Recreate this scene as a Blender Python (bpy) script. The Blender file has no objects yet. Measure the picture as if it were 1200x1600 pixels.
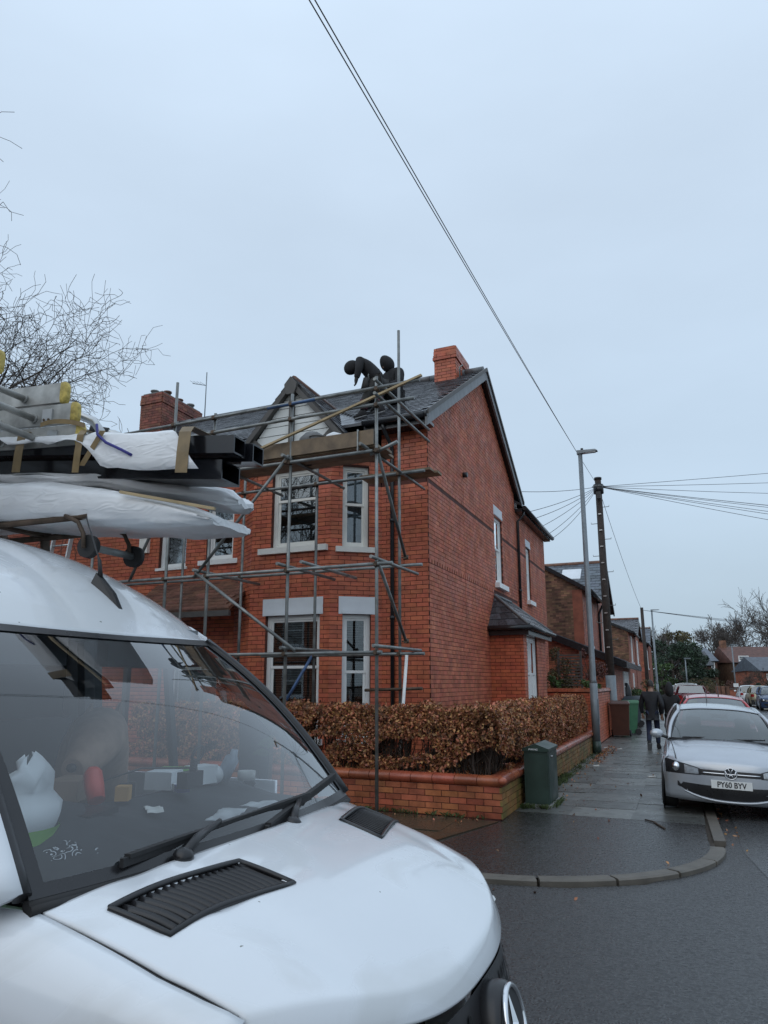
import bpy, math, random
import numpy as np
from mathutils import Vector, Matrix, noise
random.seed(7)
R = math.radians
SC = bpy.context.scene
COL = SC.collection
# ---------------------------------------------------------------- camera, sky, sun, exposure
cd = bpy.data.cameras.new('camera'); cam = bpy.data.objects.new('camera', cd); COL.objects.link(cam)
CAM = Vector((0, 0, 1.72))
cam.location = CAM; cam.rotation_euler = (R(102.5), 0, 0)
cd.sensor_fit = 'VERTICAL'; cd.sensor_height = 36; cd.lens = 27.0
cd.clip_start = .05; cd.clip_end = 3000
SC.camera = cam
wd = bpy.data.worlds.new('World'); SC.world = wd; wd.use_nodes = True
nt = wd.node_tree; nt.nodes.clear()
wo = nt.nodes.new('ShaderNodeOutputWorld'); bg = nt.nodes.new('ShaderNodeBackground')
sky = nt.nodes.new('ShaderNodeTexSky'); sky.sky_type = 'NISHITA'; sky.sun_disc = False
sky.sun_elevation = R(28); sky.sun_rotation = R(200); sky.air_density = 1.6; sky.dust_density = 4
tc = nt.nodes.new('ShaderNodeTexCoord'); sx = nt.nodes.new('ShaderNodeSeparateXYZ')
nt.links.new(tc.outputs['Generated'], sx.inputs[0])
cr = nt.nodes.new('ShaderNodeValToRGB')          # the cloud deck: a little darker towards the horizon
cr.color_ramp.elements[0].position = 0.0; cr.color_ramp.elements[0].color = (4.0, 5.15, 6.15, 1)
cr.color_ramp.elements[1].position = .55; cr.color_ramp.elements[1].color = (5.75, 7.0, 8.5, 1)
e = cr.color_ramp.elements.new(.22); e.color = (5.0, 6.3, 7.75, 1); e = cr.color_ramp.elements.new(1.0); e.color = (7.5, 9.1, 11.0, 1)
nt.links.new(sx.outputs['Z'], cr.inputs[0])
nz = nt.nodes.new('ShaderNodeTexNoise'); nz.inputs['Scale'].default_value = 1.7; nz.inputs['Detail'].default_value = 5
mp = nt.nodes.new('ShaderNodeMapping'); mp.inputs['Scale'].default_value = (1, 1, 2.6)
nt.links.new(tc.outputs['Generated'], mp.inputs[0]); nt.links.new(mp.outputs[0], nz.inputs['Vector'])
cr2 = nt.nodes.new('ShaderNodeMapRange'); cr2.inputs[1].default_value = .3; cr2.inputs[2].default_value = .7
cr2.inputs[3].default_value = .93; cr2.inputs[4].default_value = 1.06
nt.links.new(nz.outputs[0], cr2.inputs[0])
vm = nt.nodes.new('ShaderNodeVectorMath'); vm.operation = 'SCALE'
nt.links.new(cr.outputs[0], vm.inputs[0]); nt.links.new(cr2.outputs[0], vm.inputs['Scale'])
mx = nt.nodes.new('ShaderNodeMix'); mx.data_type = 'RGBA'; mx.inputs[0].default_value = .93
nt.links.new(sky.outputs[0], mx.inputs[6]); nt.links.new(vm.outputs[0], mx.inputs[7])
nt.links.new(mx.outputs[2], bg.inputs[0]); bg.inputs[1].default_value = .109
nt.links.new(bg.outputs[0], wo.inputs[0])
sl = bpy.data.lights.new('sun', 'SUN'); sl.energy = .5; sl.angle = R(70); sl.color = (1, .96, .9)
so = bpy.data.objects.new('sun', sl); COL.objects.link(so)
so.rotation_euler = (R(48), 0, R(-35)); so.location = (0, 0, 40)
SC.view_settings.view_transform = 'Standard'; SC.view_settings.look = 'None'
SC.view_settings.exposure = 0; SC.view_settings.gamma = 1; SC.view_settings.use_curve_mapping = False
SC.render.engine = 'CYCLES'
SC.cycles.max_bounces = 7; SC.cycles.transparent_max_bounces = 16; SC.cycles.use_denoising = True

# ---------------------------------------------------------------- frames of the place
UX, VX, P0 = Vector((.355, .935, 0)), Vector((-.9026, .4305, 0)), Vector((.76, 13.0, 0))
OV = Vector((-.48, 2.69, 0))
ZUP = Vector((0, 0, 1))
ZP = .08                                   # pavement level
def H(w, s, z): return P0 + w * VX + s * UX + z * ZUP          # w left along the front, s into the side street
def VN(f, a, z): return OV - f * VX + a * UX + z * ZUP         # van: f forward, a towards the house
AU = math.atan2(UX.y, UX.x); AV = math.atan2(VX.y, VX.x)

# ---------------------------------------------------------------- materials
def L(m, a, b): m.node_tree.links.new(a, b)
def mat(name, col, rough=.6, metal=0, spec=.5, var=.15, vscale=6, rand=0, rvar=0, bump=0, bscale=40, col2=None, coat=0, det=6, stain=0):
    """procedural Principled: two-tone noise, optional per-piece variation, roughness variation and fine relief"""
    m = bpy.data.materials.new(name); m.use_nodes = True
    n = m.node_tree.nodes; p = n['Principled BSDF']
    p.inputs['Roughness'].default_value = rough; p.inputs['Metallic'].default_value = metal
    p.inputs['Specular IOR Level'].default_value = spec
    if coat: p.inputs['Coat Weight'].default_value = coat; p.inputs['Coat Roughness'].default_value = .06
    g = n.new('ShaderNodeNewGeometry')
    c2 = col2 if col2 else tuple(c * (1 - var) for c in col[:3])
    c1 = col[:3] if col2 else tuple(min(1, c * (1 + var)) for c in col[:3])
    tn = n.new('ShaderNodeTexNoise'); tn.inputs['Scale'].default_value = vscale; tn.inputs['Detail'].default_value = det
    L(m, g.outputs['Position'], tn.inputs['Vector'])
    mr = n.new('ShaderNodeMapRange'); mr.inputs[1].default_value = .33; mr.inputs[2].default_value = .67
    L(m, tn.outputs[0], mr.inputs[0])
    mi = n.new('ShaderNodeMix'); mi.data_type = 'RGBA'; mi.inputs[6].default_value = (*c1, 1); mi.inputs[7].default_value = (*c2, 1)
    L(m, mr.outputs[0], mi.inputs[0]); out = mi.outputs[2]
    if rand:
        oi = n.new('ShaderNodeObjectInfo'); ad = n.new('ShaderNodeMath'); ad.operation = 'ADD'
        L(m, g.outputs['Random Per Island'], ad.inputs[0]); L(m, oi.outputs['Random'], ad.inputs[1])
        fr = n.new('ShaderNodeMath'); fr.operation = 'FRACT'; L(m, ad.outputs[0], fr.inputs[0])
        rr = n.new('ShaderNodeMapRange'); rr.inputs[3].default_value = 1 - rand; rr.inputs[4].default_value = 1 + rand
        L(m, fr.outputs[0], rr.inputs[0])
        sc = n.new('ShaderNodeVectorMath'); sc.operation = 'SCALE'
        L(m, out, sc.inputs[0]); L(m, rr.outputs[0], sc.inputs['Scale'])
        hs = n.new('ShaderNodeHueSaturation'); f2 = n.new('ShaderNodeMath'); f2.operation = 'MULTIPLY'; f2.inputs[1].default_value = 7.31
        L(m, fr.outputs[0], f2.inputs[0]); f3 = n.new('ShaderNodeMath'); f3.operation = 'FRACT'; L(m, f2.outputs[0], f3.inputs[0])
        h2 = n.new('ShaderNodeMapRange'); h2.inputs[3].default_value = .5 - rand * .035; h2.inputs[4].default_value = .5 + rand * .035
        L(m, f3.outputs[0], h2.inputs[0]); L(m, h2.outputs[0], hs.inputs['Hue']); L(m, sc.outputs[0], hs.inputs['Color'])
        out = hs.outputs[0]
    if stain:                                             # broad weathering: soot, damp and washed areas
        ts = n.new('ShaderNodeTexNoise'); ts.inputs['Scale'].default_value = .75; ts.inputs['Detail'].default_value = 9; ts.inputs['Roughness'].default_value = .62
        L(m, g.outputs['Position'], ts.inputs['Vector']); rs = n.new('ShaderNodeMapRange'); rs.inputs[1].default_value = .3; rs.inputs[2].default_value = .7
        rs.inputs[3].default_value = 1 - stain; rs.inputs[4].default_value = 1 + stain * .5; L(m, ts.outputs[0], rs.inputs[0])
        ss = n.new('ShaderNodeVectorMath'); ss.operation = 'SCALE'; L(m, out, ss.inputs[0]); L(m, rs.outputs[0], ss.inputs['Scale']); out = ss.outputs[0]
    L(m, out, p.inputs['Base Color'])
    if rvar:
        t2 = n.new('ShaderNodeTexNoise'); t2.inputs['Scale'].default_value = vscale * .6 + .3; t2.inputs['Detail'].default_value = 5
        L(m, g.outputs['Position'], t2.inputs['Vector'])
        r2 = n.new('ShaderNodeMapRange'); r2.inputs[1].default_value = .35; r2.inputs[2].default_value = .65
        r2.inputs[3].default_value = max(.02, rough - rvar); r2.inputs[4].default_value = min(1, rough + rvar)
        L(m, t2.outputs[0], r2.inputs[0]); L(m, r2.outputs[0], p.inputs['Roughness'])
    if bump:
        t3 = n.new('ShaderNodeTexNoise'); t3.inputs['Scale'].default_value = bscale; t3.inputs['Detail'].default_value = 4
        L(m, g.outputs['Position'], t3.inputs['Vector'])
        b = n.new('ShaderNodeBump'); b.inputs['Strength'].default_value = bump; b.inputs['Distance'].default_value = .01
        L(m, t3.outputs[0], b.inputs['Height']); L(m, b.outputs[0], p.inputs['Normal'])
    return m
def glass(name, tint=(.9, .95, .97), refl=1.0, dark=0.0, dcol=(.02, .025, .03), ior=1.5, veil=0.0):
    m = bpy.data.materials.new(name); m.use_nodes = True; n = m.node_tree.nodes; n.clear()
    o = n.new('ShaderNodeOutputMaterial'); t = n.new('ShaderNodeBsdfTransparent'); t.inputs[0].default_value = (*tint, 1)
    g = n.new('ShaderNodeBsdfGlossy'); g.inputs['Roughness'].default_value = .012; g.inputs[0].default_value = (1, 1, 1, 1)
    f = n.new('ShaderNodeFresnel'); f.inputs[0].default_value = ior
    mu = n.new('ShaderNodeMath'); mu.operation = 'MULTIPLY_ADD'; mu.inputs[1].default_value = 1.6 * refl; mu.inputs[2].default_value = .02; mu.use_clamp = True
    L(m, f.outputs[0], mu.inputs[0])
    base = t.outputs[0]
    if dark or veil:
        d = n.new('ShaderNodeBsdfDiffuse'); d.inputs[0].default_value = (*dcol, 1)
        x0 = n.new('ShaderNodeMixShader'); x0.inputs[0].default_value = dark or veil
        L(m, t.outputs[0], x0.inputs[1]); L(m, d.outputs[0], x0.inputs[2]); base = x0.outputs[0]
    x = n.new('ShaderNodeMixShader'); L(m, mu.outputs[0], x.inputs[0]); L(m, base, x.inputs[1]); L(m, g.outputs[0], x.inputs[2])
    L(m, x.outputs[0], o.inputs[0])
    return m

M = {}
M['brick'] = mat('red brick', (.51, .128, .061), .45, stain=.2, var=.16, vscale=7, rand=.15, bump=.35, bscale=60, rvar=.12)
M['brick2'] = mat('red side brick', (.50, .150, .085), .6, spec=.3, stain=.2, var=.18, vscale=4, rand=.15, bump=.35, bscale=60, rvar=.1)
M['sooty_brick'] = mat('sooty old brick', (.24, .075, .045), .6, var=.3, vscale=5, rand=.3, stain=.4)
M['mortar'] = mat('dark red mortar', (.085, .026, .018), .8, var=.25, vscale=4)
M['brown_brick'] = mat('brown common brick', (.17, .085, .05), .7, var=.4, vscale=2.5, rand=.5, bump=.3)
M['far_brick'] = mat('far red brick', (.34, .10, .055), .6, var=.25, vscale=3, rand=.3)
M['far_mortar'] = mat('grey brown mortar', (.12, .07, .05), .8)
M['wall_brick'] = mat('garden wall brick', (.34, .10, .043), .45, stain=.35, var=.3, vscale=5, rand=.3, bump=.4, bscale=50, rvar=.15)
M['moss_brick'] = mat('mossy garden wall brick', (.30, .14, .05), .55, col2=(.13, .115, .03), vscale=4, rand=.25, bump=.4, bscale=50)
M['coping'] = mat('terracotta coping', (.29, .075, .036), .3, var=.25, vscale=5, rand=.2, bump=.2, rvar=.12)
M['slate'] = mat('wet grey slate', (.055, .058, .066), .3, var=.3, vscale=6, rand=.45, rvar=.15, bump=.3, bscale=30)
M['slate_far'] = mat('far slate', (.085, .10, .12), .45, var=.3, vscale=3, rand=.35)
M['tile'] = mat('brown clay tile', (.16, .075, .05), .45, var=.3, vscale=5, rand=.3)
M['white'] = mat('white upvc', (.82, .83, .82), .35, var=.04, vscale=3, rvar=.08)
M['cream'] = mat('cream painted timber', (.80, .79, .74), .5, var=.06, vscale=3)
M['lintel'] = mat('grey white painted stone', (.70, .74, .78), .6, var=.06, vscale=2)
M['glass'] = glass('window glass', (.75, .8, .82), 1.1)
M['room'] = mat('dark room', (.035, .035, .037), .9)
M['blind'] = mat('grey blind slats', (.16, .15, .14), .6)
M['curtain'] = mat('pale grey curtain', (.36, .38, .40), .8, var=.2)
M['black'] = mat('black plastic', (.018, .018, .02), .35, var=.2, rvar=.1)
M['rubber'] = mat('black rubber', (.02, .02, .021), .7, var=.2)
M['gutter'] = mat('black gutter', (.02, .021, .024), .25)
M['timber'] = mat('dark grey painted timber', (.085, .08, .075), .55, var=.15)
M['render'] = mat('white boarding', (.70, .73, .72), .55, var=.06, vscale=3)
M['lead'] = mat('grey lead', (.16, .17, .18), .45, var=.2)
M['galv'] = mat('galvanised scaffold tube', (.22, .23, .225), .45, metal=.5, var=.28, vscale=7, rvar=.12, rand=.2)
M['rust'] = mat('rusty coupler', (.10, .07, .05), .6, metal=.4, var=.4, vscale=12)
M['bluetube'] = mat('blue scaffold tube', (.06, .11, .22), .45, metal=.3, var=.3, vscale=6)
M['board'] = mat('wet scaffold board', (.25, .18, .11), .6, var=.25, vscale=5, bump=.3, col2=(.14, .10, .065), rand=.25)
M['batten'] = mat('yellow timber batten', (.42, .32, .18), .55, var=.2)
M['alu'] = mat('aluminium', (.55, .56, .56), .38, metal=.8, var=.15, vscale=8, rvar=.1)
M['alu_old'] = mat('weathered aluminium', (.42, .42, .40), .5, metal=.45, var=.28, vscale=9, rvar=.12, bump=.1)
M['van'] = mat('white van paint', (.74, .77, .80), .22, var=.025, vscale=1.5, coat=.7)
vm_ = M['van'].node_tree; vp = vm_.nodes['Principled BSDF']; src = vp.inputs['Base Color'].links[0].from_socket      # road film and a few specks on the paint
gq = vm_.nodes.new('ShaderNodeNewGeometry'); vq = vm_.nodes.new('ShaderNodeTexVoronoi'); vq.inputs['Scale'].default_value = 7.5; vq.inputs['Randomness'].default_value = 1
wq_ = vm_.nodes.new('ShaderNodeTexNoise'); wq_.inputs['Scale'].default_value = 60; aq = vm_.nodes.new('ShaderNodeVectorMath'); aq.operation = 'MULTIPLY_ADD'; aq.inputs[1].default_value = (.02, .02, .02)
vm_.links.new(gq.outputs['Position'], wq_.inputs['Vector']); vm_.links.new(wq_.outputs['Color'], aq.inputs[0]); vm_.links.new(gq.outputs['Position'], aq.inputs[2]); vm_.links.new(aq.outputs[0], vq.inputs['Vector'])
lq = vm_.nodes.new('ShaderNodeMath'); lq.operation = 'LESS_THAN'; lq.inputs[1].default_value = .028; vm_.links.new(vq.outputs['Distance'], lq.inputs[0])
nq = vm_.nodes.new('ShaderNodeTexNoise'); nq.inputs['Scale'].default_value = 2.2; nq.inputs['Detail'].default_value = 7; nq.inputs['Distortion'].default_value = .8; vm_.links.new(gq.outputs['Position'], nq.inputs['Vector'])
rq = vm_.nodes.new('ShaderNodeMapRange'); rq.inputs[1].default_value = .55; rq.inputs[2].default_value = .66; rq.inputs[4].default_value = .30; vm_.links.new(nq.outputs[0], rq.inputs[0])
mq = vm_.nodes.new('ShaderNodeMix'); mq.data_type = 'RGBA'; mq.inputs[7].default_value = (.50, .50, .47, 1); vm_.links.new(rq.outputs[0], mq.inputs[0]); vm_.links.new(src, mq.inputs[6])
mq2 = vm_.nodes.new('ShaderNodeMix'); mq2.data_type = 'RGBA'; mq2.inputs[7].default_value = (.16, .17, .15, 1); vm_.links.new(lq.outputs[0], mq2.inputs[0]); vm_.links.new(mq.outputs[2], mq2.inputs[6]); vm_.links.new(mq2.outputs[2], vp.inputs['Base Color'])
rr_q = vm_.nodes.new('ShaderNodeMapRange'); rr_q.inputs[1].default_value = .5; rr_q.inputs[2].default_value = .66; rr_q.inputs[3].default_value = .20; rr_q.inputs[4].default_value = .38; vm_.links.new(nq.outputs[0], rr_q.inputs[0]); vm_.links.new(rr_q.outputs[0], vp.inputs['Roughness'])
M['van_dirt'] = mat('dulled van paint', (.60, .62, .63), .45, var=.06, vscale=3)
M['dash'] = mat('grey dashboard', (.032, .035, .038), .75, var=.2, vscale=12, bump=.1)
M['screen'] = glass('windscreen glass', (.88, .92, .94), .85, veil=.02, dcol=(.17, .20, .22))
M['carglass'] = glass('car glass', (.5, .56, .58), 1.4, dark=.3, dcol=(.08, .11, .11))  # teal diffuse share painted in to imitate sky reflected in the glass
M['chrome'] = mat('chrome', (.75, .76, .78), .1, metal=1, var=.03)
M['paper'] = mat('white paper', (.80, .82, .82), .7, var=.05)
M['wrap'] = mat('white polythene wrap', (.76, .77, .78), .28, var=.06, vscale=5)
wm = M['wrap'].node_tree; wg = wm.nodes.new('ShaderNodeNewGeometry'); wmp = wm.nodes.new('ShaderNodeMapping'); wmp.inputs['Rotation'].default_value = (0, 0, .45); wmp.inputs['Scale'].default_value = (5, 16, 20)      # film creases
wn = wm.nodes.new('ShaderNodeTexNoise'); wn.inputs['Scale'].default_value = 1; wn.inputs['Detail'].default_value = 3; wn.inputs['Distortion'].default_value = 1.6; wn.noise_type = 'RIDGED_MULTIFRACTAL'
wb = wm.nodes.new('ShaderNodeBump'); wb.inputs['Strength'].default_value = .55; wb.inputs['Distance'].default_value = .012
wm.links.new(wg.outputs['Position'], wmp.inputs[0]); wm.links.new(wmp.outputs[0], wn.inputs['Vector']); wm.links.new(wn.outputs[0], wb.inputs['Height']); wm.links.new(wb.outputs[0], wm.nodes['Principled BSDF'].inputs['Normal'])
M['tape'] = mat('brown parcel tape', (.23, .16, .075), .35, var=.2, vscale=12)
M['blackpvc'] = mat('glossy black trim', (.012, .013, .017), .18, var=.2)
M['yellow'] = mat('worn yellow rubber', (.47, .36, .09), .6, var=.35, vscale=30, bump=.4, bscale=80)
M['bluestrap'] = mat('blue strap', (.03, .03, .20), .6)
M['asphalt'] = mat('wet asphalt', (.022, .0225, .024), .36, var=.28, vscale=55, rvar=.2, bump=.75, bscale=75, col2=(.066, .066, .066), det=8)
M['asphalt2'] = mat('smooth wet asphalt', (.062, .064, .066), .26, var=.3, vscale=45, rvar=.12, bump=.4, bscale=70)
M['patch'] = mat('dark wet footway asphalt', (.018, .017, .017), .24, vscale=50, rvar=.16, bump=.55, bscale=70, col2=(.042, .041, .04))
M['flag'] = mat('wet grey paving flag', (.115, .118, .110), .33, var=.2, vscale=7, rand=.36, rvar=.09, bump=.35, bscale=70)
M['flag_red'] = mat('wet mossy flag', (.075, .05, .03), .28, col2=(.05, .05, .035), vscale=1.4, rand=.2, rvar=.12, bump=.3)
M['kerb'] = mat('concrete kerb', (.11, .097, .08), .55, var=.2, vscale=6, rand=.12, bump=.4, bscale=80)
M['soil'] = mat('dark soil', (.035, .026, .018), .9, var=.3, vscale=8, bump=.6)
M['grass'] = mat('grass', (.05, .075, .02), .7, var=.4, vscale=30, rand=.3)
M['beech'] = mat('dry beech leaf', (.33, .142, .064), .55, var=.35, vscale=3, rand=.72)
M['twig'] = mat('dark twig', (.055, .038, .028), .8, var=.3, vscale=8)
M['bark'] = mat('grey bark', (.075, .062, .052), .85, var=.3, vscale=6)
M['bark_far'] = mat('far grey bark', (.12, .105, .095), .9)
M['leaf_dark'] = mat('dark evergreen leaf', (.022, .045, .022), .6, var=.4, vscale=1, rand=.5)
M['leaf_mid'] = mat('mid green leaf', (.05, .09, .025), .6, var=.4, vscale=1, rand=.5)
M['leaf_olive'] = mat('olive brown leaf', (.10, .085, .035), .6, var=.4, vscale=1, rand=.5)
M['leaf_red'] = mat('reddish leaf', (.13, .055, .045), .6, var=.4, vscale=1, rand=.5)
M['cabinet'] = mat('dark green cabinet paint', (.028, .052, .042), .4, var=.2, vscale=4, rvar=.1)
M['lamp_steel'] = mat('grey galvanised steel', (.21, .24, .26), .5, metal=.25, var=.15, vscale=4)
M['pole_wood'] = mat('dark creosoted wood', (.035, .024, .019), .7, var=.35, vscale=8, bump=.3)
M['wire'] = mat('dark cable', (.03, .033, .04), .6)
M['bin_brown'] = mat('brown bin plastic', (.075, .03, .02), .4, var=.12)
M['bin_green'] = mat('green bin plastic', (.05, .17, .09), .4, var=.12)
M['bin_grey'] = mat('blue grey bin plastic', (.07, .095, .115), .4, var=.12)
M['silver'] = mat('silver car paint', (.46, .49, .53), .25, metal=.45, var=.03, coat=.6)
M['redcar'] = mat('red car paint', (.48, .035, .045), .25, var=.05, coat=.6)
M['maroon'] = mat('dark red car paint', (.12, .012, .02), .25, coat=.6)
M['whitecar'] = mat('white car paint', (.66, .68, .70), .3, coat=.4)
M['gold'] = mat('pale gold car paint', (.36, .32, .22), .3, metal=.4, coat=.4)
M['bluecar'] = mat('dark blue car paint', (.03, .06, .13), .3, metal=.2, coat=.4)
M['tyre'] = mat('tyre', (.018, .018, .018), .75)
M['lampglass'] = mat('clear lamp', (.45, .47, .49), .12, metal=.6, var=.2, vscale=30)
M['taillamp'] = mat('red tail lamp', (.35, .02, .02), .2)
M['plate_w'] = mat('white number plate', (.74, .75, .73), .4, var=.03)
M['plate_y'] = mat('yellow number plate', (.62, .50, .10), .4, var=.03)
M['ink'] = mat('black print', (.012, .012, .014), .5)
M['skin'] = mat('skin', (.42, .25, .18), .5)
M['darkcloth'] = mat('black cloth', (.016, .016, .018), .85, var=.3, vscale=9)
M['navy'] = mat('black navy jacket', (.014, .016, .021), .7, var=.3, vscale=9)
M['denim'] = mat('dark blue denim', (.018, .028, .062), .8, var=.25, vscale=9)
M['workcloth'] = mat('dark grey work trousers', (.040, .038, .036), .85, var=.35, vscale=9)
M['pinkcloth'] = mat('plum knee patch', (.11, .035, .05), .8, var=.3)
M['reflect'] = mat('grey reflective band', (.42, .45, .45), .5)
M['hair'] = mat('dark hair', (.022, .017, .014), .6)
M['greydust'] = mat('dusty grey plastic', (.16, .16, .16), .7, var=.25)
M['concrete'] = mat('concrete block', (.22, .22, .215), .85, var=.15, vscale=10, bump=.4)
M['grit'] = mat('litter paper', (.6, .6, .58), .7)
M['tan'] = mat('tan dog coat', (.34, .23, .17), .75, var=.15, vscale=14)
M['red'] = mat('red print', (.52, .05, .03), .4, var=.15)
M['green'] = mat('green print', (.20, .48, .08), .5)
M['orange'] = mat('orange print', (.55, .30, .08), .5)
M['darkbrown'] = mat('brown paper bag', (.22, .15, .10), .7)
M['bottle'] = mat('clear blue bottle', (.42, .50, .58), .2)
M['seat'] = mat('dark seat cloth', (.03, .032, .036), .85)

# ---------------------------------------------------------------- mesh builder
class MB:
    def __init__(s): s.v = []; s.f = []; s.mi = []; s.m = 0; s.sm = []; s.smooth = False
    def V(s, p): s.v.append(tuple(p)); return len(s.v) - 1
    def F(s, ids): s.f.append(tuple(ids)); s.mi.append(s.m); s.sm.append(s.smooth)
    def poly(s, pts): s.F([s.V(p) for p in pts])
    def hexa(s, p):                                   # p: 4 bottom points, 4 top points (same winding)
        i = [s.V(q) for q in p]
        for f in ((3, 2, 1, 0), (4, 5, 6, 7), (0, 1, 5, 4), (1, 2, 6, 5), (2, 3, 7, 6), (3, 0, 4, 7)): s.F([i[k] for k in f])
    def box(s, fn, x0, x1, y0, y1, z0, z1):           # axis box in any frame fn(x,y,z)
        s.hexa([fn(x0, y0, z0), fn(x1, y0, z0), fn(x1, y1, z0), fn(x0, y1, z0), fn(x0, y0, z1), fn(x1, y0, z1), fn(x1, y1, z1), fn(x0, y1, z1)])
    def beam(s, p, q, w, h, up=ZUP):
        p, q = Vector(p), Vector(q); d = (q - p).normalized(); sd = d.cross(up)
        if sd.length < 1e-4: sd = Vector((1, 0, 0))
        sd.normalize(); u = sd.cross(d)
        a = sd * w / 2; b = u * h / 2
        s.hexa([p - a - b, p + a - b, q + a - b, q - a - b, p - a + b, p + a + b, q + a + b, q - a + b])
    def tube(s, pts, r, n=8, cap=True):
        pts = [Vector(p) for p in pts]; rs = r if isinstance(r, (list, tuple)) else [r] * len(pts)
        rings = []; sm0 = s.smooth; ref = None
        for i, p in enumerate(pts):
            d = (pts[min(i + 1, len(pts) - 1)] - pts[max(i - 1, 0)])
            if d.length < 1e-9: d = Vector((0, 0, 1))
            d.normalize()
            if ref is None:
                ref = d.cross(ZUP) if abs(d.z) < .9 else d.cross(Vector((1, 0, 0)))
            ref = (ref - d * ref.dot(d)); 
            if ref.length < 1e-6: ref = d.orthogonal()
            ref.normalize(); b = d.cross(ref)
            rings.append([s.V(p + (ref * math.cos(2 * math.pi * k / n) + b * math.sin(2 * math.pi * k / n)) * rs[i]) for k in range(n)])
        s.smooth = True
        for i in range(len(rings) - 1):
            for k in range(n): s.F([rings[i][k], rings[i][(k + 1) % n], rings[i + 1][(k + 1) % n], rings[i + 1][k]])
        s.smooth = False
        if cap and n > 2: s.F(rings[0][::-1]); s.F(rings[-1])
        s.smooth = sm0
    def grid(s, rows, closed=False, smooth=True):     # rows of points
        ids = [[s.V(p) for p in r] for r in rows]; sm0 = s.smooth; s.smooth = smooth
        for i in range(len(ids) - 1):
            nn = len(ids[i])
            for k in range(nn if closed else nn - 1): s.F([ids[i][k], ids[i][(k + 1) % nn], ids[i + 1][(k + 1) % nn], ids[i + 1][k]])
        s.smooth = sm0; return ids
    def ball(s, c, r, nu=12, nv=8, fn=None):
        rx, ry, rz = r if isinstance(r, (list, tuple)) else (r, r, r); c = Vector(c); rows = []
        for j in range(nv + 1):
            t = math.pi * j / nv - math.pi / 2
            row = []
            for i in range(nu):
                a = 2 * math.pi * i / nu
                q = Vector((rx * math.cos(t) * math.cos(a), ry * math.cos(t) * math.sin(a), rz * math.sin(t)))
                row.append(c + (fn(q) if fn else q))
            rows.append(row)
        s.grid(rows, True)
    def prism(s, pts, d):                              # closed outline extruded by vector d
        d = Vector(d); a = [s.V(p) for p in pts]; b = [s.V(Vector(p) + d) for p in pts]; n = len(pts)
        s.F(a[::-1]); s.F(b)
        for k in range(n): s.F([a[k], a[(k + 1) % n], b[(k + 1) % n], b[k]])
    def build(s, name, mats, parent=None, **kw):
        if not isinstance(mats, (list, tuple)): mats = [mats]
        me = bpy.data.meshes.new(name)
        org = Vector((0, 0, 0)) if parent is None else world_loc(parent)
        if parent is None and s.v:
            a = np.array(s.v); org = Vector(((a[:, 0].min() + a[:, 0].max()) / 2, (a[:, 1].min() + a[:, 1].max()) / 2, a[:, 2].min()))
        me.from_pydata([(x - org.x, y - org.y, z - org.z) for x, y, z in s.v], [], s.f)
        for m in mats: me.materials.append(M[m] if isinstance(m, str) else m)
        me.polygons.foreach_set('material_index', s.mi); me.polygons.foreach_set('use_smooth', s.sm); me.update()
        o = bpy.data.objects.new(name, me); COL.objects.link(o)
        WL[o.name] = org
        if parent is not None: o.parent = parent
        else: o.location = org
        return tag(o, **kw)
WL = {}
def world_loc(o): return WL[o.name]
def tag(o, label=None, cat=None, group=None, kind=None):
    if label: o['label'] = label
    if cat: o['category'] = cat
    if group: o['group'] = group
    if kind: o['kind'] = kind
    return o
def thing(name, loc, label, cat, group=None, kind=None):
    o = bpy.data.objects.new(name, None); COL.objects.link(o); o.location = loc; o.empty_display_size = .2
    WL[o.name] = Vector(loc)
    return tag(o, label, cat, group, kind)
def inst(name, mesh, parent, loc, rotz=0, scale=None, rot=None):
    o = bpy.data.objects.new(name, mesh); COL.objects.link(o); o.parent = parent
    o.location = Vector(loc) - world_loc(parent)
    o.rotation_euler = rot if rot else (0, 0, rotz)
    if scale: o.scale = scale
    return o
def W0(x, y, z): return Vector((x, y, z))
def lerp(a, b, t): return a + (b - a) * t
# ================================================================ ground, roads, pavements
def sheet(name, pts, z, m, kind='structure', thick=None):
    b = MB(); b.poly([H(w, s, z) for w, s in pts]) if thick is None else b.prism([H(w, s, z - thick) for w, s in pts], (0, 0, thick))
    return b.build(name, m, None, kind=kind)
sheet('ground', [(-260, -200), (-260, 420), (260, 420), (260, -200)][::-1], -.06, 'soil')
sheet('road', [(-9.9, -60), (-9.9, 120), (-4.2, 120), (-4.2, -3.0), (-4.05, -3.6), (-3.5, -4.75), (-2.9, -5.15), (-2.0, -5.38), (60, -5.38), (60, -12.0), (-4.2, -12.0), (-4.2, -60)], .042, 'asphalt')
sheet('road_patch', [(-4.36, -3.0), (-4.36, 60), (-9.8, 60), (-9.8, -9), (-6.1, -8.6), (-5.3, -6.4), (-4.9, -5.0), (-4.5, -4.2)][::-1], .046, 'asphalt2')
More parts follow.
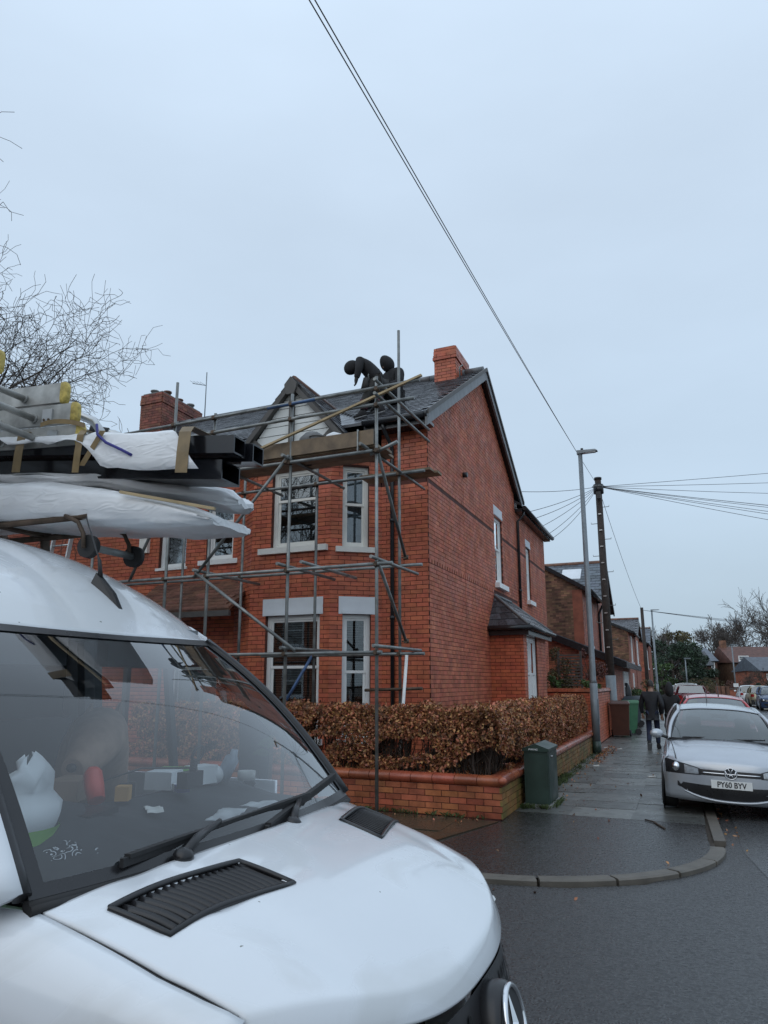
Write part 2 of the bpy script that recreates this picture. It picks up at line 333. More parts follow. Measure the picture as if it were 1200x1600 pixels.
# kerb stones along the side street and round the corner
kerb = []
for k in range(22): kerb.append(((-4.1, 20 - k * .915 - .005), (-4.1, 20 - (k + 1) * .915 + .006)))
s_end = 20 - 22 * .915
kerb.append(((-4.1, s_end), (-4.15, -2.75)))
cx, cs, rr = -1.95, -3.05, 2.2
angs = [math.pi + i * (math.pi / 2) / 5 for i in range(6)]
arc = [(cx + rr * math.cos(a), cs + rr * math.sin(a)) for a in angs]
arc[0] = (-4.15, -2.75)
for k in range(12): kerb.append(((-1.95 + k * .915, -5.25), (-1.95 + (k + 1) * .915 - .008, -5.25)))
pav = MB(); pav.prism([H(w, s, -.03) for w, s in [(-1.4, 70), (-4.06, 70), (-4.06, -.7), (-4.1, -2.8), *[(cx + 2.15 * math.cos(a), cs + 2.15 * math.sin(a)) for a in angs], (12, -5.2), (12, -2.2), (-1.4, -2.2)]], (0, 0, ZP - .02 + .03))
pavement = pav.build('pavement', 'soil', None, kind='structure')
for i in range(5):
    b = MB(); a0 = math.pi + (i + .02) * math.pi / 10; a1 = math.pi + (i + .98) * math.pi / 10; ri, ro, n_ = rr - .10, rr + .045, 6
    P_ = lambda r_, k, z: H(cx + r_ * math.cos(lerp(a0, a1, k / n_)), cs + r_ * math.sin(lerp(a0, a1, k / n_)), z)
    zz = ZP + .007 + .002 * (i % 2)
    b.grid([[P_(r_, k, z) for r_, z in ((ri, -.03), (ri, zz), (ro - .02, zz), (ro, zz - .012), (ro, -.03))] for k in range(n_ + 1)], smooth=False)
    for k in (0, n_): b.poly([P_(r_, k, z) for r_, z in ((ri, -.03), (ri, zz), (ro - .02, zz), (ro, zz - .012), (ro, -.03))])
    b.build('kerb_stone', 'kerb', pavement)
for a, c in kerb:
    b = MB(); p, q = H(*a, 0), H(*c, 0); d = (q - p); n = Vector((-d.y, d.x, 0)).normalized() * .065
    dj = d.normalized() * .001; p = p + dj; q = q - dj; e = .012; zz = ZP + .008 + random.uniform(-.002, .002)
    lo = [p - n, q - n, q + n, p + n]; up = [p - n * .8, q - n * .8, q + n, p + n]
    b.hexa([Vector((*v.xy, -.03)) for v in lo] + [Vector((*v.xy, zz)) for v in up])
    b.build('kerb_stone', 'kerb', pavement)
# dark asphalt apron on the corner
sheet('footway_asphalt', [(-4.03, -1.75), (-4.04, -2.75), *[(cx + 2.145 * math.cos(a), cs + 2.145 * math.sin(a)) for a in [math.pi + i * math.pi / 2 / 12 for i in range(1, 13)]], (-1.2, -5.17), (-1.3, -4.4), (-1.75, -2.55), (-1.72, -1.75)], ZP, 'patch')
# paving flags
def flag(w0, w1, s0, s1, m='flag', stuff=None):
    g = .011; zz = ZP + random.uniform(-.005, .003) - .002; t = [random.uniform(-.0015, .0015) for _ in range(4)]
    P = [(w0 + g, s0 + g), (w1 - g, s0 + g), (w1 - g, s1 - g), (w0 + g, s1 - g)]
    b = stuff or MB()
    b.hexa([H(w, s, ZP - .05) for w, s in P][::1] + [H(w, s, zz + t[i]) for i, (w, s) in enumerate(P)])
    if not stuff: b.build('paving_flag', m, pavement)
st = MB()
for (w0, w1) in ((-1.72, -2.42), (-2.42, -3.2), (-3.2, -4.03)):
    s = -1.72 + random.uniform(-.02, .02); first = True
    while s < 44:
        ln = random.choice((.45, .6, .6, .75)) if s < 20 else .9
        s1 = s + ln
        flag(w0, w1, s if not first else -1.74, s1, 'flag', st if s > 11 else None); first = False; s = s1
st.build('distant_flags', 'flag', pavement, kind='stuff')
for w0, w1 in ((-1.2, -.45), (-.45, .4), (.4, 1.3), (1.3, 2.2)):
    for i, (s0, s1) in enumerate(((-5.17, -4.35), (-4.35, -3.45), (-3.45, -2.55))):
        o = (.12 if i == 1 else 0)
        flag(w1 + o, w0 + (o if w0 != -1.2 else -.0), s0, s1, 'flag_red')
b = MB(); b.prism([H(w, s, ZP - .05) for w, s in [(-1.2, -4.35), (-1.7, -2.56), (-1.2, -2.56)]], (0, 0, .048)); b.build('paving_flag', 'flag_red', pavement)
b = MB(); b.prism([H(w, s, -.05) for w, s in [(2.2, -5.17), (12, -5.17), (12, -2.55), (2.2, -2.55)][::-1]], (0, 0, ZP + .046)); b.build('flag_row', 'flag', pavement)
# far pavement on the right and the near pavement behind
b = MB(); b.prism([H(w, s, -.03) for w, s in [(-10.0, -40), (-12.5, -40), (-12.5, 120), (-10.0, 120)]], (0, 0, ZP + .03)); b.build('far_pavement', 'flag', None, kind='structure')

# ================================================================ brickwork
BR = MB(); BR.box(W0, -.1075, .1075, -.014, .014, -.0325, .0325); BR.f = [f for i, f in enumerate(BR.f)]
def brick_mesh(m):
    me = bpy.data.meshes.new('brick'); me.from_pydata(BR.v, [], BR.f); me.materials.append(M[m]); return me
class Wall:
    """a brick wall from ground point A to B; outward side = left of A->B rotated by sign"""
    def __init__(s, A, B, sign):
        s.A = Vector((A.x, A.y, 0)); d = Vector((B.x - A.x, B.y - A.y, 0)); s.len = d.length; s.d = d.normalized()
        s.n = Vector((-s.d.y, s.d.x, 0)) * sign
    def P(s, a, d, z): return s.A + s.d * a + s.n * d + ZUP * z
def lay(wall, z0, z1, openings=(), top=None, cuts=(), skip=(), module=.225, course=.075, proud=.008, off=0):
    """brick rectangles of one wall in stretcher bond; top(a) bounds the height, cuts are upright joints, skip are recessed bands"""
    out = []; n = int(round((z1 - z0) / course))
    for i in range(n):
        za, zb = z0 + i * course + .005, z0 + (i + 1) * course - .005; zm = (za + zb) / 2
        if any(k0 < zm < k1 for k0, k1 in skip): continue
        lo, hi = -proud, wall.len + proud
        if top:
            aa = [wall.len * k / 200 for k in range(201)]; ok = [a for a in aa if top(a) > zb]
            if not ok: continue
            lo, hi = max(lo, min(ok) - (0 if min(ok) > 0 else proud)), min(hi, max(ok) + (0 if max(ok) < wall.len else proud))
        edges = [lo]; a = -module + (module / 2 if (i + off) % 2 else 0)
        segs = [(lo, hi)]
        for (x0, x1, y0, y1) in openings:
            if y0 - .01 < zm < y1 + .01:
                new = []
                for p, q in segs:
                    if x1 <= p or x0 >= q: new.append((p, q)); continue
                    if x0 > p: new.append((p, x0))
                    if x1 < q: new.append((x1, q))
                segs = new
        for c, cz0, cz1 in cuts:
            if cz0 < zm < cz1:
                new = []
                for p, q in segs:
                    if p < c < q: new += [(p, c - .006), (c + .006, q)]
                    else: new.append((p, q))
                segs = new
        for p, q in segs:
            k = math.floor((p - a) / module); x = a + k * module
            while x < q - .02:
                b0, b1 = max(p + (.0 if x < p else .005), x + .005), min(q, x + module - .005)
                if q - (x + module) < .05: b1 = q
                if b1 - b0 > .03: out.append((b0, b1, za, zb))
                if b1 == q: break
                x += module
    return out
def score(wall, br):
    b0, b1, za, zb = br; c = wall.P((b0 + b1) / 2, 0, (za + zb) / 2); v = CAM - c; d2 = v.length_squared
    return (b1 - b0) * (zb - za) * max(0, v.dot(wall.n) / v.length) / d2
def lay_objects(jobs, parent, limit, m, mesh, jit=.002, vis=lambda c: True):
    """jobs: (wall, bricks, stuff MB, part parent). The full bricks showing largest become objects, the rest one piece of real geometry"""
    cand = []
    for j, (wall, brs, proud) in enumerate(jobs):
        for br in brs:
            full = abs(br[1] - br[0] - .215) < .004
            c = wall.P((br[0] + br[1]) / 2, 0, (br[2] + br[3]) / 2)
            cand.append((score(wall, br) if full and vis(c) else -1, j, br))
    cand.sort(key=lambda t: -t[0]); st = MB(); k = 0
    for sc_, j, br in cand:
        wall, _, proud = jobs[j]; pr = proud + random.uniform(-jit, jit)
        if sc_ > 0 and k < limit:
            k += 1
            inst('brick', mesh, parent, wall.P((br[0] + br[1]) / 2, pr - .014, (br[2] + br[3]) / 2), math.atan2(wall.d.y, wall.d.x), rot=(random.uniform(-.004, .004), 0, math.atan2(wall.d.y, wall.d.x) + random.uniform(-.006, .006)))
        else:
            st.box(wall.P, br[0], br[1], pr - .028, pr, br[2], br[3])
    if st.v: st.build('brickwork', m, parent, kind='stuff')
def backing(b, wall, z0, z1, openings=(), top=None, thick=.24):
    xs = sorted({.024, wall.len - .024, *[o[0] for o in openings], *[o[1] for o in openings]}); zs = sorted({z0, z1, *[o[2] for o in openings], *[o[3] for o in openings]})
    xs = [x for x in xs if .02 <= x <= wall.len - .02]; zs = [z for z in zs if z0 <= z <= z1]
    for i in range(len(xs) - 1):
        for k in range(len(zs) - 1):
            xm, zm = (xs[i] + xs[i + 1]) / 2, (zs[k] + zs[k + 1]) / 2
            if any(o[0] < xm < o[1] and o[2] < zm < o[3] for o in openings): continue
            b.box(wall.P, xs[i], xs[i + 1], -thick, 0, zs[k], zs[k + 1])
# ---------------------------------------------------------------- windows
def window(parent, wall, a0, a1, z0, z1, meet=.5, fr=.07, m='white', sill=None, lintel=None, cover=None, inset=.10, mull=0, top_bar=None, label=None):
    P = wall.P; b = MB(); d0, d1 = -inset - .05, -inset + .02
    b.box(P, a0, a0 + fr, d0, d1, z0, z1); b.box(P, a1 - fr, a1, d0, d1, z0, z1)
    b.box(P, a0 + fr, a1 - fr, d0, d1, z1 - fr, z1); b.box(P, a0 + fr, a1 - fr, d0, d1, z0, z0 + fr * .8)
    w = b.build('window', m, parent, label=label)
    zm = z0 + (z1 - z0) * meet
    n = mull + 1; ww = (a1 - a0 - 2 * fr) / n
    for k in range(mull):
        x = a0 + fr + ww * (k + 1); q = MB(); q.box(P, x - .03, x + .03, d0 + .01, d1 + .004, z0 + fr * .8, z1 - fr); q.build('mullion', m, w)
    for k in range(n):
        x0, x1 = a0 + fr + ww * k + (.03 if k else 0), a0 + fr + ww * (k + 1) - (.03 if k < n - 1 else 0)
        for (y0, y1, dd, sf) in ((zm, z1 - fr, 0, .035), (z0 + fr * .8, zm + .04, -.035, .045)):
            q = MB(); e0, e1 = d0 + .03 + dd * .5, d1 - .02 + dd * .6
            q.box(P, x0, x0 + sf, e0, e1, y0, y1); q.box(P, x1 - sf, x1, e0, e1, y0, y1)
            q.box(P, x0 + sf, x1 - sf, e0, e1, y1 - sf, y1); q.box(P, x0 + sf, x1 - sf, e0, e1, y0, y0 + sf * 1.3)
            q.build('sash', m, w)
            g = MB(); dg = (e0 + e1) / 2; g.box(P, x0 + sf, x1 - sf, dg - .004, dg + .004, y0 + sf * 1.3, y1 - sf); g.build('pane', 'glass', w)
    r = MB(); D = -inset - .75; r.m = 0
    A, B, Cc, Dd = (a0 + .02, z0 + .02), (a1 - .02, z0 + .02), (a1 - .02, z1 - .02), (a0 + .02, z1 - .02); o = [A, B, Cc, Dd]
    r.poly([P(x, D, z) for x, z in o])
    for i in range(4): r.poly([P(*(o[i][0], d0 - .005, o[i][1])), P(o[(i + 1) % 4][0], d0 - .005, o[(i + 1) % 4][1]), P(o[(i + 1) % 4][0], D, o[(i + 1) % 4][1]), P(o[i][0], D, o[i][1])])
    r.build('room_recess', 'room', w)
    if cover == 'blind':
        q = MB(); z = z1 - fr; zb = z0 + (z1 - z0) * .22
        while z > zb: q.box(P, a0 + fr + .01, a1 - fr - .01, d0 - .07, d0 - .035, z - .008, z); z -= .042
        q.box(P, a0 + fr + .01, a1 - fr - .01, d0 - .075, d0 - .035, zb - .03, zb); q.build('blind', 'blind', w)
    if cover in ('curtain', 'vertical'):
        q = MB(); n_ = 40; rows = []
        x0, x1 = a0 + fr, a1 - fr
        for z in (z0 + .05, z1 - fr): rows.append([P(x0 + (x1 - x0) * k / n_, d0 - .08 + .018 * math.sin(k * 1.9), z) for k in range(n_ + 1)])
        q.grid(rows); q.build('curtain', 'curtain', w)
    if sill:
        q = MB(); ex, h_, pr = sill; q.box(P, a0 - ex, a1 + ex, -inset, pr, z0 - h_, z0 + .004); q.build('sill', 'cream' if m == 'cream' else m, w)
    if lintel:
        q = MB(); ex, h_ = lintel; q.box(P, a0 - ex, a1 + ex, -.1, .014, z1 + .002, z1 + h_); q.build('lintel', 'lintel', w)
        q = MB(); q.box(P, a0 - .01, a1 + .01, .0145, .03, z1 + .004, z1 + .075); q.build('lintel_trim', 'lintel', w)
    return w
# ================================================================ the corner house
house = thing('brick_house', H(4, 4, 0), 'red brick corner house with a half timbered bay gable, wrapped in scaffolding', 'house')
G0 = .12; EA = 6.2; RS = .56; RZ0, RS0 = 6.30, -.35      # roof: height at the eaves edge, slope
def roofz(s): return RZ0 + RS * (s - RS0) if s < 4.2 else RZ0 + RS * (4.2 - RS0) - RS * (s - 4.2)
wF1 = Wall(H(0, 0, 0), H(.88, 0, 0), -1)
wB1 = Wall(H(.88, 0, 0), H(1.63, -.6, 0), -1)
wB2 = Wall(H(1.63, -.6, 0), H(3.27, -.6, 0), -1)
wB3 = Wall(H(3.27, -.6, 0), H(4.0, 0, 0), -1)
wF2 = Wall(H(4.0, 0, 0), H(9.3, 0, 0), -1)
if wF1.n.dot(CAM - wF1.A) < 0:
    for w_ in (wF1, wB1, wB2, wB3, wF2): w_.n = -w_.n
wG = Wall(H(0, 0, 0), H(0, 7.75, 0), 1)
wR = Wall(H(0, 7.75, 0), H(0, 12.5, 0), 1)
if wG.n.dot(CAM - wG.A) < 0: wG.n = -wG.n; wR.n = -wR.n
# (wall, openings, z top, windows)
BAYT = 5.62
opB1 = [(.20, .70, .8, 2.86), (.24, .72, 4.02, 5.50)]
opB2 = [(.19, 1.30, .8, 2.86), (.27, 1.24, 4.06, 5.50)]
opF2 = [(.10, .75, 4.06, 5.45), (1.25, 1.95, 3.98, 5.1), (.35, 1.45, .12, 2.35)]
opG = [(5.2, 6.05, 3.98, 5.62)]
opR = [(1.45, 2.1, 3.96, 5.5)]
gtop = lambda a: roofz(a) - .16
bands = [(5.16, 5.19)]
jobs = []
bk = MB(); backing(bk, wF1, G0 - .3, EA); backing(bk, wB1, G0 - .3, BAYT, opB1, thick=.2); backing(bk, wB2, G0 - .3, BAYT, opB2, thick=.2); backing(bk, wB3, G0 - .3, BAYT, thick=.2); backing(bk, wF2, G0 - .3, EA, opF2)
fw = bk.build('front_wall', 'mortar', house)
lay_objects([(wF1, lay(wF1, G0, EA, skip=bands), .008), (wB1, lay(wB1, G0, BAYT, opB1, skip=bands), .008), (wB2, lay(wB2, G0, BAYT, opB2, skip=bands), .008), (wB3, lay(wB3, G0, BAYT), .008), (wF2, lay(wF2, G0, EA, opF2), .008)],
            fw, 200, 'brick', brick_mesh('brick'), vis=lambda c: c.z > 1.25 and c.z < 5.0)
bk = MB(); backing(bk, wG, G0 - .3, EA, opG)
zr = roofz(4.2) - .16
bk.prism([wG.P(a, -.24, z) for a, z in ((.024, EA), (7.73, EA), (7.73, gtop(7.75)), (4.2, zr), (.024, gtop(0)))], wG.n * .24)
gw = bk.build('gable_wall', 'mortar', house)
cutsG = [(2.42, 0, 5.7), (3.2, 0, 5.6)]
lay_objects([(wG, lay(wG, G0, 9.0, opG, top=gtop, cuts=cutsG, skip=[(5.115, 5.19), (3.72, 3.81)]), .008)], gw, 100, 'brick2', brick_mesh('brick2'), vis=lambda c: 1.4 < c.z < 6)
dq = MB(); a = .04
while a < 5.0: dq.box(wG.P, a, a + .105, -.02, .010, 3.73, 3.80); a += .16
dq.build('dentil_course', 'brick2', gw, kind='stuff')
bk = MB(); backing(bk, wR, G0 - .3, 6.3, opR); ow = bk.build('outrigger_wall', 'mortar', house)
dq = MB(); [dq.box(wR.P, a_[0], a_[1], -.02, .008, a_[2], a_[3]) for a_ in lay(wR, G0, 6.3, opR, skip=[(5.115, 5.19)])]; dq.build('brickwork', 'brick2', ow, kind='stuff')
# back and inner closing walls (plain)
bk = MB(); bk.box(H, 9.06, 9.3, .25, 7.75, -.2, EA); bk.box(H, 4.2, 9.3, 7.5, 7.75, -.2, EA); bk.box(H, 4.0, 4.2, 7.75, 12.5, -.2, 6.3); bk.box(H, .05, 4.0, 12.3, 12.5, -.2, 6.3)
bk.build('rear_wall', 'far_brick', house)
for w_, s_ in ((.88, 0), (1.63, -.6), (3.27, -.6), (0, 0)):
    b = MB(); b.tube([H(w_, s_ + .012, .1), H(w_, s_ + .012, EA if s_ == 0 else BAYT)], .014, 6); b.build('corner_joint', 'mortar', fw)
# windows of the front
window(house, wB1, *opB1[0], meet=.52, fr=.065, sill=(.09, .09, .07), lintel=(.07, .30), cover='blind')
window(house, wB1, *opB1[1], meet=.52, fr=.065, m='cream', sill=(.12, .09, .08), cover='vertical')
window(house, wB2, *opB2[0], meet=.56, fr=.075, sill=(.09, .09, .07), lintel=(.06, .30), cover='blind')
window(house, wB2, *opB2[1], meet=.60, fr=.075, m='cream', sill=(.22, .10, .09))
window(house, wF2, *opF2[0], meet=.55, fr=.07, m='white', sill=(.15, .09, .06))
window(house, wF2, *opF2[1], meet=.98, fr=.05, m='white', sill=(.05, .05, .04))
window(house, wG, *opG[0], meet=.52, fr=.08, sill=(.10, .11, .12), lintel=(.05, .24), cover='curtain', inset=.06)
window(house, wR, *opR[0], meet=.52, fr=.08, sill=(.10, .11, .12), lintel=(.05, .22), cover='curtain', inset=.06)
# bay gable in half timbering
gs = -.72; ap, bl, brw, bz = (2.42, 7.12), 3.62, 1.22, 5.66
def gp(w, z, ds=0): return H(w, gs + ds, z)
gable = MB(); gable.prism([gp(bl - .1, bz, .06), gp(brw + .1, bz, .06), gp(ap[0], ap[1] - .14, .06)], UX * .12)
gb = gable.build('bay_gable', 'timber', house)
def gedge(z, side): t = (z - bz) / (ap[1] - bz); return lerp(brw if side else bl, ap[0], t)
z = bz + .02
while z < ap[1] - .1:
    z1 = min(z + .165, ap[1] - .02); b = MB()
    l0, r0, l1, r1 = gedge(z, 0), gedge(z, 1), gedge(z1, 0), gedge(z1, 1)
    b.prism([gp(l0 - .04, z, .03), gp(r0 + .04, z, .03), gp(r1 + .02, z1 - .012, .035), gp(l1 - .02, z1 - .012, .035)], UX * .03)
    b.build('board', 'render', gb); z += .165
for (p, q, w_) in (((bl + .12, bz - .02), (ap[0] - .02, ap[1]), .17), ((brw - .12, bz - .02), (ap[0] + .02, ap[1]), .17)):
    b = MB(); b.beam(gp(*p, -.03), gp(*q, -.03), .11, w_ * .52, up=ZUP); b.build('bargeboard', 'timber', gb)
b = MB(); b.beam(gp(ap[0], bz, -.005), gp(ap[0], ap[1] - .05, -.005), .13, .07, up=VX); b.build('king_post', 'timber', gb)
for p, q in (((3.30, 6.12), (2.78, bz)), ((1.54, 6.12), (2.06, bz))):
    b = MB(); b.beam(gp(*p, 0), gp(*q, 0), .06, .12); b.build('brace', 'timber', gb)
b = MB(); b.beam(gp(bl, bz + .02, 0), gp(brw, bz + .02, 0), .08, .12); b.build('tie_beam', 'timber', gb)
b = MB(); b.prism([gp(ap[0] - .12, ap[1] - .14, -.12), gp(ap[0] - .08, ap[1] - .24, -.12), gp(ap[0] + .08, ap[1] - .24, -.12), gp(ap[0] + .12, ap[1] - .14, -.12), gp(ap[0] + .13, ap[1] - .04, -.12), gp(ap[0], ap[1] + .10, -.12), gp(ap[0] - .13, ap[1] - .04, -.12)], UX * .16); b.build('finial_block', 'timber', gb)
# roof of the bay gable, tiled
gr = MB(); sb = 1.25
for sgn, be in ((0, bl + .14), (1, brw - .14)):
    a0, a1, a2, a3 = gp(be, bz - .02, -.02), gp(ap[0], ap[1] + .05, -.02), H(ap[0], sb, ap[1] + .05), H(be, -.35 + .02, bz + .1)
    gr.hexa([a0, a1, a2, a3] + [p + Vector((0, 0, .05)) for p in (a0, a1, a2, a3)])
groof = gr.build('bay_roof', 'slate', house)
for side, be in ((0, bl + .15), (1, brw - .15)):
    n_ = 11
    for i in range(n_):
        t0, t1 = i / n_, min(1, (i + 1.15) / n_)
        for k in range(6):
            s0, s1 = gs - .04 + k * .33, gs - .04 + (k + 1) * .33 - .01
            lim = RS0 + (lerp(bz, ap[1], (t0 + t1) / 2) - RZ0) / RS + .25
            if s0 > max(lim, -.3): continue
            f = lambda t, s, dz: H(lerp(be, ap[0], t), s, lerp(bz, ap[1] + .06, t) + .05 + dz)
            b = MB(); lift = .035 + random.uniform(0, .012)
            b.hexa([f(t0, s0, .0), f(t0, s1, .0), f(t1, s1, .0), f(t1, s0, .0), f(t0, s0, lift), f(t0, s1, lift), f(t1, s1, .012), f(t1, s0, .012)])
            b.build('roof_tile', 'slate', groof)
b = MB(); b.tube([gp(ap[0], ap[1] + .09, 0), H(ap[0], 1.15, ap[1] + .09)], .07, 8); b.build('ridge_tile', 'tile', groof)
# main roof
rb = MB(); tk = .06
wl, wr = 9.3, -.10
def rp(w, s, dz=0): return H(w, s, roofz(s) + dz)
rb.prism([rp(wr, RS0, -tk), rp(wr, 4.2, -tk), H(wr, 8.2, roofz(8.2) - tk), H(wr, 8.2, roofz(8.2) - .005), rp(wr, 4.2, -.005), rp(wr, RS0, -.005)], H(wl, 0, 0) - H(wr, 0, 0))
roof = rb.build('roof', 'slate', house)
sm = MB(); th = math.atan(RS); ex = .19; wS = .28
sm.hexa([Vector(p) for p in [(-.137, -.01, 0), (.137, -.01, 0), (.137, .36, 0), (-.137, .36, 0), (-.137, -.01, .014), (.137, -.01, .014), (.137, .36, .004), (-.137, .36, .004)]])
sme = bpy.data.meshes.new('slate'); sme.from_pydata(sm.v, [], sm.f); sme.materials.append(M['slate'])
X = -VX.copy(); Y = (UX.normalized() * math.cos(th) + ZUP * math.sin(th)); X = (X - Y * X.dot(Y)).normalized(); Nn = X.cross(Y)
if Nn.z < 0: X = -X; Nn = X.cross(Y)
RM = Matrix((X, Y, Nn)).transposed().to_4x4()
cand = []; L_ = 4.55 / math.cos(th)
for i in range(int(L_ / ex)):
    t = i * ex; s = RS0 - .02 + t * math.cos(th) / UX.length
    for k in range(35):
        w = wr + .14 + k * wS + (wS / 2 if i % 2 else 0)
        if w > 9.1: continue
        # hidden under the bay roof
        if s < 1.2 and abs(w - 2.42) < 1.25 * (1 - (s + .35) / 1.6): continue
        if .35 < w < 1.0 and 3.45 < s: continue
        cand.append((w, s, (rp(w, s) - CAM).length_squared))
cand.sort(key=lambda c: c[2]); st = MB()
for q, (w, s, d2) in enumerate(cand):
    m4 = Matrix.Translation(rp(w, s, .012) ) @ RM @ Matrix.Rotation(random.uniform(-.02, .02), 4, 'Z') @ Matrix.Rotation(R(-1.6) + random.uniform(-.012, .012), 4, 'X')
    if q < 300:
        o = inst('slate', sme, roof, m4.translation); o.rotation_euler = m4.to_euler()
    else:
        n0 = len(st.v); st.v += [tuple(m4 @ Vector(v)) for v in sm.v]
        for f in sm.f: st.F([n0 + i for i in f])
st.build('slating', 'slate', roof, kind='stuff')
w = wr
while w < 9.2:
    b = MB(); b.tube([rp(w + .005, 4.2, .04), rp(min(w + .44, 9.28), 4.2, .04)], .085, 8); b.build('ridge_tile', 'lead', roof); w += .45
# verges and eaves
for s0, s1 in ((RS0 - .1, 4.2), (8.35, 4.2)):
    for (e0, e1, zt, hh, m_) in ((-.16, -.115, .05, .27, 'lead'), (-.19, -.16, .075, .09, 'timber')):
        b = MB(); pts = [(s0, zt), (s1, zt), (s1, zt - hh), (s0, zt - hh)]
        b.prism([H(e0, s, roofz(s) + dz) for s, dz in pts], H(e1, 0, 0) - H(e0, 0, 0)); b.build('verge_board', m_, house)
b = MB(); b.poly([H(-.16, s, roofz(s) - .17) for s in (RS0, 4.2)] + [H(.0, s, roofz(s) - .17) for s in (4.2, RS0)]); b.poly([H(-.16, s, roofz(s) - .17) for s in (4.2, 8.3)] + [H(.0, s, roofz(s) - .17) for s in (8.3, 4.2)]); b.build('soffit', 'black', house)
for wa, wb in ((-.14, 1.1), (3.8, 9.3)):
    b = MB(); b.box(H, wa, wb, -.36, -.0, 6.12, 6.18); b.box(H, wa, wb, -.36, -.33, 6.10, 6.27); b.build('eaves_board', 'gutter', house)
    b = MB(); b.tube([H(wa, -.42, 6.24), H(wb, -.42, 6.24)], .062, 10); b.build('gutter', 'gutter', house)
b = MB(); b.tube([H(-.10, -.42, 6.24), H(-.16, -.42, 6.24)], .07, 10); b.build('gutter_end', 'gutter', house)
def downpipe(pts, r=.036):
    b = MB(); b.tube(pts, r, 10); o = b.build('downpipe', 'gutter', house)
    zz = [p.z for p in pts]; z = min(zz) + 1.0
    p0 = pts[-1]
    while z < max(zz) - .5:
        c = MB(); c.tube([Vector((p0.x, p0.y, z - .03)), Vector((p0.x, p0.y, z + .03))], r * 1.35, 10); c.build('pipe_clip', 'gutter', o); z += 1.7
downpipe([H(.72, -.40, 6.2), H(.70, -.36, 6.08), H(.66, -.07, 5.85), H(.66, -.06, 5.6), H(.66, -.06, .1)])
downpipe([H(-.22, 8.0, 6.28), H(-.2, 8.0, 6.15), H(-.05, 7.95, 5.98), H(-.05, 7.95, 3.1)])
# bay flat top soffit
b = MB(); b.prism([H(w, s, BAYT) for w, s in ((.8, .1), (1.55, -.75), (3.35, -.75), (4.05, .1))], (0, 0, .06)); b.build('bay_soffit', 'timber', house)
# outrigger roof and eaves
b = MB(); b.hexa([H(-.22, 7.76, 6.36), H(-.22, 12.75, 6.36), H(2.2, 12.75, 7.75), H(2.2, 7.76, 7.75), H(-.22, 7.76, 6.42), H(-.22, 12.75, 6.42), H(2.2, 12.75, 7.81), H(2.2, 7.76, 7.81)]); b.hexa([H(4.4, 7.76, 6.36), H(4.4, 12.75, 6.36), H(2.2, 12.75, 7.75), H(2.2, 7.76, 7.75), H(4.4, 7.76, 6.42), H(4.4, 12.75, 6.42), H(2.2, 12.75, 7.81), H(2.2, 7.76, 7.81)]); b.build('outrigger_roof', 'slate', house)
b = MB(); b.tube([H(-.26, 7.9, 6.33), H(-.26, 12.8, 6.33)], .065, 10); b.build('gutter', 'gutter', house)
b = MB(); b.box(H, -.2, .0, 7.8, 12.7, 6.22, 6.3); b.build('eaves_board', 'gutter', house)
# chimneys
def chimney(w0, w1, s0, s1, z0, z1, m, nobj, pots=0, part='chimney'):
    b = MB(); b.box(H, w0, w1, s0, s1, z0, z1); ch = b.build(part, 'mortar', house)
    st = MB(); zt = z1 - .3
    for A, B in ((H(w0, s0, 0), H(w1, s0, 0)), (H(w0, s0, 0), H(w0, s1, 0)), (H(w1, s0, 0), H(w1, s1, 0)), (H(w0, s1, 0), H(w1, s1, 0))):
        wl_ = Wall(A, B, 1); ctr = H((w0 + w1) / 2, (s0 + s1) / 2, 0)
        if wl_.n.dot(wl_.A - ctr) < 0: wl_.n = -wl_.n
        for a_ in lay(wl_, z0, z1): 
            pr = .008 + (.03 if a_[2] > zt and a_[2] < zt + .16 else (.012 if a_[2] >= zt + .16 else 0))
            if m == 'brick' and wl_.n.dot(CAM - wl_.A) > 0 and a_[1] - a_[0] > .08:
                q = MB(); q.box(wl_.P, a_[0] - (pr - .008), a_[1] + (pr - .008) * (a_[1] > wl_.len), -.02, pr, a_[2], a_[3]); q.build('brick', m, ch)
            else: st.box(wl_.P, a_[0], a_[1], -.02, pr, a_[2], a_[3])
    st.build('brickwork', m, ch, kind='stuff')
    q = MB(); q.box(H, w0 + .03, w1 - .03, s0 + .03, s1 - .03, z1, z1 + .05); q.build('chimney_cap', 'concrete', ch)
    for k in range(pots):
        c = H((w0 + w1) / 2 + .12 * (-1) ** k, lerp(s0 + .25, s1 - .25, k / max(1, pots - 1)), z1 + .04); q = MB()
        hh = random.choice((.1, .16, .2)); q.tube([c, c + ZUP * hh * .8, c + ZUP * hh * .8, c + ZUP * hh], [.10, .09, .12, .12], 10); q.build('chimney_pot', random.choice(('tile', 'concrete')), ch)
    return ch
c1 = chimney(.42, .93, 3.55, 4.75, 8.05, 9.30, 'brick', 60)
b = MB(); b.box(H, .36, .99, 3.42, 3.54, 8.26, 8.42); b.build('flashing', 'lead', c1)
chimney(9.05, 9.8, 3.5, 5.4, 8.2, 9.62, 'sooty_brick', 0, 6)
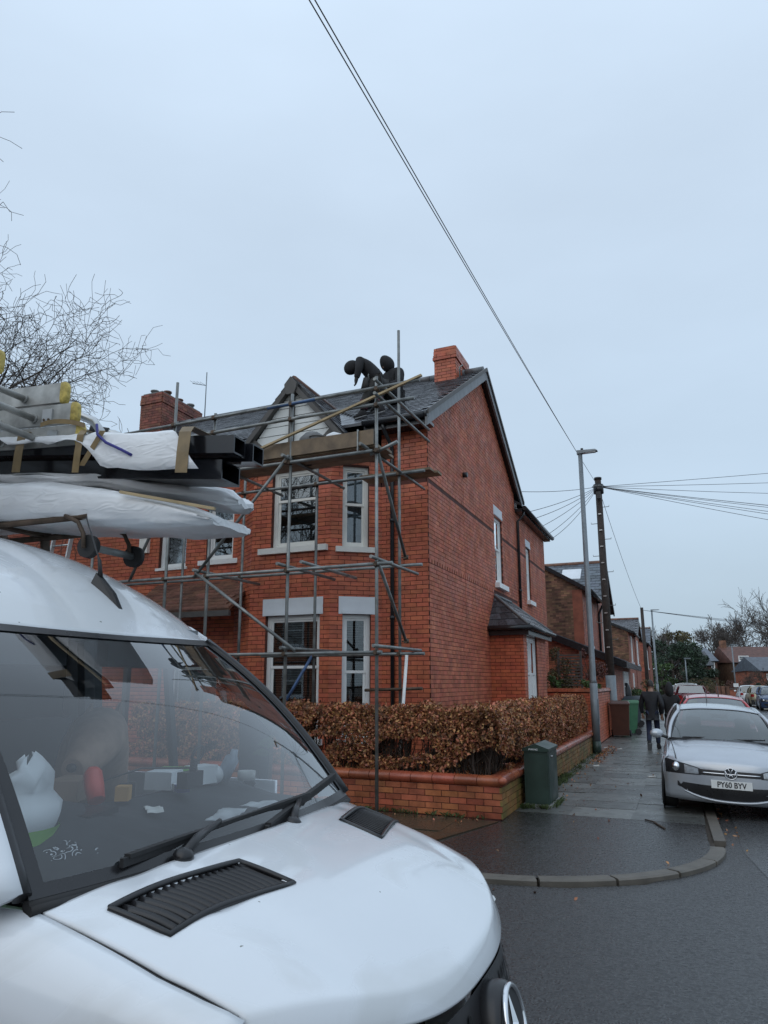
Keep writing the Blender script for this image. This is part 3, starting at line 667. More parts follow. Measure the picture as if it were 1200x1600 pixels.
# side bay with hipped slate roof
sb_ = MB(); wS1 = Wall(H(0, 4.45, 0), H(-.75, 4.45, 0), 1); wS2 = Wall(H(-.75, 4.45, 0), H(-.75, 7.3, 0), 1); wS3 = Wall(H(-.75, 7.3, 0), H(0, 7.3, 0), 1)
for w_ in (wS1, wS2, wS3):
    if w_.n.dot(w_.P(w_.len / 2, 0, 0) - H(0, 5.9, 0)) < 0: w_.n = -w_.n
opS = [(.35, 1.65, .9, 2.72)]
backing(sb_, wS1, -.2, 2.82); backing(sb_, wS2, -.2, 2.82, opS); backing(sb_, wS3, -.2, 2.82)
side_bay = sb_.build('side_bay', 'mortar', house)
for wl_, op in ((wS1, []), (wS2, opS), (wS3, [])):
    if wl_ is wS1:
        for a_ in lay(wl_, G0, 2.82): 
            q = MB(); q.box(wl_.P, a_[0], a_[1], -.02, .008, a_[2], a_[3]); q.build('brick', 'brick', side_bay)
    else:
        q = MB(); [q.box(wl_.P, a_[0], a_[1], -.02, .008, a_[2], a_[3]) for a_ in lay(wl_, G0, 2.82, op)]; q.build('brickwork', 'brick2', side_bay, kind='stuff')
window(house, wS2, *opS[0], meet=.54, fr=.08, sill=(.06, .09, .06), cover='curtain', mull=1, inset=.06)
b = MB(); E0, E1, E2, E3 = H(.0, 4.28, 2.92), H(-.92, 4.28, 2.92), H(-.92, 7.47, 2.92), H(0, 7.47, 2.92); T0, T1 = H(0, 5.0, 3.66), H(0, 6.8, 3.66)
for f in ((E0, E1, T0), (E1, E2, T1, T0), (E2, E3, T1), (E0, E3, E2, E1)): b.poly(f)
sr = b.build('side_bay_roof', 'lead', house)
def slates_on(parent, A, B, Tl, Tr, rows, cols, m='slate'):
    for i in range(rows):
        t0, t1 = i / rows, min(1, (i + 1.12) / rows)
        for k in range(cols):
            o = .5 / cols if i % 2 else 0
            x0, x1 = max(0, k / cols - o), min(1, (k + 1) / cols - o)
            f = lambda x, t: (A.lerp(B, x)).lerp(Tl.lerp(Tr, x), t)
            p = [f(x0 + .006, t0), f(x1 - .006, t0), f(x1 - .006, t1), f(x0 + .006, t1)]
            nn = (p[1] - p[0]).cross(p[3] - p[0]) + (p[2] - p[1]).cross(p[3] - p[2])
            if nn.length < 1e-9: continue
            nn.normalize(); nn = nn if nn.z > 0 else -nn
            q = MB(); q.hexa([p_ + nn * .002 for p_ in p] + [p[0] + nn * .02, p[1] + nn * .02, p[2] + nn * .008, p[3] + nn * .008]); q.build('slate', m, parent)
slates_on(sr, E0, E1, T0, T0, 5, 4); slates_on(sr, E1, E2, T0, T1, 5, 10)
for p, q in ((E1, T0), (E2, T1), (T0 + VX * -.02, T1 + VX * -.02)):
    b = MB(); b.tube([p + ZUP * .02, q + ZUP * .02], .035, 6); b.build('hip_flashing', 'lead', sr)
b = MB(); b.tube([H(.0, 4.22, 2.87), H(-.97, 4.22, 2.87), H(-.97, 7.5, 2.87)], .055, 8); b.build('gutter', 'gutter', house)
b = MB(); b.box(H, -.9, 0, 4.3, 4.44, 2.72, 2.84); b.box(H, -.9, -.76, 4.441, 7.45, 2.72, 2.84); b.build('eaves_board', 'gutter', house)
# porch, front door
b = MB(); b.hexa([H(3.5, -.95, 2.96), H(5.9, -.95, 2.96), H(5.9, 0, 3.60), H(3.5, 0, 3.60), H(3.5, -.95, 3.0), H(5.9, -.95, 3.0), H(5.9, 0, 3.64), H(3.5, 0, 3.64)]); pr_ = b.build('porch_roof', 'tile', house)
for i in range(9):
    t0, t1 = i / 9, (i + 1.1) / 9; f = lambda w, t, dz: H(w, lerp(-.97, -.02, t), lerp(2.99, 3.63, t) + dz)
    for k in range(9):
        w0, w1 = 3.5 + k * .267 + (.13 if i % 2 else 0), 3.5 + (k + 1) * .267 - .006 + (.13 if i % 2 else 0); w1 = min(w1, 5.9)
        b = MB(); b.hexa([f(w0, t0, .005), f(w1, t0, .005), f(w1, t1, .005), f(w0, t1, .005), f(w0, t0, .035), f(w1, t0, .035), f(w1, t1, .014), f(w0, t1, .014)]); b.build('roof_tile', 'tile', pr_)
b = MB(); b.beam(H(3.5, -.93, 2.92), H(5.9, -.93, 2.92), .06, .10); b.build('porch_beam', 'timber', house)
for w in (5.8,): b = MB(); b.beam(H(w, -.9, .1), H(w, -.9, 2.9), .1, .1, up=VX); b.build('porch_post', 'timber', house)
D_ = wF2; b = MB(); a0, a1 = .35, 1.45
b.box(D_.P, a0, a0 + .07, -.17, -.08, .12, 2.35); b.box(D_.P, a1 - .07, a1, -.17, -.08, .12, 2.35); b.box(D_.P, a0 + .07, a1 - .07, -.17, -.08, 2.28, 2.35); b.box(D_.P, a0 + .07, a1 - .07, -.17, -.08, 1.95, 2.01)
dr = b.build('front_door', 'white', house)
b = MB(); b.box(D_.P, a0 + .075, a1 - .075, -.19, -.15, .13, 1.94); b.build('door_leaf', mat('grey green door', (.16, .18, .18), .4), dr)
b = MB(); b.box(D_.P, a0 + .45, a0 + .72, -.149, -.14, .95, 1.8); b.box(D_.P, a0 + .09, a1 - .09, -.14, -.13, 2.03, 2.26); b.build('door_pane', 'glass', dr)
b = MB(); b.ball(D_.P(a1 - .17, -.12, 1.05), .025); b.build('handle', 'chrome', dr)
# small things on the walls
b = MB(); b.box(D_.P, 2.2, 2.42, .01, .09, 4.32, 4.68); b.build('alarm_box', 'cream', house)
b = MB(); b.tube([wG.P(2.42, .0, 5.88), wG.P(2.42, .10, 5.88)], .055, 10); b.build('wall_vent', 'black', house)
b = MB(); b.tube([H(.30, 3.5, 8.4), H(.28, 3.4, 8.7), H(.2, 3.42, 8.75)], .02, 6); b.build('vent_pipe', 'galv', house)
# ---------------------------------------------------------------- neighbour in the terrace
nb = thing('brick_house', H(13.5, 4, 0), 'red brick terraced house half hidden behind the white van', 'house')
wN = Wall(H(9.3, 0, 0), H(18, 0, 0), 1)
if wN.n.dot(CAM - wN.A) < 0: wN.n = -wN.n
opN = [(1.5, 2.6, 4.0, 5.5), (4.5, 5.4, 4.0, 5.5), (1.3, 2.8, .9, 2.6), (4.6, 5.6, .12, 2.3)]
b = MB(); backing(b, wN, -.2, EA, opN); b.box(H, 17.76, 18, .25, 7.5, -.2, EA); b.box(H, 9.31, 18, 7.5, 7.75, -.2, EA); nw = b.build('front_wall', 'mortar', nb)
b = MB(); [b.box(wN.P, *a_[:2], -.02, .008, *a_[2:]) for a_ in lay(wN, G0, EA, opN)]; b.build('brickwork', 'brick', nw, kind='stuff')
for o_ in opN: window(nb, wN, *o_, sill=(.1, .09, .07))
b = MB(); b.prism([rp(9.32, RS0, -tk), rp(9.32, 4.2, -tk), H(9.32, 8.2, roofz(8.2) - tk), H(9.32, 8.2, roofz(8.2)), rp(9.32, 4.2), rp(9.32, RS0)], H(18.2, 0, 0) - H(9.32, 0, 0)); b.build('roof', 'slate', nb)
b = MB(); b.tube([H(9.3, -.42, 6.24), H(18, -.42, 6.24)], .062, 10); b.build('gutter', 'gutter', nb)
b = MB(); p = H(8.2, 4.4, 8.9); b.tube([p, p + ZUP * 1.5], .015, 6); b.tube([p + ZUP * 1.1, p + ZUP * 1.25 + VX * .5], .01, 4); [b.tube([p + ZUP * (1.14 + .1 * k / 3) + VX * .12 * k + UX * .15, p + ZUP * (1.14 + .1 * k / 3) + VX * .12 * k - UX * .15], .005, 4) for k in range(1, 5)]; b.build('television_aerial', 'lamp_steel', house)
# ================================================================ garden wall
gwl = thing('garden_wall', H(-1.7, 2, ZP), 'low red brick garden wall with rounded terracotta coping under the brown hedge', 'wall')
wA = Wall(H(-1.72, -2.45, 0), H(9, -2.45, 0), 1); wB = Wall(H(-1.72, -2.45, 0), H(-1.80, 8.3, 0), 1)
for w_ in (wA, wB):
    if w_.n.dot(CAM - w_.A) < 0: w_.n = -w_.n
b = MB(); b.box(wA.P, .02, wA.len, -.22, 0, -.02, .46); b.box(wB.P, .02, wB.len, -.22, 0, -.02, .46); core = b.build('wall_core', 'mortar', gwl)
lay_objects([(wA, [a for a in lay(wA, ZP, .455)], .009), ], core, 60, 'wall_brick', brick_mesh('wall_brick'), jit=.004, vis=lambda c: c.x > -1.3)
lay_objects([(wB, [a for a in lay(wB, ZP, .455, off=1)], .009)], core, 230, 'moss_brick', brick_mesh('moss_brick'), jit=.004)
def coping(wall, a0, a1, name='coping'):
    n_ = 8; rows = []
    prof = [(-.25, .455), (-.25, .52), (-.20, .56), (-.06, .585), (.02, .57), (.05, .535), (.05, .50), (.02, .465), (.0, .455)]
    b = MB(); ra = [wall.P(a0 + .004, d, z) for d, z in prof]; rb_ = [wall.P(a1 - .004, d, z) for d, z in prof]
    b.grid([ra, rb_], True, smooth=True); b.F([b.V(p) for p in ra]); b.F([b.V(p) for p in rb_][::-1]); b.build('coping_brick', 'coping', gwl)
a = 0.0
while a < wA.len: coping(wA, a, min(a + .30, wA.len)); a += .30
a = .0
while a < wB.len: coping(wB, a, min(a + .30, wB.len)); a += .30
b = MB(); b.ball(H(-1.74, -2.47, .53), (.06, .06, .05)); b.build('coping_corner', 'coping', gwl)
b = MB(); b.prism([H(w, s, .30) for w, s in [(-1.5, -2.24), (-1.55, 12), (0, 12), (0, 0), (9, 0), (9, -2.24)]], (0, 0, .02)); b.build('garden_soil', 'soil', None, kind='structure')

# ================================================================ beech hedge
rng = np.random.default_rng(5)
def leaves(name, mats, parent, pos, size, squash=.55, curl=.3, kind='stuff', **kw):
    n = len(pos); d = rng.normal(size=(n, 3)); d /= np.linalg.norm(d, axis=1)[:, None]
    t = rng.normal(size=(n, 3)); t -= d * (t * d).sum(1)[:, None]; t /= np.linalg.norm(t, axis=1)[:, None]
    nn = np.cross(d, t); L_ = (size * rng.uniform(.6, 1.3, n))[:, None]; W_ = L_ * squash
    p0 = pos - d * L_ / 2; p3 = pos + d * L_ / 2; p1 = pos + t * W_ / 2 + nn * L_ * curl * .4; p2 = pos - t * W_ / 2 + nn * L_ * curl * .4
    v = np.stack([p0, p1, p3, p2], 1).reshape(-1, 3); org = np.array(world_loc(parent)) if parent else v.mean(0) * 0
    me = bpy.data.meshes.new(name); f = np.arange(n * 4).reshape(-1, 4)
    tri = np.concatenate([f[:, [0, 1, 2]], f[:, [0, 2, 3]]]) if False else f
    me.vertices.add(n * 4); me.vertices.foreach_set('co', (v - org).ravel())
    me.loops.add(n * 6); me.loops.foreach_set('vertex_index', np.stack([f[:, 0], f[:, 1], f[:, 2], f[:, 0], f[:, 2], f[:, 3]], 1).ravel())
    me.polygons.add(n * 2); me.polygons.foreach_set('loop_start', np.arange(n * 2) * 3)
    me.update(calc_edges=True)
    for m in mats if isinstance(mats, list) else [mats]: me.materials.append(M[m])
    o = bpy.data.objects.new(name, me); COL.objects.link(o); WL[o.name] = Vector(org)
    if parent: o.parent = parent
    return tag(o, kind=kind, **kw)
hedge = thing('hedge', H(-1.3, 0, .32), 'russet brown beech hedge behind the low garden wall', 'hedge')
def fbm(p): return noise.noise(Vector(p) * 1.3) * .6 + noise.noise(Vector(p) * 3.1) * .4
P_ = []
def hedge_run(A, B, half, z0, z1, dens, bias=0):
    A, B = Vector(A), Vector(B); d = B - A; ln = d.length; t = d.normalized(); n = Vector((-t.y, t.x, 0))
    cnt = int(ln * dens)
    for _ in range(cnt):
        u = random.uniform(0, ln); q = random.random()
        x = random.uniform(-1, 1); zz = random.uniform(0, 1)
        e = random.random()
        if e < .3: zz = 1 - abs(random.gauss(0, .06))
        elif e < .86: x = math.copysign(1 - abs(random.gauss(0, .14)), x)
        c = A + t * u; bump_ = fbm((c.x, c.y, zz * 1.2 + x)) 
        hw = half * (1 + .35 * bump_) * (1 - .25 * max(0, zz - .75) / .25) * (.8 + .2 * min(1, zz / .3)); top = z1 + .10 * fbm((c.x * 2, c.y * 2, 3.1)) + .05 * random.gauss(0, .6) * (zz > .93)
        if zz < .55 and noise.noise(Vector((c.x * 1.7, c.y * 1.7, zz * 3))) > .22: continue
        if noise.noise(Vector((c.x * 4.1, c.y * 4.1, zz * 5 + x))) > .36: continue
        P_.append(c + n * x * hw + ZUP * lerp(z0, top, zz))
hedge_run(H(-1.62, -2.08, 0), H(4.4, -2.08, 0), .27, .52, 1.37, 11500)
hedge_run(H(-1.42, -2.32, 0), H(-1.42, 7.6, 0), .28, .50, 1.37, 8300)
leaves('foliage', 'beech', hedge, np.array([tuple(p) for p in P_]), .052, .58)
def twigs(parent, name, segs, m, n=3, **kw):
    b = MB()
    for p, q, r0, r1 in segs: b.tube([p, q], [r0, r1], n, cap=False)
    return b.build(name, m, parent, **kw)
sg = []
for A, B, cnt in ((H(-1.40, -2.08, .3), H(4.4, -2.08, .3), 190), (H(-1.42, -2.2, .3), H(-1.42, 7.6, .3), 260)):
    for _ in range(cnt):
        p = A.lerp(B, random.random()) + Vector((random.gauss(0, .05), random.gauss(0, .05), 0)); q = p + Vector((random.gauss(0, .05), random.gauss(0, .05), random.uniform(.4, .7)))
        sg.append((p, q, .011, .008))
        for k in range(5):
            c = q + Vector((random.gauss(0, .12), random.gauss(0, .12), random.uniform(.1, .48))); sg.append((p.lerp(q, random.uniform(.4, 1)), c, .006, .002))
twigs(hedge, 'stems', sg, 'twig', kind='stuff')
# ---------------------------------------------------------------- weeds along the wall foot, leaf litter
def blades(pts, h, m='grass', spread=.05):
    b = MB()
    for p in pts:
        for k in range(7):
            a = random.uniform(0, 6.28); l = random.uniform(.4, 1) * h; q = p + Vector((math.cos(a), math.sin(a), 0)) * random.uniform(0, spread); d = Vector((math.cos(a), math.sin(a), 0)) * l * random.uniform(.3, 1.0)
            s = Vector((-d.y, d.x, 0)).normalized() * .005
            b.poly([q - s, q + s, q + d * .5 + ZUP * l * .6 + s * .6, q + d + ZUP * l * .75])
    return b
pts = []
for _ in range(210):
    s = random.choice((random.uniform(-.4, 2.6), random.uniform(1.0, 2.4), random.uniform(-1.5, 7))); pts.append(H(-1.79 - abs(random.gauss(0, .06)) - .005 * s, s, ZP))
for _ in range(26): pts.append(H(-1.92 - random.uniform(-.2, .22), -1.37 - abs(random.gauss(0, .05)), ZP)); pts.append(H(-2.13 - abs(random.gauss(0, .035)), random.uniform(-1.4, -.5), ZP))
for _ in range(40): pts.append(H(random.uniform(-1.5, .6), -2.5 - abs(random.gauss(0, .02)), ZP))
blades(pts, .085, spread=.03).build('grass', 'grass', None, kind='stuff')
P_ = [tuple(H(-1.95 - abs(random.gauss(0, .16)), random.uniform(5.0, 9.5) if random.random() < .75 else random.uniform(-1, 9), ZP + .012)) for _ in range(420)] + [tuple(H(random.uniform(-1.5, 1), -2.62 - abs(random.gauss(0, .1)), ZP + .012)) for _ in range(50)]
P_ += [tuple(H(-4.2 - abs(random.gauss(0, .10)), random.uniform(-3, 6), .05)) for _ in range(60)] + [tuple(H(random.uniform(-3.2, 6), -5.42 - abs(random.gauss(0, .08)), .05)) for _ in range(40)] + [tuple(H(random.uniform(-4, -1.8), random.uniform(-4.5, 8), ZP + .012)) for _ in range(22)]
lv = leaves('fallen_leaves', 'beech', None, np.array(P_), .042, .6)

# ================================================================ street furniture
cab = thing('utility_cabinet', H(-1.94, -.9, ZP), 'dark green steel utility cabinet with a pitched lid beside the hedge wall', 'cabinet')
x0, x1, y0, y1 = -1.80, -2.13, -1.33, -.55
b = MB(); b.box(H, x0, x1, y0, y1, ZP, .80); b.build('body', 'cabinet', cab)
b = MB(); b.prism([H(x0 + .02, y0 - .02, .80), H(x1 - .02, y0 - .02, .80), H(x1 - .02, y0 - .02, .835), H((x0 + x1) / 2 , y0 - .02, .90), H(x0 + .02, y0 - .02, .835)], UX * .82); b.build('lid', 'cabinet', cab)
b = MB(); b.box(H, x0 - .03, x1 + .03, y0 - .004, y0 + .01, .14, .76); b.build('front_panel', 'cabinet', cab)
b = MB(); b.box(H, x1 - .006, x1 + .01, y0 + .03, y1 - .03, .14, .77); b.build('door', 'cabinet', cab)
b = MB(); b.tube([H(x1 - .006, -1.05, .72), H(x1 - .02, -1.05, .72)], .016, 8); b.build('lock', 'chrome', cab)
b = MB(); b.box(H, x0 + .03, x1 - .03, y0 - .03, y1 + .03, ZP, ZP + .04); b.build('plinth', 'concrete', cab)
def text(body, size, m, parent, origin, xdir, updir, name='lettering', extrude=.002, align='CENTER', sx=1.0, bold=0):
    c = bpy.data.curves.new(name, 'FONT'); c.body = body; c.size = size; c.extrude = extrude; c.align_x = align; c.align_y = 'CENTER'; c.offset = bold
    c.materials.append(M[m])
    o = bpy.data.objects.new('tmp_text', c); COL.objects.link(o); dg = bpy.context.evaluated_depsgraph_get(); me = bpy.data.meshes.new_from_object(o.evaluated_get(dg)); bpy.data.objects.remove(o)
    o = bpy.data.objects.new(name, me); COL.objects.link(o); o.parent = parent
    X, Yv = Vector(xdir).normalized(), Vector(updir); Yv = (Yv - X * X.dot(Yv)).normalized(); Zv = X.cross(Yv)
    mt = Matrix((X * sx, Yv, Zv)).transposed().to_4x4(); mt.translation = Vector(origin) - world_loc(parent); o.matrix_local = mt
    return o
text('WIIIIING', .034, 'paper', cab, H((x0 + x1) / 2 + .03, y0 - .0235, .826), -VX, ZUP)
# street lamps
def lamp(w, s, h, r, arm, label, hero=False, door=True):
    p = H(w, s, ZP if hero else 0); t = thing('street_lamp', p, label, 'street lamp')
    b = MB(); b.tube([p, p + ZUP * .28], r * 1.36, 14); b.build('base_sleeve', 'cabinet', t)
    b = MB(); b.tube([p + ZUP * .28, p + ZUP * 1.62], r * 1.22, 14); b.build('lower_column', 'lamp_steel', t)
    b = MB(); b.tube([p + ZUP * 1.62, p + ZUP * 1.70, p + ZUP * h], [r * 1.22, r * .95, r * .72], 14); b.build('upper_column', 'lamp_steel', t)
    d = -VX.normalized() if arm > 0 else VX.normalized(); q = p + ZUP * h; sd = UX.normalized()
    b = MB(); b.hexa([q - d * .08 - sd * .07, q - d * .08 + sd * .07, q + d * abs(arm) + sd * .09 + ZUP * .03, q + d * abs(arm) - sd * .09 + ZUP * .03, q - d * .08 - sd * .06 + ZUP * .10, q - d * .08 + sd * .06 + ZUP * .10, q + d * (abs(arm) - .05) + sd * .08 + ZUP * .075, q + d * (abs(arm) - .05) - sd * .08 + ZUP * .075]); b.build('lantern', 'lamp_steel', t)
    if hero:
        b = MB(); b.box(lambda x, y, z: q + d * x + sd * y + ZUP * z, .08, abs(arm) - .05, -.06, .06, .005, .018); b.build('lens', 'lampglass', t)
        b = MB(); b.tube([q + ZUP * .10 + d * .05, q + ZUP * .15 + d * .05], .035, 8); b.build('photocell', 'black', t)
        b = MB(); b.beam(p + ZUP * .65 - sd * .001 - d * r * 1.2 + d * 2.42 * r, p + ZUP * 1.25 - d * r * 1.2 + d * 2.42 * r, .075, .012, up=d); b.build('access_door', 'lamp_steel', t)
    return t
lamp(-1.90, 7.2, 7.35, .075, .44, 'tall grey street lamp with flat lantern rising beside the hedge', True)
lamp(-2.0, 54, 7.4, .09, .6, 'grey street lamp standing beyond the second telegraph pole')
# telegraph poles
def telegraph(base, top, r0, r1, label, hero):
    base, top = Vector(base), Vector(top); t = thing('telegraph_pole', base, label, 'telegraph pole')
    b = MB(); b.tube([base, base.lerp(top, .5), top], [r0, (r0 + r1) / 2, r1], 14); b.build('pole', 'pole_wood', t)
    if hero:
        d = (top - base); 
        b = MB(); b.tube([base.lerp(top, .005), base.lerp(top, .225)], r0 * 1.12, 14); b.build('steel_sleeve', 'lamp_steel', t)
        b = MB(); b.tube([base.lerp(top, .125), base.lerp(top, .13)], r0 * 1.17, 14); b.build('sleeve_band', 'lamp_steel', t)
        for k in range(9):
            c = base.lerp(top, .36 + k * .065); sd = VX if k % 2 else -VX
            b = MB(); b.tube([c, c + sd * (r0 + .17), c + sd * (r0 + .17) + ZUP * .05], .011, 6); b.build('step_iron', 'galv', t)
            b = MB(); c2 = base.lerp(top, .33 + k * .065); b.box(lambda x, y, z: c2 + x * VX - y * UX + z * ZUP, -.05, .05, r0 * .8, r0 * 1.03, -.015, .02); b.build('step_plate', 'alu', t)
        b = MB(); c = base.lerp(top, .955); b.tube([c - ZUP * .16, c + ZUP * .16], .17, 10); b.build('junction_box', 'black', t)
        b = MB(); c = base.lerp(top, .925); b.beam(c - ZUP * .12 - UX * .2, c + ZUP * .12 - UX * .2, .16, .1, up=UX); b.build('terminal_block', 'black', t)
        b = MB(); b.tube([top - ZUP * .05, top + ZUP * .02], r1 * 1.25, 12); b.build('pole_cap', 'black', t)
        b = MB(); c = base.lerp(top, .965); b.tube([c + Vector((math.cos(a) * .21, math.sin(a) * .21, 0)) for a in [k * math.pi / 6 for k in range(13)]], .012, 6); b.build('wire_ring', 'galv', t)
    return t
PT = H(-1.70, 14.4, 8.62)
telegraph(H(-1.72, 14.4, 0), PT, .145, .105, 'dark wooden telegraph pole with step irons behind the bins', True)
PT2 = H(-1.95, 36.5, 6.0 + .1)
telegraph(H(-1.98, 36.5, 0), PT2, .12, .09, 'slim far telegraph pole in front of the third house', False)
# overhead cables
def cable(p, q, sag, r, label, group='telephone cables fanning out from the telegraph poles', n=14):
    p, q = Vector(p), Vector(q)
    pts = [p.lerp(q, k / n) - ZUP * sag * 4 * (k / n) * (1 - k / n) for k in range(n + 1)]
    b = MB(); b.tube(pts, r, 4); return b.build('telephone_cable', 'wire', None, label=label, cat='cable', group=group)
PC = PT - ZUP * .30
c0 = H(2.0, -14.5, 6.6); 
QC = Vector((-.51, 4.66, 6.60)); QC = QC + (QC - PC) * .35
cable(PC, QC, .12, .0055, 'upper of the two parallel cables running overhead to the viewer')
cable(PC, QC + Vector((.07, 0, 0)), .15, .0055, 'lower of the two parallel cables running overhead to the viewer')
for i, (w, s, z, sag) in enumerate(((.5, 7.9, 6.9, .1), (-.15, 8.4, 6.30, .08), (-.22, 9.4, 6.32, .1), (-.22, 10.6, 6.3, .1), (-.2, 11.6, 6.2, .14), (-.2, 12.4, 6.2, .2))):
    cable(PC, H(w, s, z), sag, .008, ('thin cable from the telegraph pole to the house gable, highest of its fan', 'cable from the telegraph pole to the rear eaves beside the verge', 'third cable down from the pole to the rear wing', 'fourth cable down from the pole to the rear wing', 'fifth cable down from the pole to the rear wing', 'lowest cable from the pole to the rear wing')[i])
for i, (x, y, z, sag) in enumerate(((40, 30, 12.6, .2), (40, 34, 12.1, .3), (38, 33, 10.6, .5), (36, 33, 8.1, .3), (36, 31, 7.5, .3), (36, 29, 6.6, .3), (34, 27, 5.6, .3), (33, 25, 4.9, .35), (31, 24, 3.9, .3))):
    cable(PC, (x, y, z), sag, .008, 'cable out over the road from the telegraph pole, %s of the fan' % ('topmost', 'second from top', 'third from top', 'fourth from top', 'middle one', 'fourth from bottom', 'third from bottom', 'second from bottom', 'lowest')[i])
cable(PC, PT2 - ZUP * .15, .25, .008, 'long cable dropping to the second telegraph pole')
for q, l_ in (((60, 70, 5.3), 'upper'), ((55, 62, 4.5), 'lower'), ((62, 66, 5.0), 'middle')): cable(PT2 - ZUP * .15, q, .5, .010, l_ + ' cable from the second telegraph pole out over the road')
# wheelie bins
def bin_(w, s, h, wd, dp, m, rot, label):
    t = thing('wheelie_bin', H(w, s, ZP), label, 'bin', 'wheelie bins standing along the pavement'); o = H(w, s, ZP); cr_, sr_ = math.cos(rot), math.sin(rot)
    X = -VX * cr_ + UX * sr_; Y = UX * cr_ + VX * sr_; f = lambda x, y, z: o + X * x + Y * y + ZUP * z
    b = MB(); tw, bw = wd / 2, wd * .42
    b.hexa([f(-bw, -dp * .36, .05), f(bw, -dp * .36, .05), f(bw, dp * .34, .05), f(-bw, dp * .34, .05), f(-tw, -dp / 2, h * .93), f(tw, -dp / 2, h * .93), f(tw, dp / 2, h * .93), f(-tw, dp / 2, h * .93)])
    for x in (-tw * .5, 0, tw * .5): b.hexa([f(x - .03, -dp * .375, .1), f(x + .03, -dp * .375, .1), f(x + .03, -dp * .3, .1), f(x - .03, -dp * .3, .1), f(x - .035, -dp * .51, h * .9), f(x + .035, -dp * .51, h * .9), f(x + .03, -dp * .4, h * .9), f(x - .03, -dp * .4, h * .9)])
    b.build('body', m, t)
    b = MB(); b.box(f, -tw - .02, tw + .02, -dp / 2 - .03, dp / 2 + .02, h * .90, h * .935); b.build('rim', m, t)
    b = MB(); e = .03; b.hexa([f(-tw - .02, -dp / 2 - .04, h * .94), f(tw + .02, -dp / 2 - .04, h * .94), f(tw + .02, dp / 2 + .06, h * .94), f(-tw - .02, dp / 2 + .06, h * .94), f(-tw + e, -dp / 2 + e, h), f(tw - e, -dp / 2 + e, h), f(tw - e, dp / 2, h * 1.02), f(-tw + e, dp / 2, h * 1.02)]); b.build('lid', m, t)
    b = MB(); b.tube([f(-tw * .8, dp / 2 + .07, h * .92), f(tw * .8, dp / 2 + .07, h * .92)], .018, 8); b.build('handle', m, t)
    for x in (-tw - .0, tw - .04):
        b = MB(); b.tube([f(x, dp * .42, .1), f(x + .05, dp * .42, .1)], .1, 12); b.build('wheel', 'rubber', t)
    return t
bin_(-2.02, 13.35, 1.06, .58, .62, 'bin_brown', .05, 'dark brown wheelie bin, nearest of the row by the wall')
bin_(-2.17, 14.55, 1.06, .56, .6, 'bin_green', -1.3, 'green wheelie bin standing behind the brown one')
bin_(-2.05, 19.0, 1.08, .58, .62, 'bin_grey', -1.5, 'blue grey wheelie bin beside the walking man, nearer one')
bin_(-2.0, 20.2, 1.10, .6, .66, 'bin_grey', -1.4, 'blue grey wheelie bin furthest along, under the black sack')
b = MB(); b.ball(H(-1.75, 21.2, 1.25), (.2, .2, .45), fn=lambda q: q * (1 + .12 * noise.noise(q * 6))); b.build('refuse_sack', 'black', None, label='black refuse sack piled behind the grey bins', cat='sack')

# ================================================================ yard wall, trellis, shrubs, houses down the street
yw = thing('yard_wall', H(-1, 10, ZP), 'tall red brick yard wall with pale coping behind the street lamp', 'wall')
y1_, y2_ = Wall(H(.0, 10, 0), H(-1.66, 10, 0), 1), Wall(H(-1.66, 10, 0), H(-1.66, 15.4, 0), 1)
for w_ in (y1_, y2_):
    if w_.n.dot(CAM - w_.A) < 0: w_.n = -w_.n
b = MB(); b.box(y1_.P, 0, y1_.len - .02, -.2, 0, -.05, 1.46); b.box(y2_.P, .02, y2_.len, -.2, 0, -.05, 1.46); ycore = b.build('wall_core', 'mortar', yw)
for wl_ in (y1_, y2_):
    b = MB(); [b.box(wl_.P, *a_[:2], -.02, .008, *a_[2:]) for a_ in lay(wl_, ZP, 1.46)]; b.build('brickwork', 'brick', ycore, kind='stuff')
for wl_ in (y1_, y2_):
    a = 0
    while a < wl_.len: b = MB(); a1 = min(a + .45, wl_.len + .05); b.hexa([wl_.P(a + .004, -.26, 1.46), wl_.P(a1, -.26, 1.46), wl_.P(a1, .06, 1.46), wl_.P(a + .004, .06, 1.46), wl_.P(a + .004, -.22, 1.56), wl_.P(a1, -.22, 1.56), wl_.P(a1, .03, 1.54), wl_.P(a + .004, .03, 1.54)]); b.build('coping_stone', 'coping', yw); a += .45
tr = thing('trellis', H(-.9, 10.8, 1.5), 'grey slatted timber trellis between the shrubs above the yard wall', 'trellis')
for k in range(11): b = MB(); b.box(H, -.55, -1.2, 10.8, 10.82, 1.62 + k * .085, 1.66 + k * .085); b.build('slat', 'timber', tr)
for w in (-.55, -1.2): b = MB(); b.box(H, w - .03, w + .03, 10.825, 10.86, .1, 2.6); b.build('post', 'timber', tr)
def bush(c, r, n, m, size, label, name='shrub', cat='shrub', group=None, squash=.5, stem=True):
    c = Vector(c); t = thing(name, c - ZUP * r[2], label, cat, group); cl = []
    for _ in range(max(5, n // 130)):
        v = Vector((random.gauss(0, 1), random.gauss(0, 1), random.gauss(0, 1))).normalized() * random.uniform(.35, .92); cl.append((c + Vector((v.x * r[0], v.y * r[1], v.z * r[2])), random.uniform(.22, .42)))
    P_ = []
    for _ in range(n):
        q, k = random.choice(cl); v = Vector((random.gauss(0, 1), random.gauss(0, 1), random.gauss(0, 1))).normalized() * (k * random.uniform(.5, 1.05)); P_.append(tuple(q + Vector((v.x * r[0], v.y * r[1], v.z * r[2]))))
    leaves('foliage', m, t, np.array(P_), size, squash)
    if stem:
        sg = [(c - ZUP * r[2], c, .03, .02)] + [(c.lerp(c - ZUP * r[2], .4), q, .015, .006) for q, k in cl[:10]]
        twigs(t, 'stem', sg, 'twig')
    return t
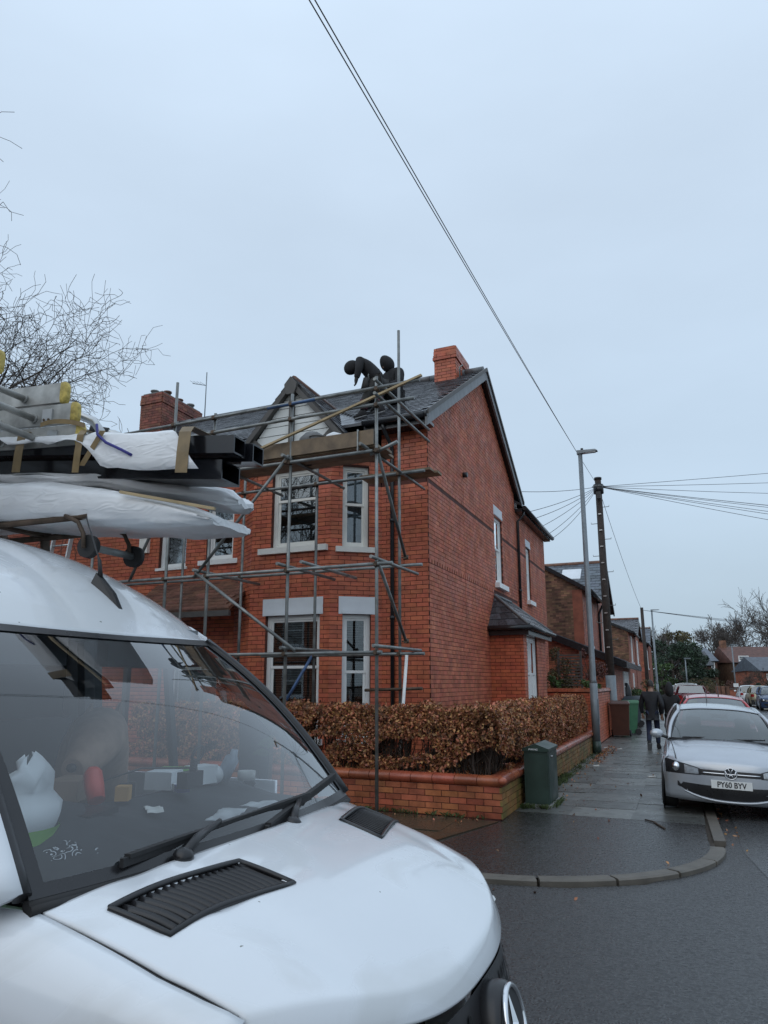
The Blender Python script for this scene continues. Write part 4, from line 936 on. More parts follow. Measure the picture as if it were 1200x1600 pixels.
bush(H(-.55, 10.9, 1.95), (.6, .5, .75), 1900, 'leaf_olive', .075, 'dense olive shrub overhanging the yard wall beside the side bay')
bush(H(-.45, 10.5, 1.7), (.4, .3, .3), 500, 'leaf_mid', .08, 'green fern-like plant low on the yard wall left of the trellis')
bush(H(-1.35, 11.4, 2.1), (.42, .45, .62), 1200, 'leaf_red', .075, 'reddish leaved shrub behind the street lamp')
bush(H(-1.45, 10.3, 1.62), (.35, .25, .26), 500, 'leaf_mid', .08, 'small green plant on the yard wall corner right of the lamp')
def plain_walls(b, quads): [b.hexa(q) for q in quads]
def brick_face(parent, A, B, z0, z1, m, top=None, ops=(), name='brickwork', mod=.225, course=.075):
    wl_ = Wall(A, B, 1)
    if wl_.n.dot(CAM - wl_.A) < 0: wl_.n = -wl_.n
    b = MB(); [b.box(wl_.P, *a_[:2], -.02, .008, *a_[2:]) for a_ in lay(wl_, z0, z1, ops, top=top, module=mod, course=course)]
    b.build(name, m, parent, kind='stuff'); return wl_
def far_house(s0, s1, s2, wf, ze, slope, zr_, m1, m2, label, rm='slate_far', lean=None, deep=8, ridge_m='tile', win=()):
    """wing with a roof falling to the street, then a cross wing with its gable on the street"""
    t = thing('brick_house', H(wf + 2, s0, 0), label, 'house')
    # wing
    b = MB(); top = lambda w: ze + slope * (w - wf)
    wm = wf + 3.6
    b.prism([H(wf, s0, 0), H(wm, s0, 0), H(wm, s0, top(wm)), H(wf, s0, ze)], (H(0, s1, 0) - H(0, s0, 0)))
    b.box(H, wm + .004, wf + deep, s0 + .01, s1 - .01, 0, top(wm) - .1); b.build('wall', 'far_mortar', t)
    A = H(wf, s0, 0); wl_ = brick_face(t, A, H(wf + deep, s0, 0), 0, top(wm), m1, top=lambda a: min(ze + slope * a / 1.0, top(wm)))
    ops = [(a_ - s0, b_ - s0, z0, z1) for a_, b_, z0, z1 in win if a_ < s1]
    brick_face(t, H(wf, s0, 0), H(wf, s1, 0), 0, ze, m2)
    b = MB(); b.hexa([H(wf - .3, s0 - .12, top(wf - .3)), H(wm, s0 - .12, top(wm)), H(wm, s1, top(wm)), H(wf - .3, s1, top(wf - .3))] + [H(w, s, top(w) + .07) for w, s in ((wf - .3, s0 - .12), (wm, s0 - .12), (wm, s1), (wf - .3, s1))]); b.build('wing_roof', rm, t)
    b = MB(); b.tube([H(wf - .33, s0 - .1, top(wf - .3)), H(wf - .33, s1 + .1, top(wf - .3))], .07, 8); b.build('gutter', 'gutter', t)
    b = MB(); b.beam(H(wf - .3, s0 - .13, top(wf - .3) - .02), H(wm, s0 - .13, top(wm) - .02), .05, .14); b.build('verge_board', 'gutter', t)
    # cross wing
    sm_ = (s1 + s2) / 2; wg = wf - .04
    b = MB(); b.prism([H(wg, s1, 0), H(wg, s2, 0), H(wg, s2, ze), H(wg, sm_, zr_), H(wg, s1, ze)], H(wf + deep, 0, 0) - H(wg, 0, 0)); b.build('cross_wing', 'far_mortar', t)
    gt = lambda a: ze + (zr_ - ze) * (1 - abs(a - (s2 - s1) / 2) / ((s2 - s1) / 2)) - .02
    brick_face(t, H(wg, s1, 0), H(wg, s2, 0), 0, zr_, m2, top=gt)
    for sa in (s1 - .2, s2 + .2):
        za = ze - .2 * (zr_ - ze) / (sm_ - s1); b = MB(); b.hexa([H(wg - .2, sa, za), H(wf + deep, sa, za), H(wf + deep, sm_, zr_), H(wg - .2, sm_, zr_)] + [H(w, s, z + .08) for w, s, z in ((wg - .2, sa, za), (wf + deep, sa, za), (wf + deep, sm_, zr_), (wg - .2, sm_, zr_))]); rf = b.build('roof', rm, t)
        if sa < sm_:
            q = MB(); n_ = 14
            for i in range(n_):
                t0, t1 = i / n_, (i + 1.1) / n_
                for k in range(18):
                    w0 = wg - .2 + k * .38 + (.19 if i % 2 else 0); f = lambda w, u, d: H(w, lerp(sa, sm_, u), lerp(za, zr_, u) + .085 + d)
                    q.hexa([f(w0, t0, 0), f(w0 + .37, t0, 0), f(w0 + .37, t1, 0), f(w0, t1, 0), f(w0, t0, .035), f(w0 + .37, t0, .035), f(w0 + .37, t1, .012), f(w0, t1, .012)])
            q.build('slating', rm, rf, kind='stuff')
    b = MB(); b.tube([H(wg - .22, sm_, zr_ + .1), H(wf + deep, sm_, zr_ + .1)], .10, 8); b.build('ridge_tile', ridge_m, t)
    for sa in (s1 - .2, s2 + .2):
        b = MB(); b.beam(H(wg - .21, sa, ze - .2 * (zr_ - ze) / (sm_ - s1)), H(wg - .21, sm_, zr_ + .02), .06, .2); b.build('bargeboard', 'gutter', t)
    for a_, b_, z0, z1 in win:
        wl_ = Wall(H(wg if a_ > s1 - .1 else wf, a_, 0), H(wg if a_ > s1 - .1 else wf, b_, 0), 1)
        if wl_.n.dot(CAM - wl_.A) < 0: wl_.n = -wl_.n
        simple_window(t, wl_, 0, wl_.len, z0, z1)
    return t
def simple_window(parent, wl_, a0, a1, z0, z1, fr=.10):
    b = MB(); P = wl_.P
    b.box(P, a0, a0 + fr, -.02, .05, z0, z1); b.box(P, a1 - fr, a1, -.02, .05, z0, z1); b.box(P, a0 + fr, a1 - fr, -.02, .05, z1 - fr, z1); b.box(P, a0 + fr, a1 - fr, -.02, .05, z0, z0 + fr); b.box(P, a0 + fr, a1 - fr, -.02, .045, (z0 + z1) / 2 - .03, (z0 + z1) / 2 + .03)
    w = b.build('window', 'white', parent)
    b = MB(); b.box(P, a0 + fr, a1 - fr, -.01, .02, z0 + fr, z1 - fr); b.build('pane', 'carglass', w)
    b = MB(); b.box(P, a0 - .08, a1 + .08, .0, .12, z0 - .12, z0 - .002); b.build('sill', 'lintel', w)
    return w
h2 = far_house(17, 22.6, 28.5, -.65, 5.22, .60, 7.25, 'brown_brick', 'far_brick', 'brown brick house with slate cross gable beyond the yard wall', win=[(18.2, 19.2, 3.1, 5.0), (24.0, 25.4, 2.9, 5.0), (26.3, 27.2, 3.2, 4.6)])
b = MB(); wq = Wall(H(-.65, 17, 0), H(.7, 17, 0), 1); wq.n = wq.n if wq.n.dot(CAM - wq.A) > 0 else -wq.n
b.box(wq.P, .0, .36, .0, .02, 2.5, 5.1); b.build('corner_pier', 'far_brick', h2)
b = MB(); b.box(wq.P, 1.55, 1.95, .01, .12, 4.55, 4.85); b.build('alarm_box', 'cream', h2)
b = MB(); b.tube([H(-.95, 22.3, 5.05), H(-.8, 22.4, 4.8), H(-.72, 22.4, 4.6), H(-.72, 22.4, 2.9)], .05, 8); b.build('downpipe', 'gutter', h2)
b = MB(); b.hexa([H(.2, 24.2, 6.35), H(1.1, 24.2, 6.35), H(1.1, 24.95, 6.9), H(.2, 24.95, 6.9), H(.2, 24.2, 6.47), H(1.1, 24.2, 6.47), H(1.1, 24.95, 7.02), H(.2, 24.95, 7.02)]); b.build('skylight', 'lintel', h2)
# its lean-to on the street
b = MB(); lt = lambda w: 2.62 + .41 * (w + 1.45)
b.prism([H(-1.68, 15.5, 0), H(1.6, 15.5, 0), H(1.6, 15.5, lt(1.6)), H(-1.68, 15.5, lt(-1.68))], UX * 10 / .935 * .935); lw = b.build('lean_to_wall', 'far_mortar', h2)
brick_face(lw, H(-1.68, 15.5, 0), H(1.6, 15.5, 0), 0, 4, 'far_brick', top=lambda a: lt(-1.68 + a))
brick_face(lw, H(-1.68, 15.5, 0), H(-1.68, 25.5, 0), 0, 2.45, 'far_brick')
b = MB(); b.hexa([H(-2.15, 15.3, lt(-2.15)), H(1.6, 15.3, lt(1.6)), H(1.6, 25.6, lt(1.6)), H(-2.15, 25.6, lt(-2.15))] + [H(w, s, lt(w) + .09) for w, s in ((-2.15, 15.3), (1.6, 15.3), (1.6, 25.6), (-2.15, 25.6))]); ltr = b.build('lean_to_roof', 'slate_far', h2)
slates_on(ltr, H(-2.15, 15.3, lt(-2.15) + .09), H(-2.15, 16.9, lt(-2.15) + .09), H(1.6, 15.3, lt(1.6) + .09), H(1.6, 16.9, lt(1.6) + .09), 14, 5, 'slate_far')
b = MB(); b.beam(H(-2.17, 15.27, lt(-2.17) - .04), H(1.6, 15.27, lt(1.6) - .04), .06, .22); b.beam(H(-2.17, 15.3, lt(-2.17) - .02), H(-2.17, 25.6, lt(-2.17) - .02), .06, .2); b.build('fascia', 'gutter', h2)
wl_ = Wall(H(-1.68, 20.5, 0), H(-1.68, 23.4, 0), 1); wl_.n = wl_.n if wl_.n.dot(CAM - wl_.A) > 0 else -wl_.n
for k in range(3): simple_window(lw, wl_, .02 + k * .96, .02 + k * .96 + .92, .95, 2.15)
far_house(39, 46, 52, -.9, 4.95, .45, 6.3, 'brown_brick', 'far_brick', 'red brick house with dark tiled roof behind the second telegraph pole', rm='slate', win=[(41.2, 42.2, 3.0, 4.7), (41.2, 42.1, .9, 2.3), (47.4, 48.6, 3.0, 4.7)])
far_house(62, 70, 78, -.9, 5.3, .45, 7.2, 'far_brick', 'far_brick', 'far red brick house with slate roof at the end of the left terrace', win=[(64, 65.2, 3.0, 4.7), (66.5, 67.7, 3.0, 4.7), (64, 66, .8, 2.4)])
b = MB(); c = H(.9, 30, 7.7); b.ball(c, (.4, .12, .4), 14, 8); b.tube([c, c - ZUP * .8], .03, 6); b.build('satellite_dish', 'lamp_steel', h2)
bush(H(-1.9, 29.5, .95), (.75, 1.6, .75), 1500, 'leaf_mid', .12, 'clipped round green hedge beyond the grey bins', 'hedge_bush', 'hedge')
bush(H(-2.0, 35.5, .9), (.7, 2.2, .85), 1500, 'leaf_olive', .12, 'olive hedge beyond the clipped green one', 'hedge_bush', 'hedge')
# ---------------------------------------------------------------- the far end of the road
def block(label, x0, x1, y, d, ze, zr_, m, rm, name='brick_house', win=(), chim=()):
    t = thing(name, (lerp(x0, x1, .5), y + d / 2, 0), label, 'house'); b = MB(); b.box(W0, x0, x1, y, y + d, -.05, ze); b.build('wall', m, t)
    b = MB(); e = .3; b.prism([(x0 - e, y - e, ze - .12), (x0 - e, y + d / 2, zr_), (x0 - e, y + d + e, ze - .12), (x0 - e, y + d / 2, ze)], (x1 - x0 + 2 * e, 0, 0)); b.build('roof', rm, t)
    b = MB(); b.tube([(x0 - e, y - e - .05, ze - .12), (x1 + e, y - e - .05, ze - .12)], .09, 6); b.build('gutter', 'gutter', t)
    wl_ = Wall(Vector((0, y, 0)), Vector((1, y, 0)), -1)
    for a0, a1, z0, z1, fr in win: simple_window(t, wl_, a0, a1, z0, z1, fr)
    for cx_, cy_ in chim: b = MB(); b.box(W0, cx_ - .5, cx_ + .5, y + d / 2 - .4, y + d / 2 + .4, zr_ - .6, zr_ + 1.1); b.build('chimney', m, t)
    return t
block('dark brick house with grey slate roof and two tall white windows at the road end', 55.9, 59.6, 140, 10, 5.5, 8.0, 'brown_brick', 'slate_far', win=[(57.0, 57.75, 2.9, 5.35, .16), (58.4, 59.15, 2.9, 5.35, .16)])
b9 = block('small dark gabled house with a porch left of the tall white windows', 51.6, 55.6, 133, 6, 4.6, 7.0, 'brown_brick', 'slate', win=[(52.1, 53.4, 2.7, 4.0, .12)])
b8 = block('long brown brick building with a red tiled roof at the right end of the road', 61.6, 96, 138, 10, 5.2, 8.1, 'brown_brick', mat('red brown roof tile', (.11, .05, .038), .6, var=.3, vscale=2), win=[(62.6, 64.4, 5.4, 6.3, .16), (66, 67.5, 2, 4, .14), (70, 71.5, 2, 4, .14), (76, 77.5, 2, 4, .14)], chim=[(62.2, 0), (80, 0)])
b7 = block('grey roofed low house among bare shrubs on the right', 48.2, 64, 100, 8, 3.2, 5.0, 'far_brick', 'slate_far', win=[(48.7, 49.6, 1.5, 2.8, .12), (51.2, 52.2, 1.5, 2.8, .12)])
# low garden walls at the far bend
bw = thing('garden_wall', (38, 78, 0), 'low red brick wall with gateposts across the end of the road', 'wall')
b = MB(); b.box(W0, 31.5, 35.0, 86, 86.3, -.05, .9); b.box(W0, 37.6, 52, 86, 86.3, -.05, .95); b.build('wall_run', 'far_brick', bw)
for x in (35.2, 36.5, 37.0, 37.5): b = MB(); b.box(W0, x - .18, x + .18, 85.95, 86.35, -.05, 1.3); b.build('gatepost', 'brown_brick', bw)
b = MB(); b.box(W0, 31.4, 35.0, 85.93, 86.37, .901, 1.0); b.box(W0, 37.7, 52, 85.93, 86.37, .951, 1.05); b.build('coping', 'kerb', bw)
lamp_far = []
def post(p, h, r, label, sign=False):
    p = Vector(p); t = thing('street_lamp', p, label, 'street lamp'); b = MB(); b.tube([p, p + ZUP * h], [r, r * .7], 8); b.build('column', 'lamp_steel', t)
    b = MB(); b.box(lambda x, y, z: p + Vector((x, y, z + h)), -.1, .6, -.12, .12, 0, .12); b.build('lantern', 'lamp_steel', t)
    if sign: b = MB(); b.box(lambda x, y, z: p + Vector((x, y, z)), -.28, .28, -.12, -.09, 1.2, 1.6); b.build('notice', 'paper', t)
post((34.1, 88.5, 0), 4.3, .09, 'pale far lamp column left of the tall white windows', True)
post((39.3, 88, 0), 5.8, .09, 'pale far lamp column in front of the brown building', True)

# ================================================================ trees
def tree_segs(base, h, r, spread, levels=5, nb=3, rmin=.0045, up=.35, curl=.0, seed=1, first=.35, jitter=.35, ratio=.72, droop=0):
    rnd = random.Random(seed); segs = []
    def grow(p, d, ln, rad, lv):
        n = 3 if lv < levels else 4; q = p; rr_ = rad
        sub = []
        for i in range(n):
            j = jitter + curl * (lv / levels)
            d = (d + Vector((rnd.gauss(0, 1), rnd.gauss(0, 1), rnd.gauss(0, 1))) * j * .38 + ZUP * (up * .12 - droop * lv * .05)).normalized()
            q2 = q + d * ln / n; r2 = max(rr_ * .87, rmin); segs.append((q, q2, rr_, r2)); q = q2; rr_ = r2; sub.append((q.copy(), d.copy(), rr_))
        if lv >= levels: return
        for k in range(nb + (1 if rnd.random() < .45 else 0)):
            if k == 0: a, dd, ra = sub[-1]
            else: a, dd, ra = sub[rnd.randrange(len(sub))] if lv > 0 else sub[-1]
            ax = Vector((rnd.gauss(0, 1), rnd.gauss(0, 1), rnd.gauss(0, .6))).normalized()
            nd = (dd + ax * spread * (.5 if k == 0 else 1)).normalized()
            grow(a, nd, ln * ratio * rnd.uniform(.8, 1.15), max(ra * .72, rmin), lv + 1)
    grow(Vector(base), ZUP.copy(), h * first, r, 0); return segs
def bare_tree(base, h, r, spread, m, label, cat='tree', group=None, n=4, **kw):
    base = Vector(base); sg = tree_segs(base, h, r, spread, **kw); t = thing('bare_tree', base, label, cat, group)
    b = MB(); [b.tube([s[0], s[1]], [s[2], s[3]], 8, cap=False) for s in sg[:3]]; b.build('trunk', m, t)
    b = MB()
    for p, q, r0, r1 in sg[3:]: b.tube([p, q], [r0, r1], n if r0 > .02 else 3, cap=False)
    b.build('crown', m, t, kind='stuff'); return t
bare_tree((-6.7, 15.8, 0), 16.6, .22, .95, 'bark', 'bare twisted willow with curling twigs rising left behind the van', levels=7, nb=3, rmin=.0045, curl=.6, seed=11, first=.23, jitter=.5, ratio=.78, up=.12)
def broad(base, h, w, m, label, n, size, seed, group=None):
    random.seed(seed); base = Vector(base); t = thing('evergreen_tree', base, label, 'tree', group)
    b = MB(); b.tube([base, base + ZUP * h * .5, base + ZUP * h * .8], [.3, .2, .08], 8)
    cl = []
    for _ in range(40):
        z = random.uniform(.1, 1); rr_ = w * math.sqrt(max(.05, 1 - (z * 1.1 - .35) ** 2 * 1.2)); a = random.uniform(0, 6.28); k = random.uniform(.4, 1)
        cl.append((base + Vector((math.cos(a) * rr_ * k, math.sin(a) * rr_ * k, z * h)), random.uniform(.16, .30) * w)); b.tube([base + ZUP * z * h * .6, cl[-1][0]], [.08, .03], 4)
    b.build('trunk', 'bark', t)
    P_ = []
    for _ in range(n):
        c, k = random.choice(cl); v = Vector((random.gauss(0, 1), random.gauss(0, 1), random.gauss(0, 1))).normalized() * k * random.uniform(.6, 1.1); v.z *= .8; P_.append(tuple(c + v))
    leaves('crown', m, t, np.array(P_), size, .6); return t
broad((60.5, 160, 0), 11.5, 5.2, 'leaf_olive', 'tall greyish green tree rising over the end of the road', 5500, .42, 2)
bare_tree((60.9, 158, 0), 17.5, .3, .75, 'bark_far', 'bare tree mixed into the tall grey green one', rmin=.03, levels=6, seed=5, first=.25, ratio=.76)
broad((43.5, 118, 0), 7.6, 4.6, 'leaf_dark', 'dark evergreen mass at the end of the left terrace', 8000, .34, 3)
broad((48.0, 124, 0), 7.4, 4.0, 'leaf_dark', 'dark evergreen tree in front of the tall grey green one', 6000, .34, 6)
broad((34.0, 96, 0), 4.0, 1.7, 'leaf_mid', 'mid green shrubby tree beside the left terrace end', 3000, .24, 4)
for i, (x, y, h, sd) in enumerate(((70.5, 165, 12.6, 21), (77, 166, 13.8, 22), (81.5, 165, 14.2, 23), (87, 167, 14.6, 24), (74, 172, 12.0, 25))):
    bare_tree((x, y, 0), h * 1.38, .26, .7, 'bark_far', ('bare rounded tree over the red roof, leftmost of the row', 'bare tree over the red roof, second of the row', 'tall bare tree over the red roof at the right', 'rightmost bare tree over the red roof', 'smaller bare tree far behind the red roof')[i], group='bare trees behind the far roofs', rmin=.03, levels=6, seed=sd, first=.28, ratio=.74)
bare_tree((36.6, 70, 0), 12.5, .16, .75, 'bark', 'slender bare tree at the right edge above the parked cars', rmin=.014, levels=5, seed=31, first=.33, ratio=.74)
for i, (x, y, r_, m_) in enumerate(((37.4, 95, 1.4, 'leaf_olive'), (39.8, 97, 1.7, 'leaf_olive'), (42.4, 94, 1.7, 'leaf_red'), (43.8, 91, 1.2, 'leaf_dark'), (46.0, 90, 1.6, 'leaf_olive'), (34.5, 104, 1.9, 'leaf_red'))):
    bush((x, y, r_ * .75), (r_ * 1.2, r_, r_ * .8), 1300, m_, .16, ('scrubby olive bush left of the gateposts', 'scrubby olive bush behind the gateposts', 'reddish bare bush before the brown building', 'dark bush behind the far lamp column', 'olive bush right of the far lamp column', 'reddish bush below the dark evergreens')[i], group='bushes along the end of the road')
for i, (x, y) in enumerate(((42.6, 92), (45.0, 93), (47.2, 92))): bare_tree((x, y, 0), 5.2, .09, .9, 'bark', ('bare shrub before the grey roofed house, leftmost', 'bare shrub before the grey roofed house, middle one', 'bare shrub before the grey roofed house, rightmost')[i], group='bare shrubs on the right', rmin=.012, levels=5, nb=3, seed=41 + i, first=.22)
# the other side of the front street, behind the viewer: what the windows and the van reflect
def opposite(w0, w1, label):
    t = thing('brick_house', H((w0 + w1) / 2, -25, 0), label, 'house'); b = MB(); b.box(H, w0, w1, -33, -24, 0, 5.8); b.build('wall', 'far_brick', t)
    b = MB(); b.prism([H(w0 - .2, -23.6, 5.7), H(w0 - .2, -28.5, 8.4), H(w0 - .2, -33.4, 5.7)], H(w1 + .4, 0, 0) - H(w0, 0, 0)); b.build('roof', 'slate', t)
    wl_ = Wall(H(w0, -24, 0), H(w1, -24, 0), 1); wl_.n = wl_.n if wl_.n.dot(H(0, 0, 0) - wl_.A) > 0 else -wl_.n
    for a in (1.0, 4.2, 7.0):
        for z in (1.0, 3.6): simple_window(t, wl_, a, a + 1.3, z, z + 1.6)
opposite(-2.5, 7.0, 'red brick house across the front street, nearest the corner'); opposite(7.4, 17, 'red brick house across the front street, second from the corner'); opposite(17.4, 27, 'red brick house across the front street, third from the corner'); opposite(27.4, 37, 'red brick house across the front street, fourth from the corner')
bare_tree(H(15, -17, 0), 15, .22, .8, 'bark', 'bare street tree across the road, mirrored in the bay windows', levels=5, seed=61, first=.26, ratio=.78, rmin=.012)
random.seed(19)
# ================================================================ the white van (f forward, a towards the house)
van = thing('van', VN(-2, 0, 0), 'white panel van with a loaded roof rack parked in the foreground', 'van')
def fb(a): return .107 * (1 - (a / .88) ** 2)
def ff(a): return .805 - .28 * abs(a / .8) ** 2.6
def zb(f, a):
    t = min(max(f / .87, 0), 1.3)
    return 1.245 + .035 * (1 - (a / .8) ** 2) - .09 * t - .22 * t ** 2.2 - .07 * max(0, (abs(a) - .55) / .30) ** 2.2 * min(1, t * 2 + .2)
def hwv(v): return lerp(.862, .80, v)
rows = []
NV, NU = 60, 120
def bp(u, v, dz=0):
    hw = hwv(min(v, 1)); a = u * hw; f = lerp(fb(a) + .02, ff(a), min(v, 1)); z = zb(f, a)
    cr_ = -.006 * math.exp(-((abs(a) - (.60 - .06 * v)) / .07) ** 2) * min(1, max(0, 1.0 - v) * 4)      # pressed crease on each side
    if v > 1:
        e = v - 1; df, dz_ = ((0, 0), (.007, -.006), (.012, -.014), (.034, -.062), (.034, -.068), (.026, -.074))[int(round(e * 5))]; f += df; z += dz_
    return VN(f, a, z + cr_ + dz)
VC = [(.135, .765), (.225, .345), (.392, .325), (.300, .745)]
def in_vent(f, a, mrg=.002):
    a = abs(a); ctr = (.263, .545)
    for i in range(4):
        p, q = VC[i], VC[(i + 1) % 4]; n = (q[1] - p[1], p[0] - q[0]); ln = math.hypot(*n); d = ((f - p[0]) * n[0] + (a - p[1]) * n[1]) / ln; dc = ((ctr[0] - p[0]) * n[0] + (ctr[1] - p[1]) * n[1]) / ln
        if d * math.copysign(1, dc) < mrg: return False
    return True
b = MB(); vs = [k / NV for k in range(NV + 1)] + [1.2, 1.4, 1.6, 1.8, 2.0]
ids = b.grid([[bp(-1 + 2 * k / NU, v) for k in range(NU + 1)] for v in vs])
keep = []
for fc in b.f:
    c = sum((Vector(b.v[i]) for i in fc), Vector()) / 4 - OV; cu, cv = (c.x * VX.y - VX.x * c.y) / (UX.x * VX.y - VX.x * UX.y), (UX.x * c.y - UX.y * c.x) / (UX.x * VX.y - VX.x * UX.y)
    keep.append(not in_vent(-cv, cu))
b.f, b.mi, b.sm = [x for x, k in zip(b.f, keep) if k], [x for x, k in zip(b.mi, keep) if k], [x for x, k in zip(b.sm, keep) if k]
bon = b.build('bonnet', 'van', van)
sol = bon.modifiers.new('solid', 'SOLIDIFY'); sol.thickness = .012; sol.offset = 1
# bonnet vents: recess plate, rim and fins following the bonnet
def surf(f, a, dz=0): return VN(f, a, zb(f, a) + dz)
def vent(sg):
    C = VC
    def q(x, y):                                          # x along the long side, y from rear to front
        f = lerp(lerp(C[0][0], C[1][0], x), lerp(C[3][0], C[2][0], x), y); a = lerp(lerp(C[0][1], C[1][1], x), lerp(C[3][1], C[2][1], x), y); return f, a * sg
    b = MB(); b.grid([[surf(*q(x / 24, y / 8), -.030) for x in range(25)] for y in range(9)]); v = b.build('bonnet_vent', 'rubber', van)
    b = MB(); rim = [q(k / 12, 0) for k in range(13)] + [q(1, k / 5) for k in range(1, 6)] + [q(1 - k / 12, 1) for k in range(1, 13)] + [q(0, 1 - k / 5) for k in range(1, 5)]
    pts = [surf(f, a, .0005) for f, a in rim]; b.grid([[surf(f, a, d) for f, a in rim + rim[:1]] for d in (-.002, -.032)]); b.tube(pts + [pts[0]], .0085, 6, cap=False); b.build('rim', 'black', v)
    me = None
    for k in range(17):
        x = .05 + .9 * k / 16; b = MB(); r0 = [surf(*q(x + .02 * math.sin(y / 6 * 3.1), .03 + .94 * y / 6), -.022) for y in range(7)]; r1 = [surf(*q(x + .026 + .02 * math.sin(y / 6 * 3.1), .03 + .94 * y / 6), -.001) for y in range(7)]
        b.grid([r0, r1]); o = b.build('slat', 'black', v); m_ = o.modifiers.new('s', 'SOLIDIFY'); m_.thickness = .003
vent(1); vent(-1)
# wings
for sg in (-1, 1):
    b = MB(); rows = []
    for k in range(19):
        v = -.30 + 1.30 * k / 18; f0 = lerp(fb(.87), ff(.80), max(v, 0)) if v >= 0 else v * 1.4 + fb(.87)
        hw = hwv(max(0, v)) + .009; z0 = zb(max(f0, 0), hw) + (.0 if v >= 0 else .0)
        ex = .125 - .02 * max(0, v) - .05 * max(0, v) ** 3 - (.045 * max(0, v) if sg > 0 else 0); cr_ = .012
        prof = [(0, 0), (.018, -.004), (.05, -.022), (.085, -.065), (ex - .012, -.13), (ex, -.21), (ex - cr_, -.235), (ex - .004, -.27), (ex + .012, -.40), (ex + .0, -.60), (ex - .03, -.85)]
        rows.append([VN(f0 + (.02 if v > .9 else 0), sg * (hw + p), z0 + q - (.02 if sg > 0 else 0)) for p, q in prof])
    b.grid(rows); w = b.build('wing', 'van', van); w.modifiers.new('s', 'SOLIDIFY').thickness = .01
b = MB()
for sg in (-1, 1): b = MB(); b.tube([bp(sg * 1.004, v / 20, -.012) for v in range(21)], .008, 5, cap=False); b.build('shut_line', 'black', van)
# windscreen
def wsb(u): a = u * .885; return Vector((fb(a) - .005, a, 1.250 + .002 * (1 - u * u)))
def wst(u): a = u * .765; return Vector((-.71 + .09 * (1 - u * u), a, 1.905 - .012 * (1 - u * u)))
def ws(u, v, d=0):
    p = wsb(u).lerp(wst(u), v); bow = .05 * math.sin(math.pi * v) + d
    return VN(p.x + bow * .6 + .02 * (1 - u * u) * math.sin(math.pi * v), p.y, p.z + bow * .75)
b = MB(); b.grid([[ws(-1 + k / 12, v / 14) for k in range(25)] for v in range(15)]); b.build('windscreen', 'screen', van)
b = MB()
for u0, u1, v0, v1 in ((-1, 1, -.012, .022), (-1, 1, .965, 1.012)):
    b.grid([[ws(lerp(u0, u1, k / 24), lerp(v0, v1, j / 4), .004) for k in range(25)] for j in range(5)])
for sg in (-1, 1): b.grid([[ws(sg * lerp(.95, 1.01, k / 3), .022 + .943 * j / 14, .004) for k in range(4)] for j in range(15)])
b.build('windscreen_border', 'black', van)
b = MB()
for k in range(16):
    u = -1 + 2 * k / 15
b.tube([ws(-1 + 2 * k / 24, -.03, -.006) for k in range(25)], .013, 6); b.tube([ws(-1 + 2 * k / 24, -.016, -.012) for k in range(25)], .016, 6); b.build('scuttle', 'rubber', van)
for sg in (-1, 1):
    b = MB(); b.tube([ws(sg * 1.012, v / 14, .0) for v in range(15)], [.022] * 15, 8); b.build('pillar_trim', 'black', van)
    b = MB(); rows = []
    for j in range(15):
        v = j / 14; p = wsb(sg).lerp(wst(sg), v); w_ = lerp(.085, .05, v); bow = .05 * math.sin(math.pi * v)
        f0, a0, z0 = p.x + bow * .6, p.y, p.z + bow * .75
        rows.append([VN(f0 - .0, a0 + sg * .012, z0 + .004), VN(f0 - .03, a0 + sg * w_ * .7, z0 - .012), VN(f0 - .10, a0 + sg * w_, z0 - .02), VN(f0 - .16, a0 + sg * w_ * .95, z0 - .03)])
    b.grid(rows); o = b.build('pillar', 'van', van); o.modifiers.new('s', 'SOLIDIFY').thickness = .02
# roof with its domed brow
RST = [(-.71, -.62, .77, 1.908, 1.897), (-.80, -.74, .785, 1.96, 2.005), (-.93, -.89, .80, 2.01, 2.12), (-1.08, -1.05, .815, 2.04, 2.215), (-1.25, -1.23, .83, 2.06, 2.295), (-1.45, -1.44, .845, 2.07, 2.36), (-1.7, -1.7, .86, 2.08, 2.41), (-2.1, -2.1, .87, 2.09, 2.44), (-3.5, -3.5, .87, 2.09, 2.46), (-5.7, -5.7, .87, 2.09, 2.45)]
rows = []
for fe, fc, wt, ze, zc in RST:
    row = []
    for k in range(33):
        u = -1 + 2 * k / 32; row.append(VN(fe + (fc - fe) * (1 - abs(u) ** 2), wt * u, ze + (zc - ze) * (1 - abs(u) ** 2.7) ** (1 / 1.9)))
    rows.append(row)
def smooth_rows(rows, n):                                     # Catmull-Rom between rows
    out = []
    for i in range(len(rows) - 1):
        p0, p1, p2, p3 = rows[max(i - 1, 0)], rows[i], rows[i + 1], rows[min(i + 2, len(rows) - 1)]
        for k in range(n):
            t = k / n; out.append([.5 * ((2 * b_) + (c - a) * t + (2 * a - 5 * b_ + 4 * c - d) * t * t + (3 * b_ - a - 3 * c + d) * t ** 3) for a, b_, c, d in zip(p0, p1, p2, p3)])
    out.append(rows[-1]); return out
b = MB(); b.grid(smooth_rows(rows, 4)); o = b.build('roof', 'van', van); o.modifiers.new('s', 'SOLIDIFY').thickness = .015
